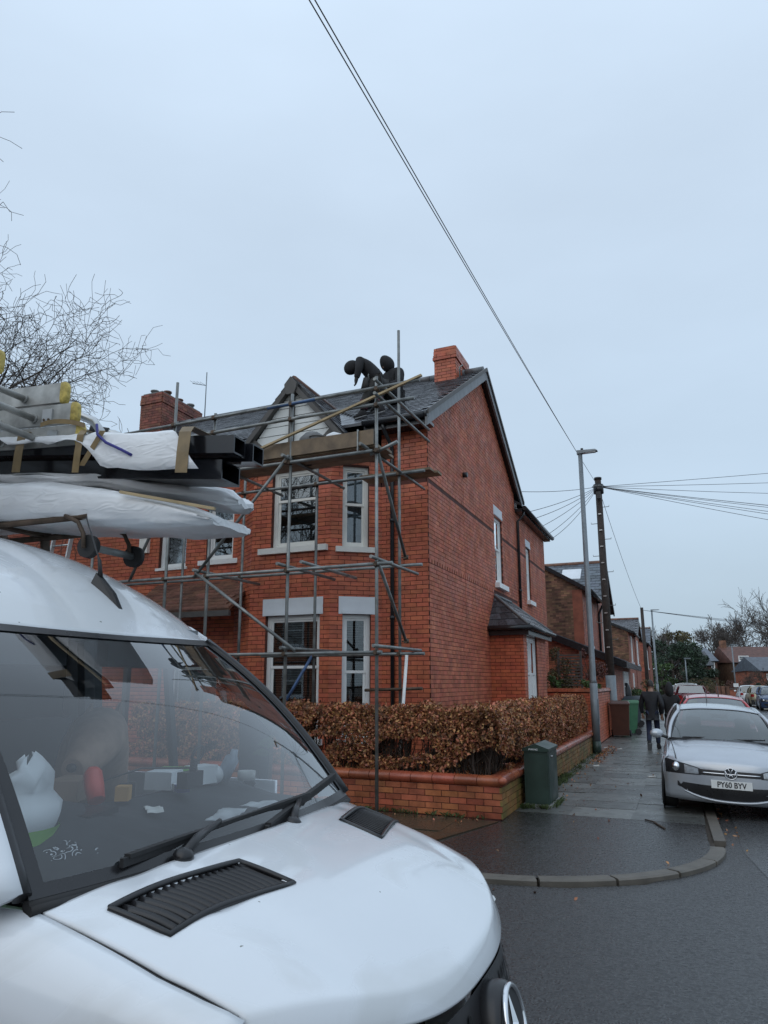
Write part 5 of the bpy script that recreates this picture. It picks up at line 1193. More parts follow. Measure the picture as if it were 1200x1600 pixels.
# sides: lower panels, rails and the van body behind the cab
for sg in (-1, 1):
    b = MB(); 
    def rst(f, i):
        for A, B in zip(RST, RST[1:]):
            if A[0] >= f >= B[0]: return lerp(A[i], B[i], (A[0] - f) / (A[0] - B[0]))
        return RST[0][i] if f > -.71 else RST[-1][i]
    def side(f, z):
        if z <= 1.27: return VN(f, sg * (.985 - .02 * max(0, z - 1.0)), z)
        wt, ze = rst(f, 2) + .012, rst(f, 3); return VN(f, sg * lerp(.9796, wt, min(1, (z - 1.27) / (ze - 1.27)) ** 1.25), min(z, ze))
    zz = [.38, .6, .8, .95, 1.1, 1.27]; fs = [-.42, -.8, -1.2, -1.62, -2.6, -4.2, -5.7]
    b.grid([[side(f, z) for z in zz] for f in fs])
    zz2 = [1.27, 1.5, 1.75, 1.95, 2.09]; b.grid([[side(f, z) for z in zz2] for f in (-1.62, -2.6, -4.2, -5.7)])
    b.grid([[side(f, rst(f, 3) - .10), side(f, rst(f, 3) - .05), side(f, rst(f, 3))] for f in (-.74, -.85, -1.0, -1.15, -1.3, -1.45, -1.62)])
    o = b.build('side_panel', 'van', van); o.modifiers.new('s', 'SOLIDIFY').thickness = .02
    b = MB(); b.beam(side(-1.58, 1.27), side(-1.58, 1.97), .12, .05, up=VX); b.beam(side(-1.02, 1.27), side(-1.02, 1.94), .035, .03, up=VX); b.build('door_pillar', 'black', van)
    b = MB(); b.grid([[side(-.12, 1.275), side(-.42, 1.56), side(-.72, 1.83)], [side(-.9, 1.275), side(-.9, 1.58), side(-.9, 1.90)], [side(-1.55, 1.275), side(-1.55, 1.6), side(-1.55, 1.97)]], smooth=False); b.build('door_window', glass('side glass %d' % (sg + 1), (.7, .75, .77), .8), van)
    b = MB(); c = VN(-.62, sg * 1.13, 1.38); b.hexa([c + Vector(v) for v in ((-.07, -.07, -.17), (.07, -.07, -.17), (.07, .07, -.17), (-.07, .07, -.17), (-.08, -.06, .2), (.08, -.06, .2), (.08, .06, .2), (-.08, .06, .2))]); b.tube([c - ZUP * .1, VN(-.55, sg * .95, 1.25)], .03, 6); b.build('door_mirror', 'black', van) if sg > 0 else None
    for f in (.02, -3.65):
        b = MB(); b.tube([VN(f, sg * .74, .35), VN(f, sg * .78, .35), VN(f, sg * .95, .35), VN(f, sg * .96, .35)], [.30, .35, .35, .32], 24); w = b.build('wheel', 'tyre', van)
        b = MB(); b.tube([VN(f, sg * .93, .35), VN(f, sg * .968, .35)], .2, 16); b.build('rim', 'lamp_steel', w)
b = MB(); b.poly([VN(-5.7, a, z) for a, z in ((-.98, .4), (.98, .4), (.98, 1.3), (.87, 2.1), (.6, 2.45), (-.6, 2.45), (-.87, 2.1), (-.98, 1.3))]); b.build('rear_door', 'van', van)
b = MB(); b.box(VN, -5.68, -.3, -.9, .9, .28, .42); b.build('floor_pan', 'black', van)
# front: grille, badge, lamps, bumper
def gf(a, z): return ff(a) + .030 + .22 * (.93 - z)
b = MB(); rows = []
for j in range(9):
    z = lerp(.93, .55, j / 8); rows.append([VN(gf(u, z) + .0, u, z - .28 * (abs(u) / .8) ** 2 * .25) for u in [(-.66 + 1.32 * k / 24) for k in range(25)]])
b.grid(rows); gr = b.build('grille', 'black', van)
gd = mat('grille hole', (.004, .004, .004), .9)
b = MB()
for j in range(4):
    for k in range(26):
        a = -.62 + k * .0496 + (.012 if j % 2 else 0); 
        if abs(a) < .13: continue
        z = .885 - j * .045 - .07 * (abs(a) / .8) ** 2; f = gf(a, z) + .003
        c = VN(f, a, z); t1 = VN(gf(a + .01, z) + .003, a + .01, z - .0) - c; t1.normalize(); t2 = (VN(gf(a, z - .01) + .003, a, z - .01) - c).normalized()
        b.poly([c + t1 * .013 * math.cos(x) + t2 * .017 * math.sin(x) for x in [i * math.pi / 4 for i in range(8)]][::1])
b.build('grille_hole', gd, gr, kind='stuff')
for z in (.72, .62):
    b = MB(); b.tube([VN(gf(a, z) + .02, a, z - .07 * (abs(a) / .8) ** 2) for a in [(-.62 + 1.24 * k / 20) for k in range(21)]], .012, 6); b.build('grille_bar', 'lamp_steel', gr)
bc = VN(.905, 0, .83); nf = (-VX.normalized() + ZUP * .22).normalized(); ta = UX.normalized(); tb = nf.cross(ta).normalized()
b = MB(); b.tube([bc - nf * .07, bc - nf * .005, bc + nf * .012], [.110, .104, .092], 28); bd = b.build('badge_housing', 'black', van)
b = MB(); b.tube([bc + nf * .016 + (ta * math.cos(k * math.pi / 18) + tb * math.sin(k * math.pi / 18)) * .088 for k in range(37)], .0085, 8, cap=False); b.build('badge_ring', 'chrome', bd)
if tb.z < 0: tb = -tb
b = MB()
for k in range(3):
    an = math.pi / 2 + k * 2 * math.pi / 3; d = ta * math.cos(an) + tb * math.sin(an); e = ta * -math.sin(an) + tb * math.cos(an)
    o_ = bc + nf * .013; b.poly([o_ - e * .013, o_ + d * .083, o_ + nf * .012]); b.poly([o_ + d * .083, o_ + e * .013, o_ + nf * .012])
b.build('badge_star', 'chrome', bd)
for sg in (-1, 1):
    b = MB(); b.grid([[VN(gf(sg * a, z) + .0 - .01, sg * a, z) for a in (.64, .70, .76, .81, .86)] for z in (.93 - .02, .86, .78, .70, .62)]); b.build('headlamp', 'lampglass', van)
    b = MB(); b.tube([VN(ff(a) + .035 - .0, sg * a, .985 - .35 * (a - .55) ** 1.2) for a in (.56, .62, .68, .74, .80, .85)], .012, 6); b.build('lamp_trim', 'chrome', van)
b = MB(); rows = []
for z, o_ in ((.60, .03), (.57, .075), (.50, .10), (.40, .10), (.28, .07)): rows.append([VN(.86 - .40 * abs(u) ** 2.4 + o_, u * .97, z) for u in [(-1 + k / 12) for k in range(25)]])
b.grid(rows); o = b.build('bumper', 'van', van); o.modifiers.new('s', 'SOLIDIFY').thickness = .02
# inside of the cab
b = MB(); rows = []
for f, z in ((.085, 1.225), (-.1, 1.225), (-.3, 1.235), (-.5, 1.275), (-.62, 1.285), (-.72, 1.26), (-.78, 1.15), (-.8, .9)):
    rows.append([VN(f - .07 * (abs(u) ** 2) - (.0), u * .86, z + (.075 * math.exp(-((u * .86 + .38) / .25) ** 2) if -.75 < f < -.2 else 0)) for u in [(-1 + k / 15) for k in range(31)]])
b.grid(rows); b.build('dashboard', 'dash', van)
b = MB(); b.box(VN, -1.75, -1.70, -.86, .86, .42, 2.05); b.build('bulkhead', 'seat', van)
b = MB(); b.box(VN, -1.7, -.75, -.75, .75, 1.93, 1.96); b.build('headlining', 'lead', van)
b = MB(); b.tube([VN(-.83 + .07 * math.sin(k * math.pi / 12), -.42 + .2 * math.cos(k * math.pi / 12), 1.27 + .17 * math.sin(k * math.pi / 12)) for k in range(25)], .017, 8, cap=False); b.tube([VN(-.82, -.42, 1.27), VN(-.68, -.42, 1.2)], .06, 10); b.tube([VN(-.83, -.6, 1.27), VN(-.83, -.24, 1.27)], .02, 6); b.build('steering_wheel', 'black', van)
for a0, a1 in ((-.78, -.2), (-.1, .75)):
    b = MB(); b.box(VN, -1.45, -.95, a0, a1, .6, .82); b.hexa([VN(-1.42, a0, .8), VN(-1.42, a1, .8), VN(-1.3, a1, .8), VN(-1.3, a0, .8), VN(-1.6, a0 + .03, 1.55), VN(-1.6, a1 - .03, 1.55), VN(-1.5, a1 - .03, 1.55), VN(-1.5, a0 + .03, 1.55)])
    for k in ((a0 + a1) / 2,): b.box(VN, -1.62, -1.52, k - .13, k + .13, 1.57, 1.78)
    b.build('seat', 'seat', van)
b = MB(); b.box(VN, -.78, -.72, -.62, -.12, 1.78, 1.925); b.box(VN, -.78, -.72, .1, .62, 1.78, 1.925); b.build('sun_visor', 'lead', van)
b = MB(); b.hexa([ws(-.9, .96, -.01), ws(-.42, .96, -.01), ws(-.40, .60, -.012), ws(-.72, .42, -.012)] + [p + ZUP * .01 - VX * -.012 for p in (ws(-.9, .96, -.01), ws(-.42, .96, -.01), ws(-.40, .60, -.012), ws(-.72, .42, -.012))])
# wipers
def wiper(pa, pb, piv):
    t = MB(); A, B = ws(*pa, .022), ws(*pb, .022); t.beam(A, B, .012, .022); t.beam(A.lerp(B, .02) + ZUP * .012, A.lerp(B, .98) + ZUP * .012, .02, .010); w = t.build('wiper_blade', 'rubber', van)
    t = MB(); m_ = A.lerp(B, .42) + ZUP * .022; p = ws(*piv, .03); t.tube([p, p.lerp(m_, .35) + ZUP * .015, m_], [.017, .013, .008], 7); t.ball(p, (.03, .03, .025)); t.build('arm', 'black', w)
wiper((-.72, .012), (.46, .045), (-.50, -.02)); wiper((-.02, -.012), (.93, .075), (.16, -.03))
b = MB(); b.hexa([VN(-.91, .160, 2.115), VN(-.91, .240, 2.115), VN(-.74, .212, 1.985), VN(-.74, .188, 1.985), VN(-.90, .185, 2.175), VN(-.90, .215, 2.175), VN(-.80, .21, 2.085), VN(-.80, .19, 2.085)]); ae = b.build('aerial_base', 'black', van)
b = MB(); b.tube([VN(-.885, .2, 2.15), VN(-.90, .2, 2.23), VN(-.91, .2, 2.25), VN(-1.0, .2, 2.43)], [.011, .008, .004, .003], 6); b.build('aerial', 'black', ae)
# roof rack
b = MB()
for f in (-1.9, -2.8, -3.7, -4.6):
    b.beam(VN(f, -.82, 2.53), VN(f, .82, 2.53), .05, .035)
    for sg in (-1, 1): b.beam(VN(f, sg * .8, 2.53), VN(f, sg * .86, 2.10), .05, .02, up=VX)
for a, f0 in ((-.8, -1.9), (-.25, -1.9), (.42, -1.2), (.78, -1.2)): b.tube([VN(f0, a, 2.50), VN(-5.4, a, 2.55)], .018, 6)
rk = b.build('roof_rack', 'rust', van)
b = MB(); b.tube([VN(-1.2, .44, 2.352), VN(-1.2, .78, 2.352)], .018, 10); b.build('roller_bar', 'galv', rk)
for a in (.43, .76):
    b = MB(); b.tube([VN(-1.2, a - .012, 2.352), VN(-1.2, a + .022, 2.352)], .055, 18); b.build('roller', 'rubber', rk)
    b = MB(); b.tube([VN(-1.2, a - .028, 2.34), VN(-1.21, a - .028, 2.41), VN(-1.25, a - .028, 2.47), VN(-1.34, a - .028, 2.51)], .011, 6); b.build('roller_bracket', 'rust', rk)
for a, dz in ((.70, .02), (.98, 0.0)):
    b = MB(); z = 3.0 + dz; pts = [VN(-1.42, a, 2.55), VN(-1.42, a, 2.95 + dz), VN(-1.43, a - .012, 3.02 + dz), VN(-1.46, a - .045, 3.075 + dz), VN(-1.52, a - .09, 3.10 + dz), VN(-1.62, a - .15, 3.115 + dz)]
    b.tube(pts, .023, 8); q = b.build('load_stop', 'alu', rk); b = MB(); b.tube([pts[-2].lerp(pts[-1], .3), pts[-1] + (pts[-1] - pts[-2]).normalized() * .02], .031, 10); b.build('rubber_end', 'rubber', q)
b = MB(); b.beam(VN(-1.42, .72, 3.03), VN(-1.42, .97, 3.05), .05, .03); b.build('load_stop_bar', 'alu', rk)

# ================================================================ things inside the windscreen
def dbox(name, label, cat, f, a, z, sx, sy, sz, m, rot=.3, m2=None, tilt=0):
    b = MB(); c, s_ = math.cos(rot), math.sin(rot); fn = lambda x, y, q: VN(f + c * x - s_ * y, a + s_ * x + c * y, z + q + tilt * y)
    b.box(fn, -sx / 2, sx / 2, -sy / 2, sy / 2, 0, sz)
    if m2: b.m = 1; b.box(fn, -sx / 2 - .002, sx / 2 + .002, sy * .12, sy / 2 + .002, -.0, sz + .002)
    return b.build(name, [m, m2] if m2 else m, None, label=label, cat=cat)
def crumple(name, label, cat, f, a, z, r, m, seed=0, parent=None, amp=.35, fr=14):
    b = MB(); b.ball(VN(f, a, z), r, 22, 14, fn=lambda q: q * (1 + amp * noise.noise(q * fr + Vector((seed, 0, 0))))); return b.build(name, m, parent, label=label, cat=cat)
def flatsheet(name, label, f, a, z, sx, sy, m, rot, seed, cat='paper', wav=.01, fn=None):
    b = MB(); c, s_ = math.cos(rot), math.sin(rot); rows = []
    for i in range(15):
        row = []
        for j in range(15):
            x, y = sx * (i / 14 - .5), sy * (j / 14 - .5); row.append(VN(f + c * x - s_ * y, a + s_ * x + c * y, z + wav * (1 + noise.noise(Vector((x * 22 + seed, y * 22, 0))))))
        rows.append(row)
    b.grid(rows); o = b.build(name, m, None, label=label, cat=cat); o.modifiers.new('s', 'SOLIDIFY').thickness = .0015; return o
tb_ = thing('tissue_bag', VN(-.42, -.56, 1.30), 'crumpled white paper bag with a green base behind the windscreen corner', 'bag')
b = MB(); c = (-.40, -.56)
pr = [(.0, .10, 0), (.03, .118, .01), (.06, .108, .035), (.09, .114, .01), (.12, .095, -.02), (.15, .088, .01), (.175, .055, .05), (.20, .045, .03), (.215, .015, .02)]
rows = [[VN(c[0] + r_ * .75 * math.cos(k * .4488) + o_ * .6, c[1] + r_ * math.sin(k * .4488) + .012 * math.sin(5 * k + z * 40), 1.29 + z + .02 * math.cos(k * 2.2) * (z > .12)) for k in range(14)] for z, r_, o_ in pr]; b.grid(rows, True, smooth=True); b.build('bag', 'paper', tb_)
b = MB(); b.grid([[VN(c[0] + r_ * .75 * math.cos(k * .4488), c[1] + r_ * math.sin(k * .4488), z) for k in range(14)] for z, r_ in ((1.27, .11), (1.315, .125))], True); b.build('base', 'green', tb_)
# bandana with a white paisley print
bandm = mat('bandana black cloth', (.02, .02, .022), .8)
n_ = bandm.node_tree.nodes; g_ = n_.new('ShaderNodeNewGeometry'); vo = n_.new('ShaderNodeTexVoronoi'); vo.feature = 'DISTANCE_TO_EDGE'; vo.inputs['Scale'].default_value = 30
v2 = n_.new('ShaderNodeTexVoronoi'); v2.inputs['Scale'].default_value = 30; wv = n_.new('ShaderNodeMath'); wv.operation = 'SINE'; ml = n_.new('ShaderNodeMath'); ml.operation = 'MULTIPLY'; ml.inputs[1].default_value = 22
L(bandm, g_.outputs['Position'], v2.inputs['Vector']); L(bandm, v2.outputs['Distance'], ml.inputs[0]); L(bandm, ml.outputs[0], wv.inputs[0])
gt_ = n_.new('ShaderNodeMath'); gt_.operation = 'GREATER_THAN'; gt_.inputs[1].default_value = .72; L(bandm, wv.outputs[0], gt_.inputs[0])
mm = n_.new('ShaderNodeMix'); mm.data_type = 'RGBA'; mm.inputs[6].default_value = (.02, .02, .024, 1); mm.inputs[7].default_value = (.7, .72, .74, 1); L(bandm, gt_.outputs[0], mm.inputs[0]); L(bandm, mm.outputs[2], n_['Principled BSDF'].inputs['Base Color'])
b = MB(); rows = []
for i in range(7):
    rows.append([VN(-.27 + .085 * (i / 6) * math.cos(k * .2618) * (1.0 + .15 * math.sin(3 * k * .26)), -.50 + .115 * (i / 6) * math.sin(k * .2618), 1.245 + .03 * (1 - (i / 6) ** 2) + .006 * math.sin(k + i)) for k in range(24)])
b.grid(rows, True); b.build('bandana', bandm, None, label='black bandana with white paisley print at the windscreen foot', cat='bandana')
b = MB(); b.tube([VN(-.50, -.14, 1.325), VN(-.53, -.125, 1.37), VN(-.55, -.115, 1.41), VN(-.555, -.11, 1.425)], [.030, .034, .032, .02], 9); b.build('crisp_tube', 'red', None, label='red crumpled snack tube lying on the dashboard', cat='packet')
dbox('paper_bag', 'folded brown paper bag behind the red tube', 'bag', -.70, -.06, 1.31, .12, .2, .07, 'darkbrown', .4)
dbox('carton', 'small black and orange carton on the middle of the dashboard', 'box', -.55, .06, 1.30, .05, .10, .05, 'orange', .5, 'ink')
dbox('tissue_box', 'white and green tissue box on the dashboard beside the camera', 'box', -.66, .46, 1.29, .12, .20, .07, 'paper', .25, 'green')
dbox('white_carton', 'plain white carton right of the tissue box', 'box', -.60, .62, 1.29, .09, .12, .075, 'paper', -.2)
flatsheet('torn_paper', 'torn white paper lying at the foot of the windscreen', -.19, .22, 1.238, .10, .26, 'paper', .35, 1)
flatsheet('parking_slip', 'printed white slip of paper behind the wiper', -.17, .47, 1.240, .13, .17, 'paper', -.2, 5)
b = MB(); b.tube([VN(-.56, .73, 1.30), VN(-.52, .75, 1.385), VN(-.515, .752, 1.40), VN(-.51, .755, 1.425)], [.033, .033, .018, .015], 12); b.build('water_bottle', 'bottle', None, label='clear blue water bottle leaning on the far end of the dashboard', cat='bottle')
b = MB(); b.tube([VN(-.47, .80, 1.29), VN(-.47, .80, 1.33)], .04, 14); b.build('round_tin', 'cream', None, label='round pale tin beside the water bottle', cat='tin')
crumple('tissue', 'crumpled white tissue on the dashboard left of the bottle', 'tissue', -.58, .69, 1.32, .04, 'paper', 3)
flatsheet('leaflet', 'green and white leaflet lying flat on the dashboard', -.62, .75, 1.292, .10, .12, 'green', .3, 8)
dbox('packet', 'small blue and white packet in front of the tissue box', 'packet', -.52, .37, 1.292, .05, .09, .025, 'bluestrap', .9, 'paper')
dbox('notebook', 'dark notebook lying on the dashboard behind the bandana', 'notebook', -.42, -.28, 1.30, .14, .20, .02, 'ink', .25)
flatsheet('receipt', 'small pale receipt curled on the dashboard near the orange carton', -.40, .05, 1.262, .06, .13, 'cream', .8, 3, wav=.014)
dc = thing('dash_camera', VN(-.45, .34, 1.3), 'black dash camera on a round suction mount behind the glass', 'camera')
b = MB(); b.box(lambda x, y, z: VN(-.45 + x, .335 + y, 1.345 + z), -.025, .025, -.055, .055, -.03, .03); b.build('body', 'black', dc)
b = MB(); b.tube([VN(-.44, .335, 1.37), VN(-.43, .33, 1.42)], .015, 8); b.tube([VN(-.42, .33, 1.39), VN(-.55, .15, 1.40), VN(-.6, .0, 1.37)], .004, 5); b.build('bracket', 'black', dc)
b = MB(); cc = VN(-.41, .325, 1.445); b.tube([cc + (UX * math.cos(k * .3142) + (ZUP * .8 - VX * .3) * math.sin(k * .3142)) * .036 for k in range(21)], .006, 6, cap=False); b.build('suction_ring', 'black', dc)
dog = thing('dog', VN(-1.1, .3, .82), 'tan dog resting on the passenger seat behind the dashboard', 'dog')
b = MB(); b.tube([VN(-1.35, .75, 1.02), VN(-1.25, .62, 1.25), VN(-1.12, .50, 1.42), VN(-1.0, .40, 1.50), VN(-.93, .28, 1.46), VN(-.88, .16, 1.40), VN(-.86, .10, 1.385)], [.16, .17, .15, .115, .10, .065, .045], 18); b.ball(VN(-1.02, .40, 1.49), (.13, .13, .11)); b.build('body', 'tan', dog)
for a in (.33, .52): b = MB(); b.hexa([VN(-1.03, a, 1.55), VN(-1.03, a + .05, 1.55), VN(-1.07, a + .05, 1.55), VN(-1.07, a, 1.55), VN(-1.02, a + .02, 1.63), VN(-1.02, a + .03, 1.63), VN(-1.03, a + .03, 1.63), VN(-1.03, a + .02, 1.63)]); b.build('ear', 'tan', dog)
b = MB(); b.ball(VN(-.845, .08, 1.395), (.02, .02, .018)); b.build('nose', 'ink', dog)

# ================================================================ the roof load
def droop(f): return .12 * (-.35 - f) if f > -2.2 else .222 + .02 * (-2.2 - f)
def LD(f, a, z): return VN(f - .11, a, z + .012 + droop(f - .11))
FS = [-.3, -.6, -.9, -1.2, -1.5, -1.8, -2.2, -3.0, -4.0, -5.2]
def hollow(f0, a0, a1, z0, z1, label):
    t = .008; ring = lambda f, e: [LD(f, a0 + e, z0 + e), LD(f, a1 - e, z0 + e), LD(f, a1 - e, z1 - e), LD(f, a0 + e, z1 - e)]
    fs = [f0] + [f for f in FS if f < f0 - .05]; b = MB(); o = b.grid([ring(f, 0) for f in fs], True, smooth=False); i_ = b.grid([ring(f, t) for f in fs], True, smooth=False)
    for k in range(4): b.F([o[0][k], o[0][(k + 1) % 4], i_[0][(k + 1) % 4], i_[0][k]])
    b.F(i_[-1]); return b.build('plastic_trim', 'blackpvc', None, label=label, cat='trim', group='black hollow trim lengths on the roof rack')
hollow(-.31, .50, .60, 2.715, 2.80, 'black hollow trim length, nearest of the upper pair on the rack')
hollow(-.28, .62, .72, 2.705, 2.795, 'black hollow trim length, further of the upper pair on the rack')
hollow(-.40, .54, .70, 2.60, 2.695, 'black hollow trim length under the upper pair')
def tube_bundle(name, label, stations, m='wrap', seed=0, open_tip=True, amp=.012, cat='bundle'):
    """wrapped flat bundle: stations (f, a0, a1, z0, z1)"""
    b = MB(); rows = []; N = 40
    st2 = []
    for i in range(len(stations) - 1):
        for k in range(6): st2.append([lerp(x, y, k / 6) for x, y in zip(stations[i], stations[i + 1])])
    st2.append(list(stations[-1]))
    for f, a0, a1, z0, z1 in st2:
        row = []
        for k in range(N):
            t = 2 * math.pi * k / N; ca, sa = math.cos(t), math.sin(t); x = math.copysign(abs(ca) ** .45, ca); y = math.copysign(abs(sa) ** .55, sa)
            p = Vector((f * 1.6, x * .5 + seed, y * .5)); nz_ = noise.noise(p * 2.3) * .7 + .35 * abs(noise.noise(Vector((f * 5 + x * 2, y * 7 + seed, x * 3)))) + noise.noise(Vector((f * 3 + x * 4, y * 5, seed))) * .5 + .45 * abs(noise.noise(Vector((f * 2.2 - y * 6, seed, x * 2))))
            row.append(LD(f, (a0 + a1) / 2 + (a1 - a0) / 2 * x + nz_ * amp * .6, (z0 + z1) / 2 + (z1 - z0) / 2 * y + nz_ * amp))
        rows.append(row)
    b.grid(rows, True); b.F([b.V(p) for p in rows[0]][::-1]); return b.build(name, m, None, label=label, cat=cat, group='white polythene wrapped board bundles')
bn = tube_bundle('wrapped_bundle', 'lower and longer white wrapped board bundle overhanging the windscreen', [(-.43, .50, .86, 2.39, 2.415), (-.49, .48, .90, 2.375, 2.44), (-.66, .44, .93, 2.36, 2.475), (-.95, .40, .95, 2.345, 2.53), (-1.5, .36, .95, 2.335, 2.55), (-2.3, .32, .95, 2.335, 2.57), (-5.2, .3, .95, 2.335, 2.57)], seed=1, amp=.026)
b = MB(); b.beam(LD(-.40, .50, 2.452), LD(-.88, .395, 2.500), .018, .013); b.build('exposed_board_edge', 'batten', bn)
tube_bundle('wrapped_bundle', 'upper shorter white wrapped bundle with a curled torn end', [(-.50, .84, 1.0, 2.545, 2.565), (-.55, .78, 1.04, 2.52, 2.60), (-.75, .66, 1.0, 2.53, 2.61), (-1.0, .55, .95, 2.55, 2.635), (-1.4, .5, .9, 2.56, 2.62), (-2.4, .5, .9, 2.56, 2.60)], seed=4, amp=.034)
# loose sheet over the black trim
wsh = thing('plastic_sheet', LD(-1.5, .6, 2.7), 'torn white polythene sheet taped over the black trim', 'sheet')
b = MB(); rows = []
prof = [(.80, 2.70), (.76, 2.80), (.70, 2.822), (.60, 2.825), (.50, 2.822), (.462, 2.80), (.455, 2.74), (.45, 2.68), (.445, 2.62)]
for i in range(60):
    f = -.72 - 4.2 * (i / 59) ** 1.5; e = i / 59; row = []
    for k, (a, z) in enumerate(prof):
        nz_ = noise.noise(Vector((f * 5, k * .8, 2))) * .022 + noise.noise(Vector((f * 13, k * 1.7, 7))) * .008
        fl = f + (.26 * max(0, (k - 3)) / 5 if i < 10 else 0) * (1 - i / 10) - (.30 * max(0, 4 - k) / 4 * (1 - i / 10) if i < 10 else 0)
        cut = 1 if k < 6 else (1 - .8 * min(1, max(0, -f - 1.05) / .3) - .3 * max(0, math.sin(f * 9)))
        zz = 2.80 + (z - 2.80) * cut if k >= 6 else z
        row.append(LD(fl, a - abs(nz_), zz + nz_))
    rows.append(row)
b.grid(rows); o = b.build('sheet', 'wrap', wsh); o.modifiers.new('s', 'SOLIDIFY').thickness = .003
for f, w_ in ((-.52, .07), (-1.62, .06), (-1.2, .045)):
    b = MB(); b.grid([[LD(f - d, a_, z_ + .004) for a_, z_ in ((.80, 2.69), (.765, 2.815), (.60, 2.832), (.47, 2.83), (.448, 2.80), (.438, 2.70), (.434, 2.60))] for d in (0, w_)], smooth=False); o = b.build('parcel_tape', 'tape', wsh); o.modifiers.new('s', 'SOLIDIFY').thickness = .002
b = MB(); b.grid([[LD(-1.05 - d - .03 * k, .444 - .001 * k, 2.82 - .045 * k + .03 * d) for k in range(5)] for d in (0, .04)], smooth=False); b.build('parcel_tape', 'tape', wsh)
b = MB(); b.tube([LD(-1.13, .46, 2.86), LD(-1.10, .44, 2.80), LD(-1.03, .43, 2.755), LD(-.92, .425, 2.715), LD(-.86, .43, 2.69)], .007, 6); b.build('tie_strap', 'bluestrap', None, label='blue strap knotted round the wrapped black trim', cat='strap')
# the aluminium ladder in three sections
lad = thing('extension_ladder', VN(-3, .3, 2.95), 'triple section aluminium ladder with worn yellow feet lying on the roof rack', 'ladder')
zl = lambda f: .075 * (-1.35 - f)
for k, (fe, z0, an) in enumerate(((-1.40, 2.905, -.20), (-1.45, 3.025, -.10), (-1.54, 3.145, .07))):
    for a in (an, .50):
        b = MB(); A, B = VN(fe, a, z0 + .05 + zl(fe)), VN(-5.0, a, z0 + .05 + zl(-5.0))
        b.beam(A, B, .028, .108); o = b.build('rail', 'alu_old', lad)
        c = MB(); d = (A - B).normalized()
        rows = []
        for j in range(7):
            t = j / 6; sc = math.sqrt(max(0, 1 - max(0, (t - .45) / .55) ** 2 * .75)); p = A + d * (.0 + .042 * t) 
            rows.append([p + UX * (.024 * sc * math.copysign(abs(math.cos(q)) ** .5, math.cos(q))) + ZUP * (.060 * sc * math.copysign(abs(math.sin(q)) ** .5, math.sin(q))) for q in [i * math.pi / 8 for i in range(16)]])
        c.grid(rows, True); c.F([c.V(p) for p in rows[-1]]); c.build('rubber_foot', 'yellow', o)
        if a > .3 and k < 2:
            c = MB(); q = A - d * .17; c.box(lambda x, y, z: q + d * x + UX * y + ZUP * z, -.035, .035, -.024, -.0145, -.05, .03); pl = c.build('guide_plate', 'alu', o)
            c = MB(); [c.tube([q + d * x - UX * .023 - ZUP * .03, q + d * x - UX * .029 - ZUP * .03], .007, 8) for x in (-.017, .017)]; c.build('rivet', 'rust', pl)
    for j in range(12):
        f = fe - (.27 - .0 * k) - j * .28; b = MB(); z = z0 + .035 + zl(f); b.tube([VN(f, an, z), VN(f, .49, z)], .0175, 10); b.tube([VN(f, .470, z), VN(f, .487, z)], .024, 10); b.build('rung', 'alu_old', lad)
b = MB(); b.grid([[LD(-1.2 - .3 * t, .45 + .02 * math.sin(t * 5), 2.84 + .03 * math.sin(t * 3) + w_) for t in [k / 10 for k in range(11)]] for w_ in (0, .025)]); b.build('loose_tape', 'tape', None, label='twisted length of brown tape under the ladder end', cat='tape')
# ================================================================ the scaffold
scf = thing('scaffold', H(1.5, -1.9, ZP), 'steel tube scaffold with boarded platform wrapped round the front of the corner house', 'scaffold')
SO, SI = -2.68, -1.2; TR = .0245
def tubeo(name, pts, m='galv', r=TR, label=None):
    b = MB(); b.tube(pts, r, 10); return b.build(name, m, scf, label=label)
cpl = MB()
def couple(p, ax=None):
    b = MB(); p = Vector(p); 
    b.tube([p - ZUP * .032, p + ZUP * .032], .040, 8); b.tube([p - UX * .05, p + UX * .03], .030, 8); b.tube([p + VX * .035, p + VX * .075], .012, 6); b.build('coupler', 'rust', scf)
outer = [(-.11, 6.05), (1.335, 6.02), (2.78, 5.93), (3.60, 6.6), (5.2, 5.9)]
for w, zt in outer:
    tubeo('standard', [H(w, SO, ZP), H(w + (.02 if w < 1 else 0), SO, zt)])
    b = MB(); b.box(H, w - .075, w + .075, SO - .075, SO + .075, ZP, ZP + .008); b.build('base_plate', 'rust', scf)
for w, zt in ((.10, 7.48), (1.62, 5.35), (3.10, 5.4), (4.4, 5.4)): tubeo('standard', [H(w, SI, .33), H(w, SI, zt)])
# guard rails and ledgers
for z0, z1, w0, w1, m_ in ((5.84, 5.99, -.78, 7.0, 'galv'), (5.59, 5.70, -.70, 7.0, 'galv')):
    tubeo('guard_rail', [H(w0, SO - .05, z0 + .02), H(w1, SO - .05, z0 - .02)], m_)
tubeo('blue_guard_rail', [H(.9, SO - .052, 5.845), H(1.75, SO - .052, 5.835)], 'bluetube', TR * 1.04, label='blue painted length of the upper guard rail')
for z, w0, w1 in ((4.92, -.05, 7), (3.30, -.36, 7.0), (2.11, -.2, 7.0)): tubeo('ledger', [H(w0, SO - .05, z), H(w1, SO - .05, z + .01)])
for z, w0, w1 in ((3.49, -.30, 6.0), (4.98, -.36, 6.0), (2.14, -.32, 2.6)): tubeo('ledger', [H(w0, SI - .05, z), H(w1, SI - .05, z)])
tubeo('short_tube', [H(.66, SI - .08, 1.60), H(-.29, SI - .08, 1.63)], 'rust'); tubeo('short_tube', [H(.0, SO, 4.88), H(-.42, SO, 5.02)])
for w in (.06, 1.35, 2.6, 3.6): tubeo('transom', [H(w, SO - .25, 4.985), H(w - .02, -.08 if w < .5 or w > 3.5 else -.72, 5.0)])
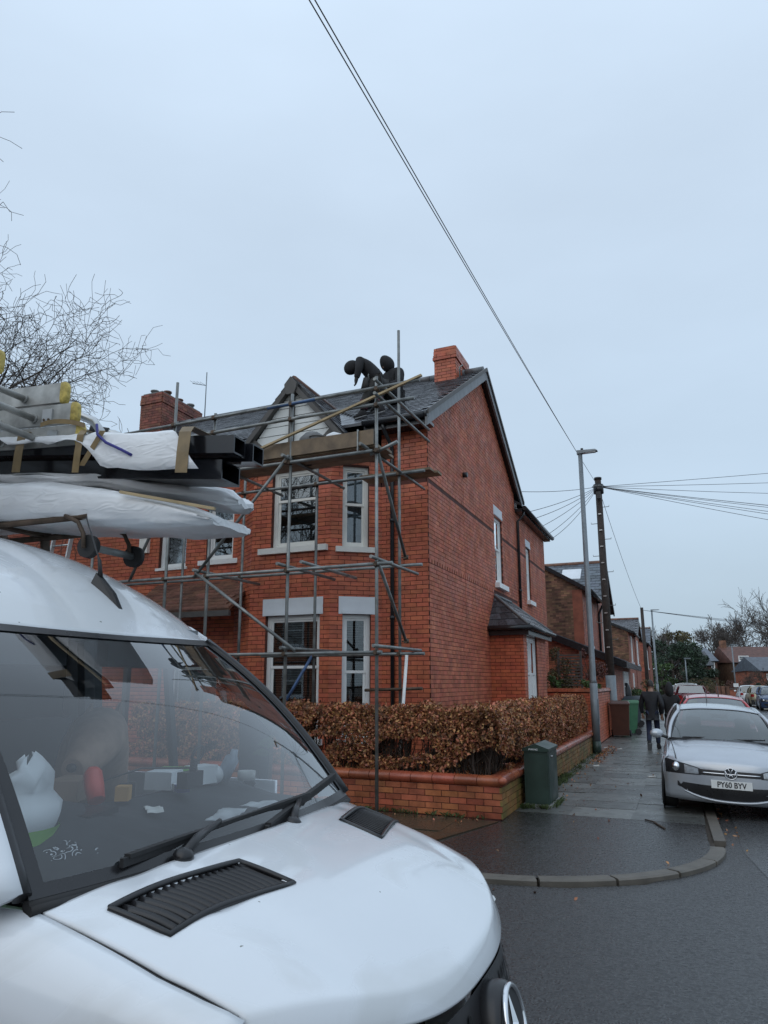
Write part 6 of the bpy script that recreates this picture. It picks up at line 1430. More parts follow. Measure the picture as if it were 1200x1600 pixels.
for w, z in ((-.10, 3.38), (1.40, 3.38), (1.0, 3.38), (-.14, 2.19), (1.30, 2.19), (2.9, 3.38)): tubeo('transom', [H(w, SO - .22, z), H(w - .02, SI + .25, z + .01)])
for z in (5.72, 5.93): tubeo('end_rail', [H(-.14, SO - .2, z), H(-.18, -.45, z + .0)])
# braces
tubeo('brace', [H(1.32, SO - .09, 5.02), H(2.98, SO - .09, 3.28)]); tubeo('brace', [H(2.95, SO - .09, 3.36), H(1.13, SO - .09, 2.15)])
tubeo('brace', [H(-.10, SO + .05, 4.90), H(-.02, SI - .05, 3.62)]); tubeo('brace', [H(-.10, SO + .05, 3.35), H(-.02, SI - .05, 2.33)])
tubeo('brace', [H(1.62, SI - .06, 2.14), H(2.45, SI - .06, .9)], 'bluetube', label='blue painted diagonal brace in front of the bay window')
tubeo('brace', [H(3.5, SO - .06, 4.85), H(4.3, SO - .06, 3.3)])
for w, zt in outer:
    for z in (4.92, 3.30, 2.11, 5.845, 5.60):
        if z < zt: couple(H(w, SO - .03, z))
for w in (.10, 1.62, 3.10): [couple(H(w, SI - .03, z)) for z in (3.49, 2.14, 4.98)]
couple(H(-.02, SI - .03, 3.62)); couple(H(-.02, SI - .03, 2.33)); couple(H(1.38, SO - .06, 4.93))
# boards and toe boards
for k in range(9):
    s0 = SO + .03 + k * .232
    if k > 2: break
    w_ = -.16 - .1 * random.random(); w1 = w_ + .02
    e = (-.16, 3.9, 7.0) if k % 2 else (-.10, 2.6, 6.5)
    for i in range(2): b = MB(); b.hexa([H(e[i] + .01, s0, 5.012), H(e[i + 1], s0, 5.012), H(e[i + 1], s0 + .222, 5.012), H(e[i] + .01, s0 + .222, 5.012)] + [H(w, s, 5.05) for w, s in ((e[i] + .01, s0), (e[i + 1], s0), (e[i + 1], s0 + .222), (e[i] + .01, s0 + .222))]); b.build('scaffold_board', 'board', scf)
for k in range(2): b = MB(); s0 = SI + .05 + k * .232; b.box(H, -.42 - .06 * k, .84, s0, s0 + .222, 5.02, 5.058); b.build('scaffold_board', 'board', scf)
for w0, w1 in ((-.05, 3.85), (3.87, 6.8)): b = MB(); b.box(H, w0, w1, SO + .02, SO - .018, 5.03, 5.255); b.build('toe_board', 'board', scf)
b = MB(); b.box(H, .18, .20, SO - .05, SO - .02, 4.95, 5.27); b.build('board_clip', 'galv', scf)
# things on and by the scaffold
b = MB(); b.beam(H(2.0, SO - .10, 5.14), H(-.82, SO - .06, 5.92), .045, .03); b.build('timber_batten', 'batten', None, label='long pale timber batten leaning across the guard rails', cat='batten')
b = MB(); b.tube([H(-.06, SI - .13, 2.12), H(.07, SI - .2, .35)], .024, 8); b.build('plastic_pipe', 'white', None, label='white plastic pipe leaning against the scaffold above the hedge', cat='pipe')
bk_ = thing('bucket', H(1.05, -2.2, 5.05), 'grey builder bucket tilted on the scaffold platform', 'bucket')
b = MB(); c = H(1.08, -2.25, 5.06); ax = (ZUP * .97 + VX * -.12).normalized(); b.tube([c, c + ax * .34], [.115, .175], 18); b.build('body', 'greydust', bk_)
b = MB(); b.tube([c + ax * .335, c + ax * .35], .185, 18); b.build('rim', 'greydust', bk_)
b = MB(); b.ball(H(1.28, -2.15, 5.2), (.22, .18, .18), 18, 12, fn=lambda q: q * (1 + .3 * noise.noise(q * 9))); b.build('rubble_sack', 'darkcloth', None, label='dark rubble sack slumped beside the bucket on the platform', cat='sack')
b = MB(); b.ball(H(1.22, -2.2, 5.38), (.2, .16, .17), 18, 12, fn=lambda q: q * (1 + .28 * noise.noise(q * 8 + Vector((4, 0, 0))))); b.build('dust_sheet', 'greydust', None, label='bundled dusty grey sheet on top of the dark sack', cat='sheet')
b = MB(); b.box(H, .52, .94, -2.35, -2.2, 5.051, 5.26); b.build('concrete_block', 'concrete', None, label='grey concrete block on the platform behind the toe board', cat='block')
b = MB(); b.ball(H(.80, -2.2, 5.33), (.16, .12, .14), 14, 10, fn=lambda q: q * (1 + .3 * noise.noise(q * 10))); b.build('cement_bag', 'wrap', None, label='crumpled pale bag behind the concrete block', cat='bag')
la = thing('ladder', H(6.2, -2.6, ZP), 'aluminium ladder leaning on the scaffold behind the van roof', 'ladder')
for w in (5.45, 5.85): b = MB(); b.beam(H(w, -3.6, ZP), H(w - .05, -2.75, 5.6), .07, .03, up=VX); b.build('rail', 'alu', la)
for k in range(17): t = (k + .6) / 18; b = MB(); b.tube([H(5.45 - .05 * t, lerp(-3.6, -2.75, t), lerp(ZP, 5.6, t)), H(5.85 - .05 * t, lerp(-3.6, -2.75, t), lerp(ZP, 5.6, t))], .015, 6); b.build('rung', 'alu', la)

# ================================================================ people
def skinmesh(name, joints, bones, m, parent, sub=2, root=0):
    """one continuous surface grown round a skeleton: joints {name: (pos, radius or (rx, ry))}"""
    names = list(joints); org = world_loc(parent) if parent else Vector((0, 0, 0))
    me = bpy.data.meshes.new(name); me.from_pydata([Vector(joints[n][0]) - org for n in names], [(names.index(a), names.index(b_)) for a, b_ in bones], [])
    me.materials.append(M[m]); o = bpy.data.objects.new(name, me); COL.objects.link(o); WL[o.name] = org
    if parent: o.parent = parent
    o.modifiers.new('skin', 'SKIN'); ly = me.skin_vertices[0] if me.skin_vertices else None
    for i, n in enumerate(names):
        r = joints[n][1]; d = me.skin_vertices[0].data[i]; d.radius = r if isinstance(r, tuple) else (r, r); d.use_root = (i == root)
    o.modifiers['skin'].use_smooth_shade = True
    sd = o.modifiers.new('sub', 'SUBSURF'); sd.levels = sub; sd.render_levels = sub
    return o
def person(label, J, top, trousers, shoes, name='person', hood=None, hair=True, coat_len=0, group=None, bm='skin', bulk=1.0):
    """J: joints in world space: head neck chest pelvis, sh/el/wr/ha and hip/kn/an/to with suffix l, r"""
    t = thing(name, (J['anl'] + J['anr']) / 2, label, 'person', group)
    up = (J['head'] - J['neck']).normalized(); face = J['face'].normalized(); face = (face - up * face.dot(up)).normalized(); side = up.cross(face).normalized()
    body = {'pelvis': (J['pelvis'], .10), 'chest': (J['chest'], .11), 'neck': (J['neck'], .055), 'skull': (J['head'] - up * .03, .075)}
    bones = [('pelvis', 'chest'), ('chest', 'neck'), ('neck', 'skull')]
    for s in 'lr':
        body.update({'sh' + s: (J['sh' + s], .055), 'el' + s: (J['el' + s], .04), 'wr' + s: (J['wr' + s], .028 if bm == 'skin' else .04), 'ha' + s: (J['ha' + s], .030 if bm == 'skin' else .045), 'hip' + s: (J['hip' + s], .08), 'kn' + s: (J['kn' + s], .05), 'an' + s: (J['an' + s], .035)})
        bones += [('chest', 'sh' + s), ('sh' + s, 'el' + s), ('el' + s, 'wr' + s), ('wr' + s, 'ha' + s), ('pelvis', 'hip' + s), ('hip' + s, 'kn' + s), ('kn' + s, 'an' + s)]
        d = (J['ha' + s] - J['wr' + s]).normalized(); sd = d.cross(face); sd = sd.normalized() if sd.length > .01 else side
        for k, ln in enumerate((.055, .07, .075, .068)):
            p = J['ha' + s] + sd * (k - 1.5) * .018; c_ = d.cross(sd).normalized()
            body['f%s%d' % (s, k)] = (p + d * ln * .5, .0095 if bm == 'skin' else .012); body['g%s%d' % (s, k)] = (p + d * ln + c_ * .018, .008); bones += [('ha' + s, 'f%s%d' % (s, k)), ('f%s%d' % (s, k), 'g%s%d' % (s, k))]
    skinmesh('body', body, bones, bm, t)
    hd = MB()
    def hf(q):
        z = q.dot(up) / .125; f = q.dot(face) / .10
        return q * (1 - .16 * max(0, -z)) + (face * .012 * max(0, -z) if f > 0 else Vector((0, 0, 0)))
    rows = []
    for j in range(13):
        ph = math.pi * j / 12 - math.pi / 2; rows.append([J['head'] + hf(up * .125 * math.sin(ph) + (face * .10 * math.cos(a) + side * .078 * math.sin(a)) * math.cos(ph)) for a in [2 * math.pi * i / 18 for i in range(18)]])
    hd.grid(rows, True)
    hd.ball(J['head'] + face * .105 - up * .02, (.016, .016, .022), 8, 6)
    for sg in (-1, 1): hd.ball(J['head'] + side * .08 * sg - up * .01, (.016, .022, .03), 8, 6)
    ho = hd.build('head', 'skin', t)
    e = MB(); 
    for sg in (-1, 1): e.ball(J['head'] + face * .093 + side * .032 * sg + up * .012, .011, 8, 6)
    e.build('eye', 'ink', ho); e = MB(); e.ball(J['head'] + face * .094 - up * .065, (.022, .014, .007), 8, 5); e.build('mouth', 'red', ho)
    jk = {'pelvis': (J['pelvis'] - (J['chest'] - J['pelvis']).normalized() * (.06 + coat_len * .0), (.165, .135)), 'waist': (J['pelvis'].lerp(J['chest'], .5), (.165, .13)), 'chest': (J['chest'], (.185, .14)), 'neck': (J['neck'] + up * .0, .075)}
    jb = [('pelvis', 'waist'), ('waist', 'chest'), ('chest', 'neck')]
    if coat_len: jk['hem'] = (J['pelvis'] - ZUP * coat_len, (.225, .185)); jb.append(('pelvis', 'hem'))
    for s in 'lr':
        jk.update({'sh' + s: (J['sh' + s], .085), 'el' + s: (J['el' + s], .062), 'wr' + s: (J['wr' + s], .046)}); jb += [('chest', 'sh' + s), ('sh' + s, 'el' + s), ('el' + s, 'wr' + s)]
    jk = {n: (p, tuple(x * bulk for x in r) if isinstance(r, tuple) else r * bulk) for n, (p, r) in jk.items()}
    skinmesh('jacket', jk, jb, top, t)
    tj = {'pelvis': (J['pelvis'], (.115, .10))}; tb2 = []
    for s in 'lr':
        tj.update({'hip' + s: (J['hip' + s], .082), 'kn' + s: (J['kn' + s], .072), 'an' + s: (J['an' + s] + ZUP * .02, .058)}); tb2 += [('pelvis', 'hip' + s), ('hip' + s, 'kn' + s), ('kn' + s, 'an' + s)]
    tj = {n: (p, tuple(x * bulk for x in r) if isinstance(r, tuple) else r * bulk) for n, (p, r) in tj.items()}
    skinmesh('trousers', tj, tb2, trousers, t)
    for s in 'lr':
        b = MB(); a, to = J['an' + s], J['to' + s]; d = (to - a); fl = d.normalized(); sd = fl.cross(ZUP); sd = sd.normalized() if sd.length > .01 else side; u2 = sd.cross(fl)
        rows = []
        for k, (x, w_, h0, h1) in enumerate(((-.075, .03, -.07, .02), (-.05, .042, -.085, .05), (.02, .045, -.085, .055), (.09, .048, -.085, .0), (.15, .045, -.085, -.03), (.185, .022, -.08, -.05))):
            rows.append([a + fl * x + sd * (w_ * math.copysign(abs(math.cos(q)) ** .6, math.cos(q))) + u2 * ((h0 + h1) / 2 + (h1 - h0) / 2 * math.copysign(abs(math.sin(q)) ** .6, math.sin(q))) for q in [i * math.pi / 6 for i in range(12)]])
        b.grid(rows, True); b.F([b.V(p) for p in rows[0]]); b.F([b.V(p) for p in rows[-1]]); sh = b.build('shoe', shoes, t)
        c = MB(); c.grid([[p - u2 * .0 for p in (a + fl * x - sd * .048 - u2 * .087, a + fl * x + sd * .048 - u2 * .087)] for x in (-.07, .05, .17)], smooth=False); o = c.build('sole', 'lead', sh); o.modifiers.new('s', 'SOLIDIFY').thickness = .018
    if hood:
        b = MB(); rows = []
        for j in range(13):
            ph = math.pi * j / 12 - math.pi / 2
            row = []
            for i in range(20):
                a = 2 * math.pi * i / 20; fr = max(0, math.cos(a)) * math.cos(ph); q = up * ((.16 if bulk == 1 else .13) * math.sin(ph)) + (face * .135 * math.cos(a) + side * .108 * math.sin(a)) * math.cos(ph)
                q = q * (1 - (.42 if bulk == 1 else .22) * fr ** 3) * (1 + .6 * (bulk - 1)) - up * (.03 if bulk == 1 else .012) * (1 - math.sin(ph)) + up * (.03 if bulk != 1.22 else 0) * max(0, math.sin(ph)) ** 3 - face * .01; row.append(J['head'] + q)
            rows.append(row)
        b.grid(rows, True); b.build('hood', hood, t)
    elif hair:
        b = MB(); rows = []
        for j in range(10):
            ph = lerp(-.35, math.pi / 2, j / 9)
            rows.append([J['head'] + (up * .138 * math.sin(ph) + (face * .108 * math.cos(a) * (1 if math.cos(a) < .3 or ph > .55 else .8) + side * .086 * math.sin(a)) * math.cos(ph)) * (1 + .06 * noise.noise(Vector((a * 3, ph * 6, 1)))) for a in [2 * math.pi * i / 22 for i in range(22)]])
        b.grid(rows, True); b.build('hair', 'hair', t)
    return t
def walker(w, s, yaw, h, label, top, trousers, sw, hood=None, coat=.2, name='person'):
    o = H(w, s, ZP); Fw = (UX.normalized() * math.cos(yaw) + -VX.normalized() * math.sin(yaw)).normalized(); Rt = Vector((Fw.y, -Fw.x, 0)); k = h / 1.75
    p = lambda r, f, z: o + Rt * r * k + Fw * f * k + ZUP * z * k
    J = dict(face=Fw, head=p(0, .03, 1.63), neck=p(0, .0, 1.47), chest=p(0, -.01, 1.30), pelvis=p(0, 0, .95))
    for sd, sg in (('l', -1), ('r', 1)):
        st_ = sw * sg
        J['sh' + sd] = p(.19 * sg, 0, 1.39); J['el' + sd] = p(.27 * sg, -.10 * st_ - .04, 1.12); J['wr' + sd] = p(.25 * sg, -.06 * st_ + .06, .90); J['ha' + sd] = p(.24 * sg, -.05 * st_ + .09, .83)
        J['hip' + sd] = p(.095 * sg, 0, .90)
        if st_ > 0: J['kn' + sd] = p(.10 * sg, .13, .50); J['an' + sd] = p(.10 * sg, .20, .09); J['to' + sd] = p(.12 * sg, .36, .08)
        else: J['kn' + sd] = p(.10 * sg, .02, .50); J['an' + sd] = p(.11 * sg, -.25, .17); J['to' + sd] = p(.13 * sg, -.16, .02)
    return person(label, J, top, trousers, 'darkcloth', hood=hood, coat_len=coat, name=name)
walker(-3.13, 9.0, 0, 1.68, 'man in a black jacket and dark jeans walking away on the pavement', 'navy', 'denim', 1)
walker(-3.58, 9.2, 0, 1.58, 'woman in a hooded black knee length coat walking away beside the man', 'darkcloth', 'darkcloth', -1, hood='darkcloth', coat=.42)
# the two roofers
def rz(w, s): return H(w, s, roofz(s) + .02)
Bf = VX.normalized(); fw = (Bf * .9 - UX * .25).normalized(); lat = Vector((-fw.y, fw.x, 0))
f1, f2 = rz(1.34, .12), rz(1.02, .28)
pel = H(1.06, .30, 7.33)
J = dict(face=(fw * .2 - ZUP * .95), head=pel + fw * .54 + ZUP * .28, neck=pel + fw * .38 + ZUP * .35, chest=pel + fw * .27 + ZUP * .31, pelvis=pel)
J['anl'] = f1 + ZUP * .09; J['anr'] = f2 + ZUP * .09; J['tol'] = J['anl'] + fw * .2 + ZUP * -.05; J['tor'] = J['anr'] + fw * .2 - ZUP * .05
J['hipl'] = pel + fw * .03 - UX * .1 - ZUP * .04; J['hipr'] = pel + UX * .1 - ZUP * .04
J['knl'] = J['anl'].lerp(J['hipl'], .5) + fw * .06; J['knr'] = J['anr'].lerp(J['hipr'], .5) + fw * .06
for sd, sg in (('l', -1), ('r', 1)):
    J['sh' + sd] = J['chest'] + fw * .04 + UX * .17 * sg + ZUP * .04; J['el' + sd] = J['sh' + sd] - fw * .05 - ZUP * .23; J['wr' + sd] = J['el' + sd] + fw * .06 - ZUP * .22; J['ha' + sd] = J['wr' + sd] - ZUP * .07 + fw * .02
J['ell'] = J['shl'] - ZUP * .20 - UX * .10 - fw * .02; J['wrl'] = J['ell'] + fw * .05 - ZUP * .20; J['hal'] = J['wrl'] + fw * .01 - ZUP * .07
rf = person('roofer in dark hooded workwear bending forward over the slates', J, 'darkcloth', 'workcloth', 'darkcloth', hood='darkcloth', bm='workcloth', bulk=1.22)
b = MB(); c = J['pelvis'].lerp(J['chest'], .35); b.grid([[c + (UX * math.cos(a) * .172 + (ZUP * .9 - fw * .3) * math.sin(a) * .142) + fw * d for a in [math.pi * 2 * i / 20 for i in range(21)]] for d in (-.05, .05)]); b.build('reflective_band', 'reflect', rf)
for s in 'lr': b = MB(); q = J['an' + s].lerp(J['kn' + s], .45); b.tube([q - ZUP * .09, q + ZUP * .10], [.068, .074], 12); b.build('knee_patch', 'pinkcloth', rf)
b = MB(); b.tube([J['pelvis'] + fw * .18 - UX * .2 - ZUP * .02, J['pelvis'] + fw * .2 - UX * .21 - ZUP * .24], [.05, .075], 10); b.build('tool_pouch', 'workcloth', rf)
pel = H(1.0, 1.0, roofz(1.0) + .19); fw2 = (Bf * .55 - UX * .85).normalized()
J = dict(face=(fw2 * .85 - ZUP * .45).normalized(), head=pel + fw2 * .20 + ZUP * .64, neck=pel + fw2 * .11 + ZUP * .52, chest=pel + fw2 * .05 + ZUP * .36, pelvis=pel)
sd_ = Vector((-fw2.y, fw2.x, 0))
for sd, sg in (('l', 1), ('r', -1)):
    J['sh' + sd] = J['chest'] + sd_ * .22 * sg + ZUP * .07; J['el' + sd] = J['sh' + sd] + sd_ * .07 * sg - ZUP * .26 + fw2 * .06; J['wr' + sd] = J['el' + sd] + fw2 * .22 - ZUP * .08 - sd_ * .06 * sg; J['ha' + sd] = J['wr' + sd] + fw2 * .07
    J['hip' + sd] = pel + sd_ * .10 * sg; J['kn' + sd] = pel + fw2 * .36 + sd_ * .14 * sg + ZUP * .10; an = pel + fw2 * .52 + sd_ * .13 * sg; q = (an - P0); ws_ = q.dot(VX) , q.dot(UX); an.z = roofz(q.dot(UX)) + .10
    J['an' + sd] = an; J['to' + sd] = an + fw2 * .2 - ZUP * .10
person('roofer in a pointed black hood crouching on the slates behind the other', J, 'darkcloth', 'darkcloth', 'darkcloth', hood='darkcloth', bm='workcloth', bulk=1.3)
# ================================================================ cars
class Car:
    def __init__(s, label, w, sn, paint, yaw=0, k=1.0, kz=1.0, roll=0.0, group='cars parked along the street', nose_to_cam=True, base=None, detail=1, suv=0, len_=3.95, mirrors=True):
        s.mirrors = mirrors
        s.k, s.kz, s.suv, s.L = k, kz, suv, len_
        f = -UX.normalized() if nose_to_cam else UX.normalized()
        s.F = (Matrix.Rotation(yaw, 3, 'Z') @ f); s.Lf = ZUP.cross(s.F); s.o = (Vector(base) if base else H(w, sn, 0)) + ZUP * .03; s.roll = roll
        s.t = thing('parked_car', s.o - s.F * len_ / 2 * k, label, 'car', group); s.p = paint; s.build(detail)
    def T(s, x, y, z): return s.o + s.F * (x * s.k) + s.Lf * (y * s.k) + ZUP * (z * s.kz + y * s.k * s.roll + .035 * (s.roll != 0))
    def xf(s, y, z): return -(.27 * (abs(y) / .82) ** 3.2) - .35 * max(0, z - .56) ** 1.5 - .25 * max(0, .36 - z)
    def xw(s, y): return -(1.02 + .16 * (abs(y) / .72) ** 2)
    def zh(s, y): return .735 - .03 * (abs(y) / .8) ** 2
    def g(s, name, rows, m, parent=None, thick=0, closed=False):
        b = MB(); b.grid([[s.T(*p) for p in r] for r in rows], closed); o = b.build(name, m, parent or s.t)
        if thick: md = o.modifiers.new('s', 'SOLIDIFY'); md.thickness = thick; md.offset = 0
        return o
    def patch(s, name, y0, y1, zfa, zfb, m, off=.008, parent=None, n=14, q=5, taper=None):
        """a panel lying on the nose between two height curves"""
        return s.g(name, [[(s.xf(y, lerp(zfa(y), zfb(y), j / q)) + off, y, lerp(zfa(y), zfb(y), j / q)) for y in [lerp(y0, y1, i / n) for i in range(n + 1)]] for j in range(q + 1)], m, parent)
    def build(s, detail):
        L_ = s.L; N = 24; ys = [-.82 + 1.64 * i / N for i in range(N + 1)]; dz = s.suv
        b = MB(); rows = [[s.T(s.xf(y, z), y, z) for y in ys] for z in (.19, .26, .34, .42, .50, .58, .64, .69)]
        rows.append([s.T(s.xf(y, s.zh(y)) - .01, y, s.zh(y)) for y in ys])
        for j in range(1, 9):
            t = j / 8; rows.append([s.T(lerp(s.xf(y, s.zh(y)) - .01, s.xw(y * .9), t), y * lerp(1, .92, t), lerp(s.zh(y), .965 - .05 * (abs(y) / .8) ** 2.4, t ** .62) - .012 * math.exp(-((abs(y) - .58) / .04) ** 2) * t) for y in ys])
        b.grid(rows)
        # sides: from the nose edge to the tail
        for sg in (-1, 1):
            xs = [s.xf(.82, .5), -.5, -.8, -1.15, -1.6, -2.2, -2.8, -3.3, -L_ + .35, -L_ + .08]
            pr = [(.80, .20), (.82, .30), (.83, .45), (.842, .62), (.82, .74), (.79, .86), (.765, .925)]
            r2 = []
            for x in xs:
                fr = min(1, max(0, (-x - .34) / .9)); bk = min(1, max(0, (-x - (L_ - .9)) / .8)); row = []
                for y, z in pr:
                    zt = z if z < .7 else lerp(.70 + (z - .70) * .25, z + .05 * bk, fr ** .7)
                    yy = y - .10 * bk ** 2 * (1 if z < .9 else .6) - .01 * (1 - fr); row.append(s.T(x, sg * yy, zt))
                r2.append(row)
            b.grid(r2)
            b.grid([r2[i][-1:] + [s.T(xs[i], sg * .735, .94 + .02)] for i in range(3, len(xs))])
        # tail
        tr = []
        for z, x in ((.22, -L_ + .12), (.35, -L_ + .02), (.50, -L_), (.62, -L_ + .01), (.75, -L_ + .06), (.90, -L_ + .10), (.97 + dz * .3, -L_ + .13)):
            tr.append([s.T(x + .22 * (abs(y) / .75) ** 3, y * .90, z) for y in ys])
        b.grid(tr)
        # roof
        RW = .57; zr_ = lambda x: 1.40 + .06 * math.sin(min(1, max(0, (-x - 1.72) / 1.9)) * math.pi * .8) - (.05 * max(0, (-x - 3.0)) if not dz else 0)
        xr0, xr1 = -1.72, -L_ + .42
        rr_ = []
        for j in range(9):
            x = lerp(xr0, xr1, j / 8); rr_.append([s.T(x + (.07 * (1 - (y / RW) ** 2) if j == 0 else 0) - (.04 * (1 - (y / RW) ** 2) if j == 8 else 0), y * 1.02, zr_(x) - .055 * (abs(y) / RW) ** 2.6 - (0.0)) for y in [RW * (-1 + i / 8) for i in range(17)]])
        b.grid(rr_); body = b.build('body', s.p, s.t); md = body.modifiers.new('s', 'SOLIDIFY'); md.thickness = .012; md.offset = 0
        # pillars
        zs = lambda x: zr_(x) - .055
        for sg in (-1, 1):
            for (p, q, r0) in (((s.xw(.70) - .02, .735, .93), (xr0 - .0, RW, zs(xr0)), .034), ((-2.45, .745, .93), (-2.5, RW + .02, zs(-2.5)), .035), ((-L_ + .62, .74, .93), (xr1 - .02, RW, zs(xr1)), .075)):
                bb = MB(); P_, Q_ = Vector(p), Vector(q); pts = [P_.lerp(Q_, t) + Vector((0, .035 * math.sin(math.pi * t), .03 * math.sin(math.pi * t))) for t in [i / 6 for i in range(7)]]; bb.tube([s.T(v.x, sg * v.y, v.z) for v in pts], r0 * s.k, 8); bb.build('pillar', s.p if r0 != .035 else 'black', s.t)
            bb = MB(); bb.tube([s.T(x, sg * (RW + .012), zs(x) - .0) for x in [lerp(xr0, xr1, i / 8) for i in range(9)]], .022 * s.k, 6); bb.build('roof_rail', s.p, s.t)
            # side glass
            s.g('side_window', [[(lerp(s.xw(.70) - .06, -L_ + .66, i / 8), sg * .742, .945) for i in range(9)], [(lerp(-1.45, -L_ + .58, i / 8), sg * .685, 1.18) for i in range(9)], [(lerp(xr0 - .03, xr1, i / 8), sg * (RW + .005), zs(lerp(xr0, xr1, i / 8)) - .01) for i in range(9)]], 'carglass')
            if s.mirrors:
              bb = MB(); bb.tube([s.T(-1.14, sg * .76, .95), s.T(-1.12, sg * .86, .985)], .025 * s.k, 6)
              mr = bb.build('mirror_arm', 'black', s.t); bb = MB(); bb.ball(s.T(-1.11, sg * .905, 1.005), (.10 * s.k, .075 * s.k, .066 * s.k), 14, 10); bb.build('mirror', s.p, s.t)
            bb = MB(); bb.tube([s.T(x, sg * .845, .66) for x in (-.62, -1.4, -2.4, -3.2)], .008, 5); bb.build('body_crease', s.p, s.t)
        # windscreens
        wsn = [[(lerp(s.xw(y), xr0 + .07 * (1 - (y / .72) ** 2), t) + .03 * math.sin(math.pi * t), lerp(y, y * RW / .73, t), lerp(.955 - .02 * (abs(y) / .7) ** 2, zr_(xr0) - .05 * (abs(y) / .73) ** 2.6, t) + .02 * math.sin(math.pi * t)) for y in [-.72 + 1.44 * i / 16 for i in range(17)]] for t in [j / 8 for j in range(9)]]
        s.g('windscreen', wsn, 'carglass')
        bb = MB(); lo = [s.T(*p) for p in wsn[0]]; bb.tube([p + ZUP * .004 for p in lo], .018 * s.k, 6); bb.tube([s.T(*r[0]) for r in wsn] , .012 * s.k, 5); bb.tube([s.T(*r[-1]) for r in wsn], .012 * s.k, 5); bb.tube([s.T(*p) for p in wsn[-1]], .010 * s.k, 5); bb.build('windscreen_seal', 'black', s.t, kind='stuff')
        rg = [[(lerp(-L_ + .135, xr1 - .03, t), y * lerp(.86, .72, t), lerp(.98 + dz * .3, zr_(xr1) - .03, t)) for y in [-.78 + 1.56 * i / 10 for i in range(11)]] for t in (0, .5, 1)]
        s.g('rear_window', rg, 'carglass')
        # cabin
        bb = MB(); 
        for y in (-.36, .36): bb.box(lambda x, yy, z: s.T(x, yy, z), -2.45, -2.2, y - .22, y + .22, .5, 1.05); bb.box(lambda x, yy, z: s.T(x, yy, z), -2.42, -2.32, y - .11, y + .11, 1.07, 1.24)
        bb.box(lambda x, yy, z: s.T(x, yy, z), -3.35, -3.1, -.62, .62, .5, 1.05); bb.build('seat', 'seat', s.t, kind='stuff')
        s.g('dashboard', [[(x, y, z) for y in (-.7, -.3, .3, .7)] for x, z in ((-1.08, .93), (-1.35, .95), (-1.55, .92), (-1.58, .7))], 'dash')
        bb = MB(); bb.box(lambda x, yy, z: s.T(x, yy, z), -L_ + .1, -.35, -.74, .74, .17, .5); bb.build('floor_pan', 'black', s.t)
        # wheels and arches
        for x in (-.78, -L_ + .72):
            for sg in (-1, 1):
                bb = MB(); bb.tube([s.T(x, sg * .845, .31), s.T(x, sg * .855, .31)], .355 * s.k, 24); bb.build('wheel_arch', 'black', s.t)
                bb = MB(); c = [s.T(x, sg * y, .31) for y in (.66, .69, .855, .872)]; 
                bb.tube(c, [.27 * s.k, .305 * s.k, .305 * s.k, .27 * s.k], 24); wh = bb.build('wheel', 'tyre', s.t)
                bb = MB(); bb.tube([s.T(x, sg * .86, .31), s.T(x, sg * .876, .31)], .2 * s.k, 16)
                bb.build('rim', 'lamp_steel', wh)
        if detail: s.front(detail)
        s.rear()
    def front(s, detail):
        for sg in (-1, 1):
            a, b_ = (.36, .80); n = 12; ys = [lerp(a, b_, i / n) for i in range(n + 1)]
            lo = lambda y: .548 - .012 * ((y - .36) / .44); hi = lambda y: min(.722, .628 + .10 * ((y - .36) / .44) ** .75)
            hl = s.g('headlight', [[(s.xf(y, lerp(lo(y), hi(y), j / 5)) + .010, sg * y, lerp(lo(y), hi(y), j / 5)) for y in ys] for j in range(6)], 'black')
            s.g('lens', [[(s.xf(y, lerp(lo(y) + .012, hi(y) - .012, j / 4)) + .016, sg * y, lerp(lo(y) + .012, hi(y) - .012, j / 4)) for y in [lerp(.39, .56, i / 6) for i in range(7)]] for j in range(5)], 'lampglass', hl)
            bb = MB(); c = (s.xf(.66, .64) + .004, sg * .66, .628); bb.ball(s.T(*c), (.06 * s.k, .06 * s.k, .062 * s.k), 14, 10); bb.build('lamp_bowl', 'chrome', hl)
        for sg in (-1, 1):
            bb = MB(); bb.tube([s.T(lerp(s.xf(.62, .72) - .03, s.xw(.66) - .02, t), sg * lerp(.66, .72, t), lerp(.735, .945, t ** .62) + .002 - .02 * t) for t in [i / 10 for i in range(11)]], .006, 5); bb.build('shut_line', 'black', s.t)
        s.patch('grille', -.37, .37, lambda y: .553, lambda y: .628, 'black', .010)
        bb = MB(); bb.tube([s.T(s.xf(y, .585) + .016, y, .587) for y in [-.35 + .7 * i / 14 for i in range(15)]], .008, 6); bb.build('grille_bar', 'chrome', s.t)
        s.patch('lower_intake', -.66, .66, lambda y: .235 + .14 * (abs(y) / .66) ** 2.6, lambda y: .415 + .02 * (abs(y) / .66) ** 2, 'black', .008)
        bb = MB(); bb.tube([s.T(s.xf(y, .25) + .012, y, .215 + .17 * (abs(y) / .7) ** 2.6) for y in [-.70 + 1.4 * i / 20 for i in range(21)]], .014, 6); bb.build('bumper_trim', 'silver' if s.p == 'silver' else 'black', s.t)
        pl = MB(); zp, hp, wp = .445, .053, .245; x0 = s.xf(0, .43) + .012; xe = x0
        pl.box(s.T, xe - .02, xe + .006, -wp, wp, zp - hp, zp + hp); s.plate = pl.build('number_plate', 'plate_w', s.t)
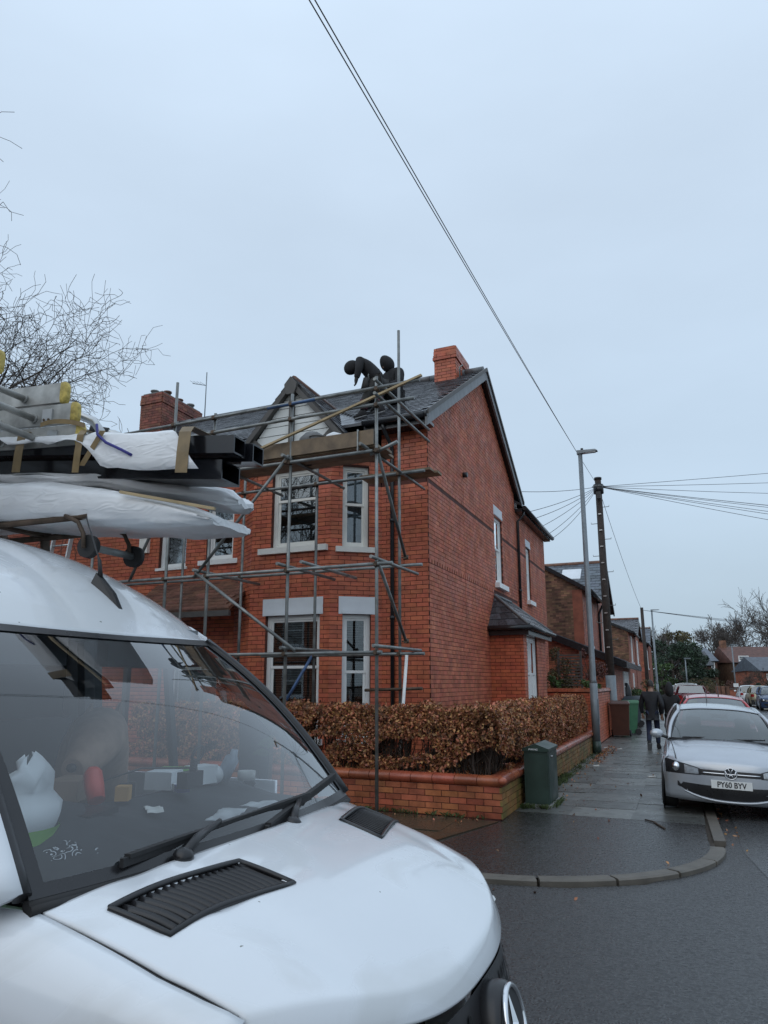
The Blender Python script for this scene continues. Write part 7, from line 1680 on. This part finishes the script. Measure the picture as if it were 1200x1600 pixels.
        if detail > 1:
            text('PY60 BYV', .098 * s.k, 'ink', s.plate, s.T(xe + .0065, 0, zp - .002), s.Lf + ZUP * s.roll, ZUP, sx=.86, bold=.002)
            c = Vector((s.xf(0, .60) + .024, 0, .597)); r_ = .074
            P = lambda y, z: s.T(c.x, c.y + y, c.z + z)
            bb = MB(); bb.tube([s.T(c.x - .02, 0, c.z), s.T(c.x - .006, 0, c.z)], r_ * s.k, 24); em = bb.build('emblem', mat('emblem blue black', (.03, .035, .045), .3), s.t)
            bb = MB(); bb.tube([P(r_ * math.cos(a), r_ * math.sin(a)) for a in [i * math.pi / 16 for i in range(33)]], .006, 6, cap=False)
            bb.build('emblem_ring', 'chrome', em)
            V_ = [(-.029, .064), (0, .008), (.029, .064)]; W_ = [(-.064, .032), (-.031, -.058), (0, -.006), (.031, -.058), (.064, .032)]
            for nm, q in (('emblem_v', V_), ('emblem_w', W_)): bb = MB(); [bb.tube([P(*q[i]), P(*q[i + 1])], .0062, 6) for i in range(len(q) - 1)]; bb.build(nm, 'chrome', em)
            bb = MB(); [bb.tube([s.T(*p), s.T(*q)], .010, 6) for p, q in (((-1.06, -.55, .975), (-1.12, .05, 1.0)), ((-1.06, .02, .975), (-1.10, .55, 1.0)))]; bb.build('wiper', 'black', s.t, kind='stuff')
            bb = MB(); bb.beam(s.T(-1.30, .54, 1.03), s.T(-1.31, .60, 1.035), .06 * .8, .004); bb.build('permit_sticker', 'green', s.t)
            bb = MB(); bb.box(s.T, -1.62, -1.58, -.11, .11, 1.27, 1.33); bb.build('rear_view_mirror', 'black', s.t)
            bb = MB(); bb.tube([s.T(-1.75, -.02, 1.42), s.T(-1.80, -.02, 1.44), s.T(-2.0, -.02, 1.62)], [.012, .006, .003], 6); bb.build('aerial', 'black', s.t) if False else None
    def rear(s):
        L_ = s.L
        for sg in (-1, 1):
            bb = MB(); bb.grid([[s.T(-L_ + .06 + .22 * (abs(y) / .75 / .92) ** 3 - .03, sg * y, z) for y in (.50, .58, .66, .72)] for z in (.70, .78, .88)]); bb.build('tail_lamp', 'taillamp', s.t)
        bb = MB(); bb.box(s.T, -L_ - .02, -L_ - .005, -.26, .26, .52, .63); bb.build('rear_plate', 'plate_y', s.t)
        bb = MB(); bb.box(s.T, -L_ - .006, -L_ + .1, -.6, .6, .24, .36); bb.build('rear_bumper', 'black', s.t)
polo = Car('silver hatchback parked half on the pavement with its nose to the viewer', -4.39, -1.12, 'silver', yaw=R(.5), k=.955, kz=.905, roll=-.045, detail=2)
redc = Car('bright red car parked close behind the silver hatchback', -4.50, 3.75, 'redcar', k=.91, kz=.96, roll=-.03, detail=1, mirrors=False)
b = MB(); b.tube([redc.T(-1.72, .08, 1.43), redc.T(-1.76, .08, 1.50), redc.T(-1.98, .08, 1.70)], [.012, .008, .004], 6); b.build('roof_aerial', 'black', redc.t)
b = MB(); b.tube([polo.T(-3.3, -.10, 1.42), polo.T(-3.34, -.10, 1.48), polo.T(-3.6, -.10, 1.68)], [.012, .008, .004], 6); b.build('roof_aerial', 'black', polo.t)
Car('dark red estate car parked facing away further down the left kerb', 0, 0, 'maroon', nose_to_cam=False, base=H(-4.35, 37.5, 0) + UX.normalized() * 4.2, k=1.08, kz=1.05, detail=1, suv=.15)
Car('white sport utility car parked ahead of the dark red one', 0, 0, 'whitecar', nose_to_cam=False, base=H(-4.1, 44, 0) + UX.normalized() * 4.2, k=1.05, kz=1.12, detail=1, suv=.2)
Car('silver car parked beyond the white one near the pavement', 0, 0, 'silver', nose_to_cam=False, base=H(-3.6, 53, 0) + UX.normalized() * 4.2, k=1.0, kz=1.0, detail=1)
Car('white hatchback parked facing away, furthest of the three on the right', 0, 0, 'whitecar', nose_to_cam=False, base=H(-8.8, 56, 0) + UX.normalized() * 4, detail=1)
Car('pale gold car parked in the middle of the three on the right', 0, 0, 'gold', nose_to_cam=False, base=H(-9.0, 48.5, 0) + UX.normalized() * 4, k=1.02, detail=1)
Car('dark blue car with its nose to the viewer at the right edge', -9.05, 40.5, 'bluecar', detail=1, k=1.0)
# ---------------------------------------------------------------- bits on the ground
b = MB(); q = [H(-3.36, -1.75, ZP + .012), H(-3.47, -1.88, ZP + .014), H(-3.52, -2.05, ZP + .012), H(-3.60, -2.28, ZP + .012)]; b.tube(q, [.008, .011, .012, .009], 6); b.build('twig', 'twig', None, label='short dark twig lying on the paving near the kerb', cat='twig')
for i, (w, s) in enumerate(((-2.16, 4.3), (-3.27, 2.9), (-2.3, 8.6), (-1.95, 8.9))):
    b = MB(); c = H(w, s, ZP + .004); b.hexa([c + Vector(v) * .06 for v in ((-1, -.6, 0), (1, -.7, 0), (.9, .6, 0), (-.8, .7, 0), (-.9, -.5, .2), (.9, -.6, .5), (.8, .5, .3), (-.7, .6, .15))]); b.build('litter', 'grit', None, label=('white scrap of litter by the weeds near the lamp', 'flat white scrap of litter in the middle of the pavement', 'white scrap of litter before the brown bin', 'small scrap of litter at the foot of the yard wall')[i], cat='litter')
random.seed(77)
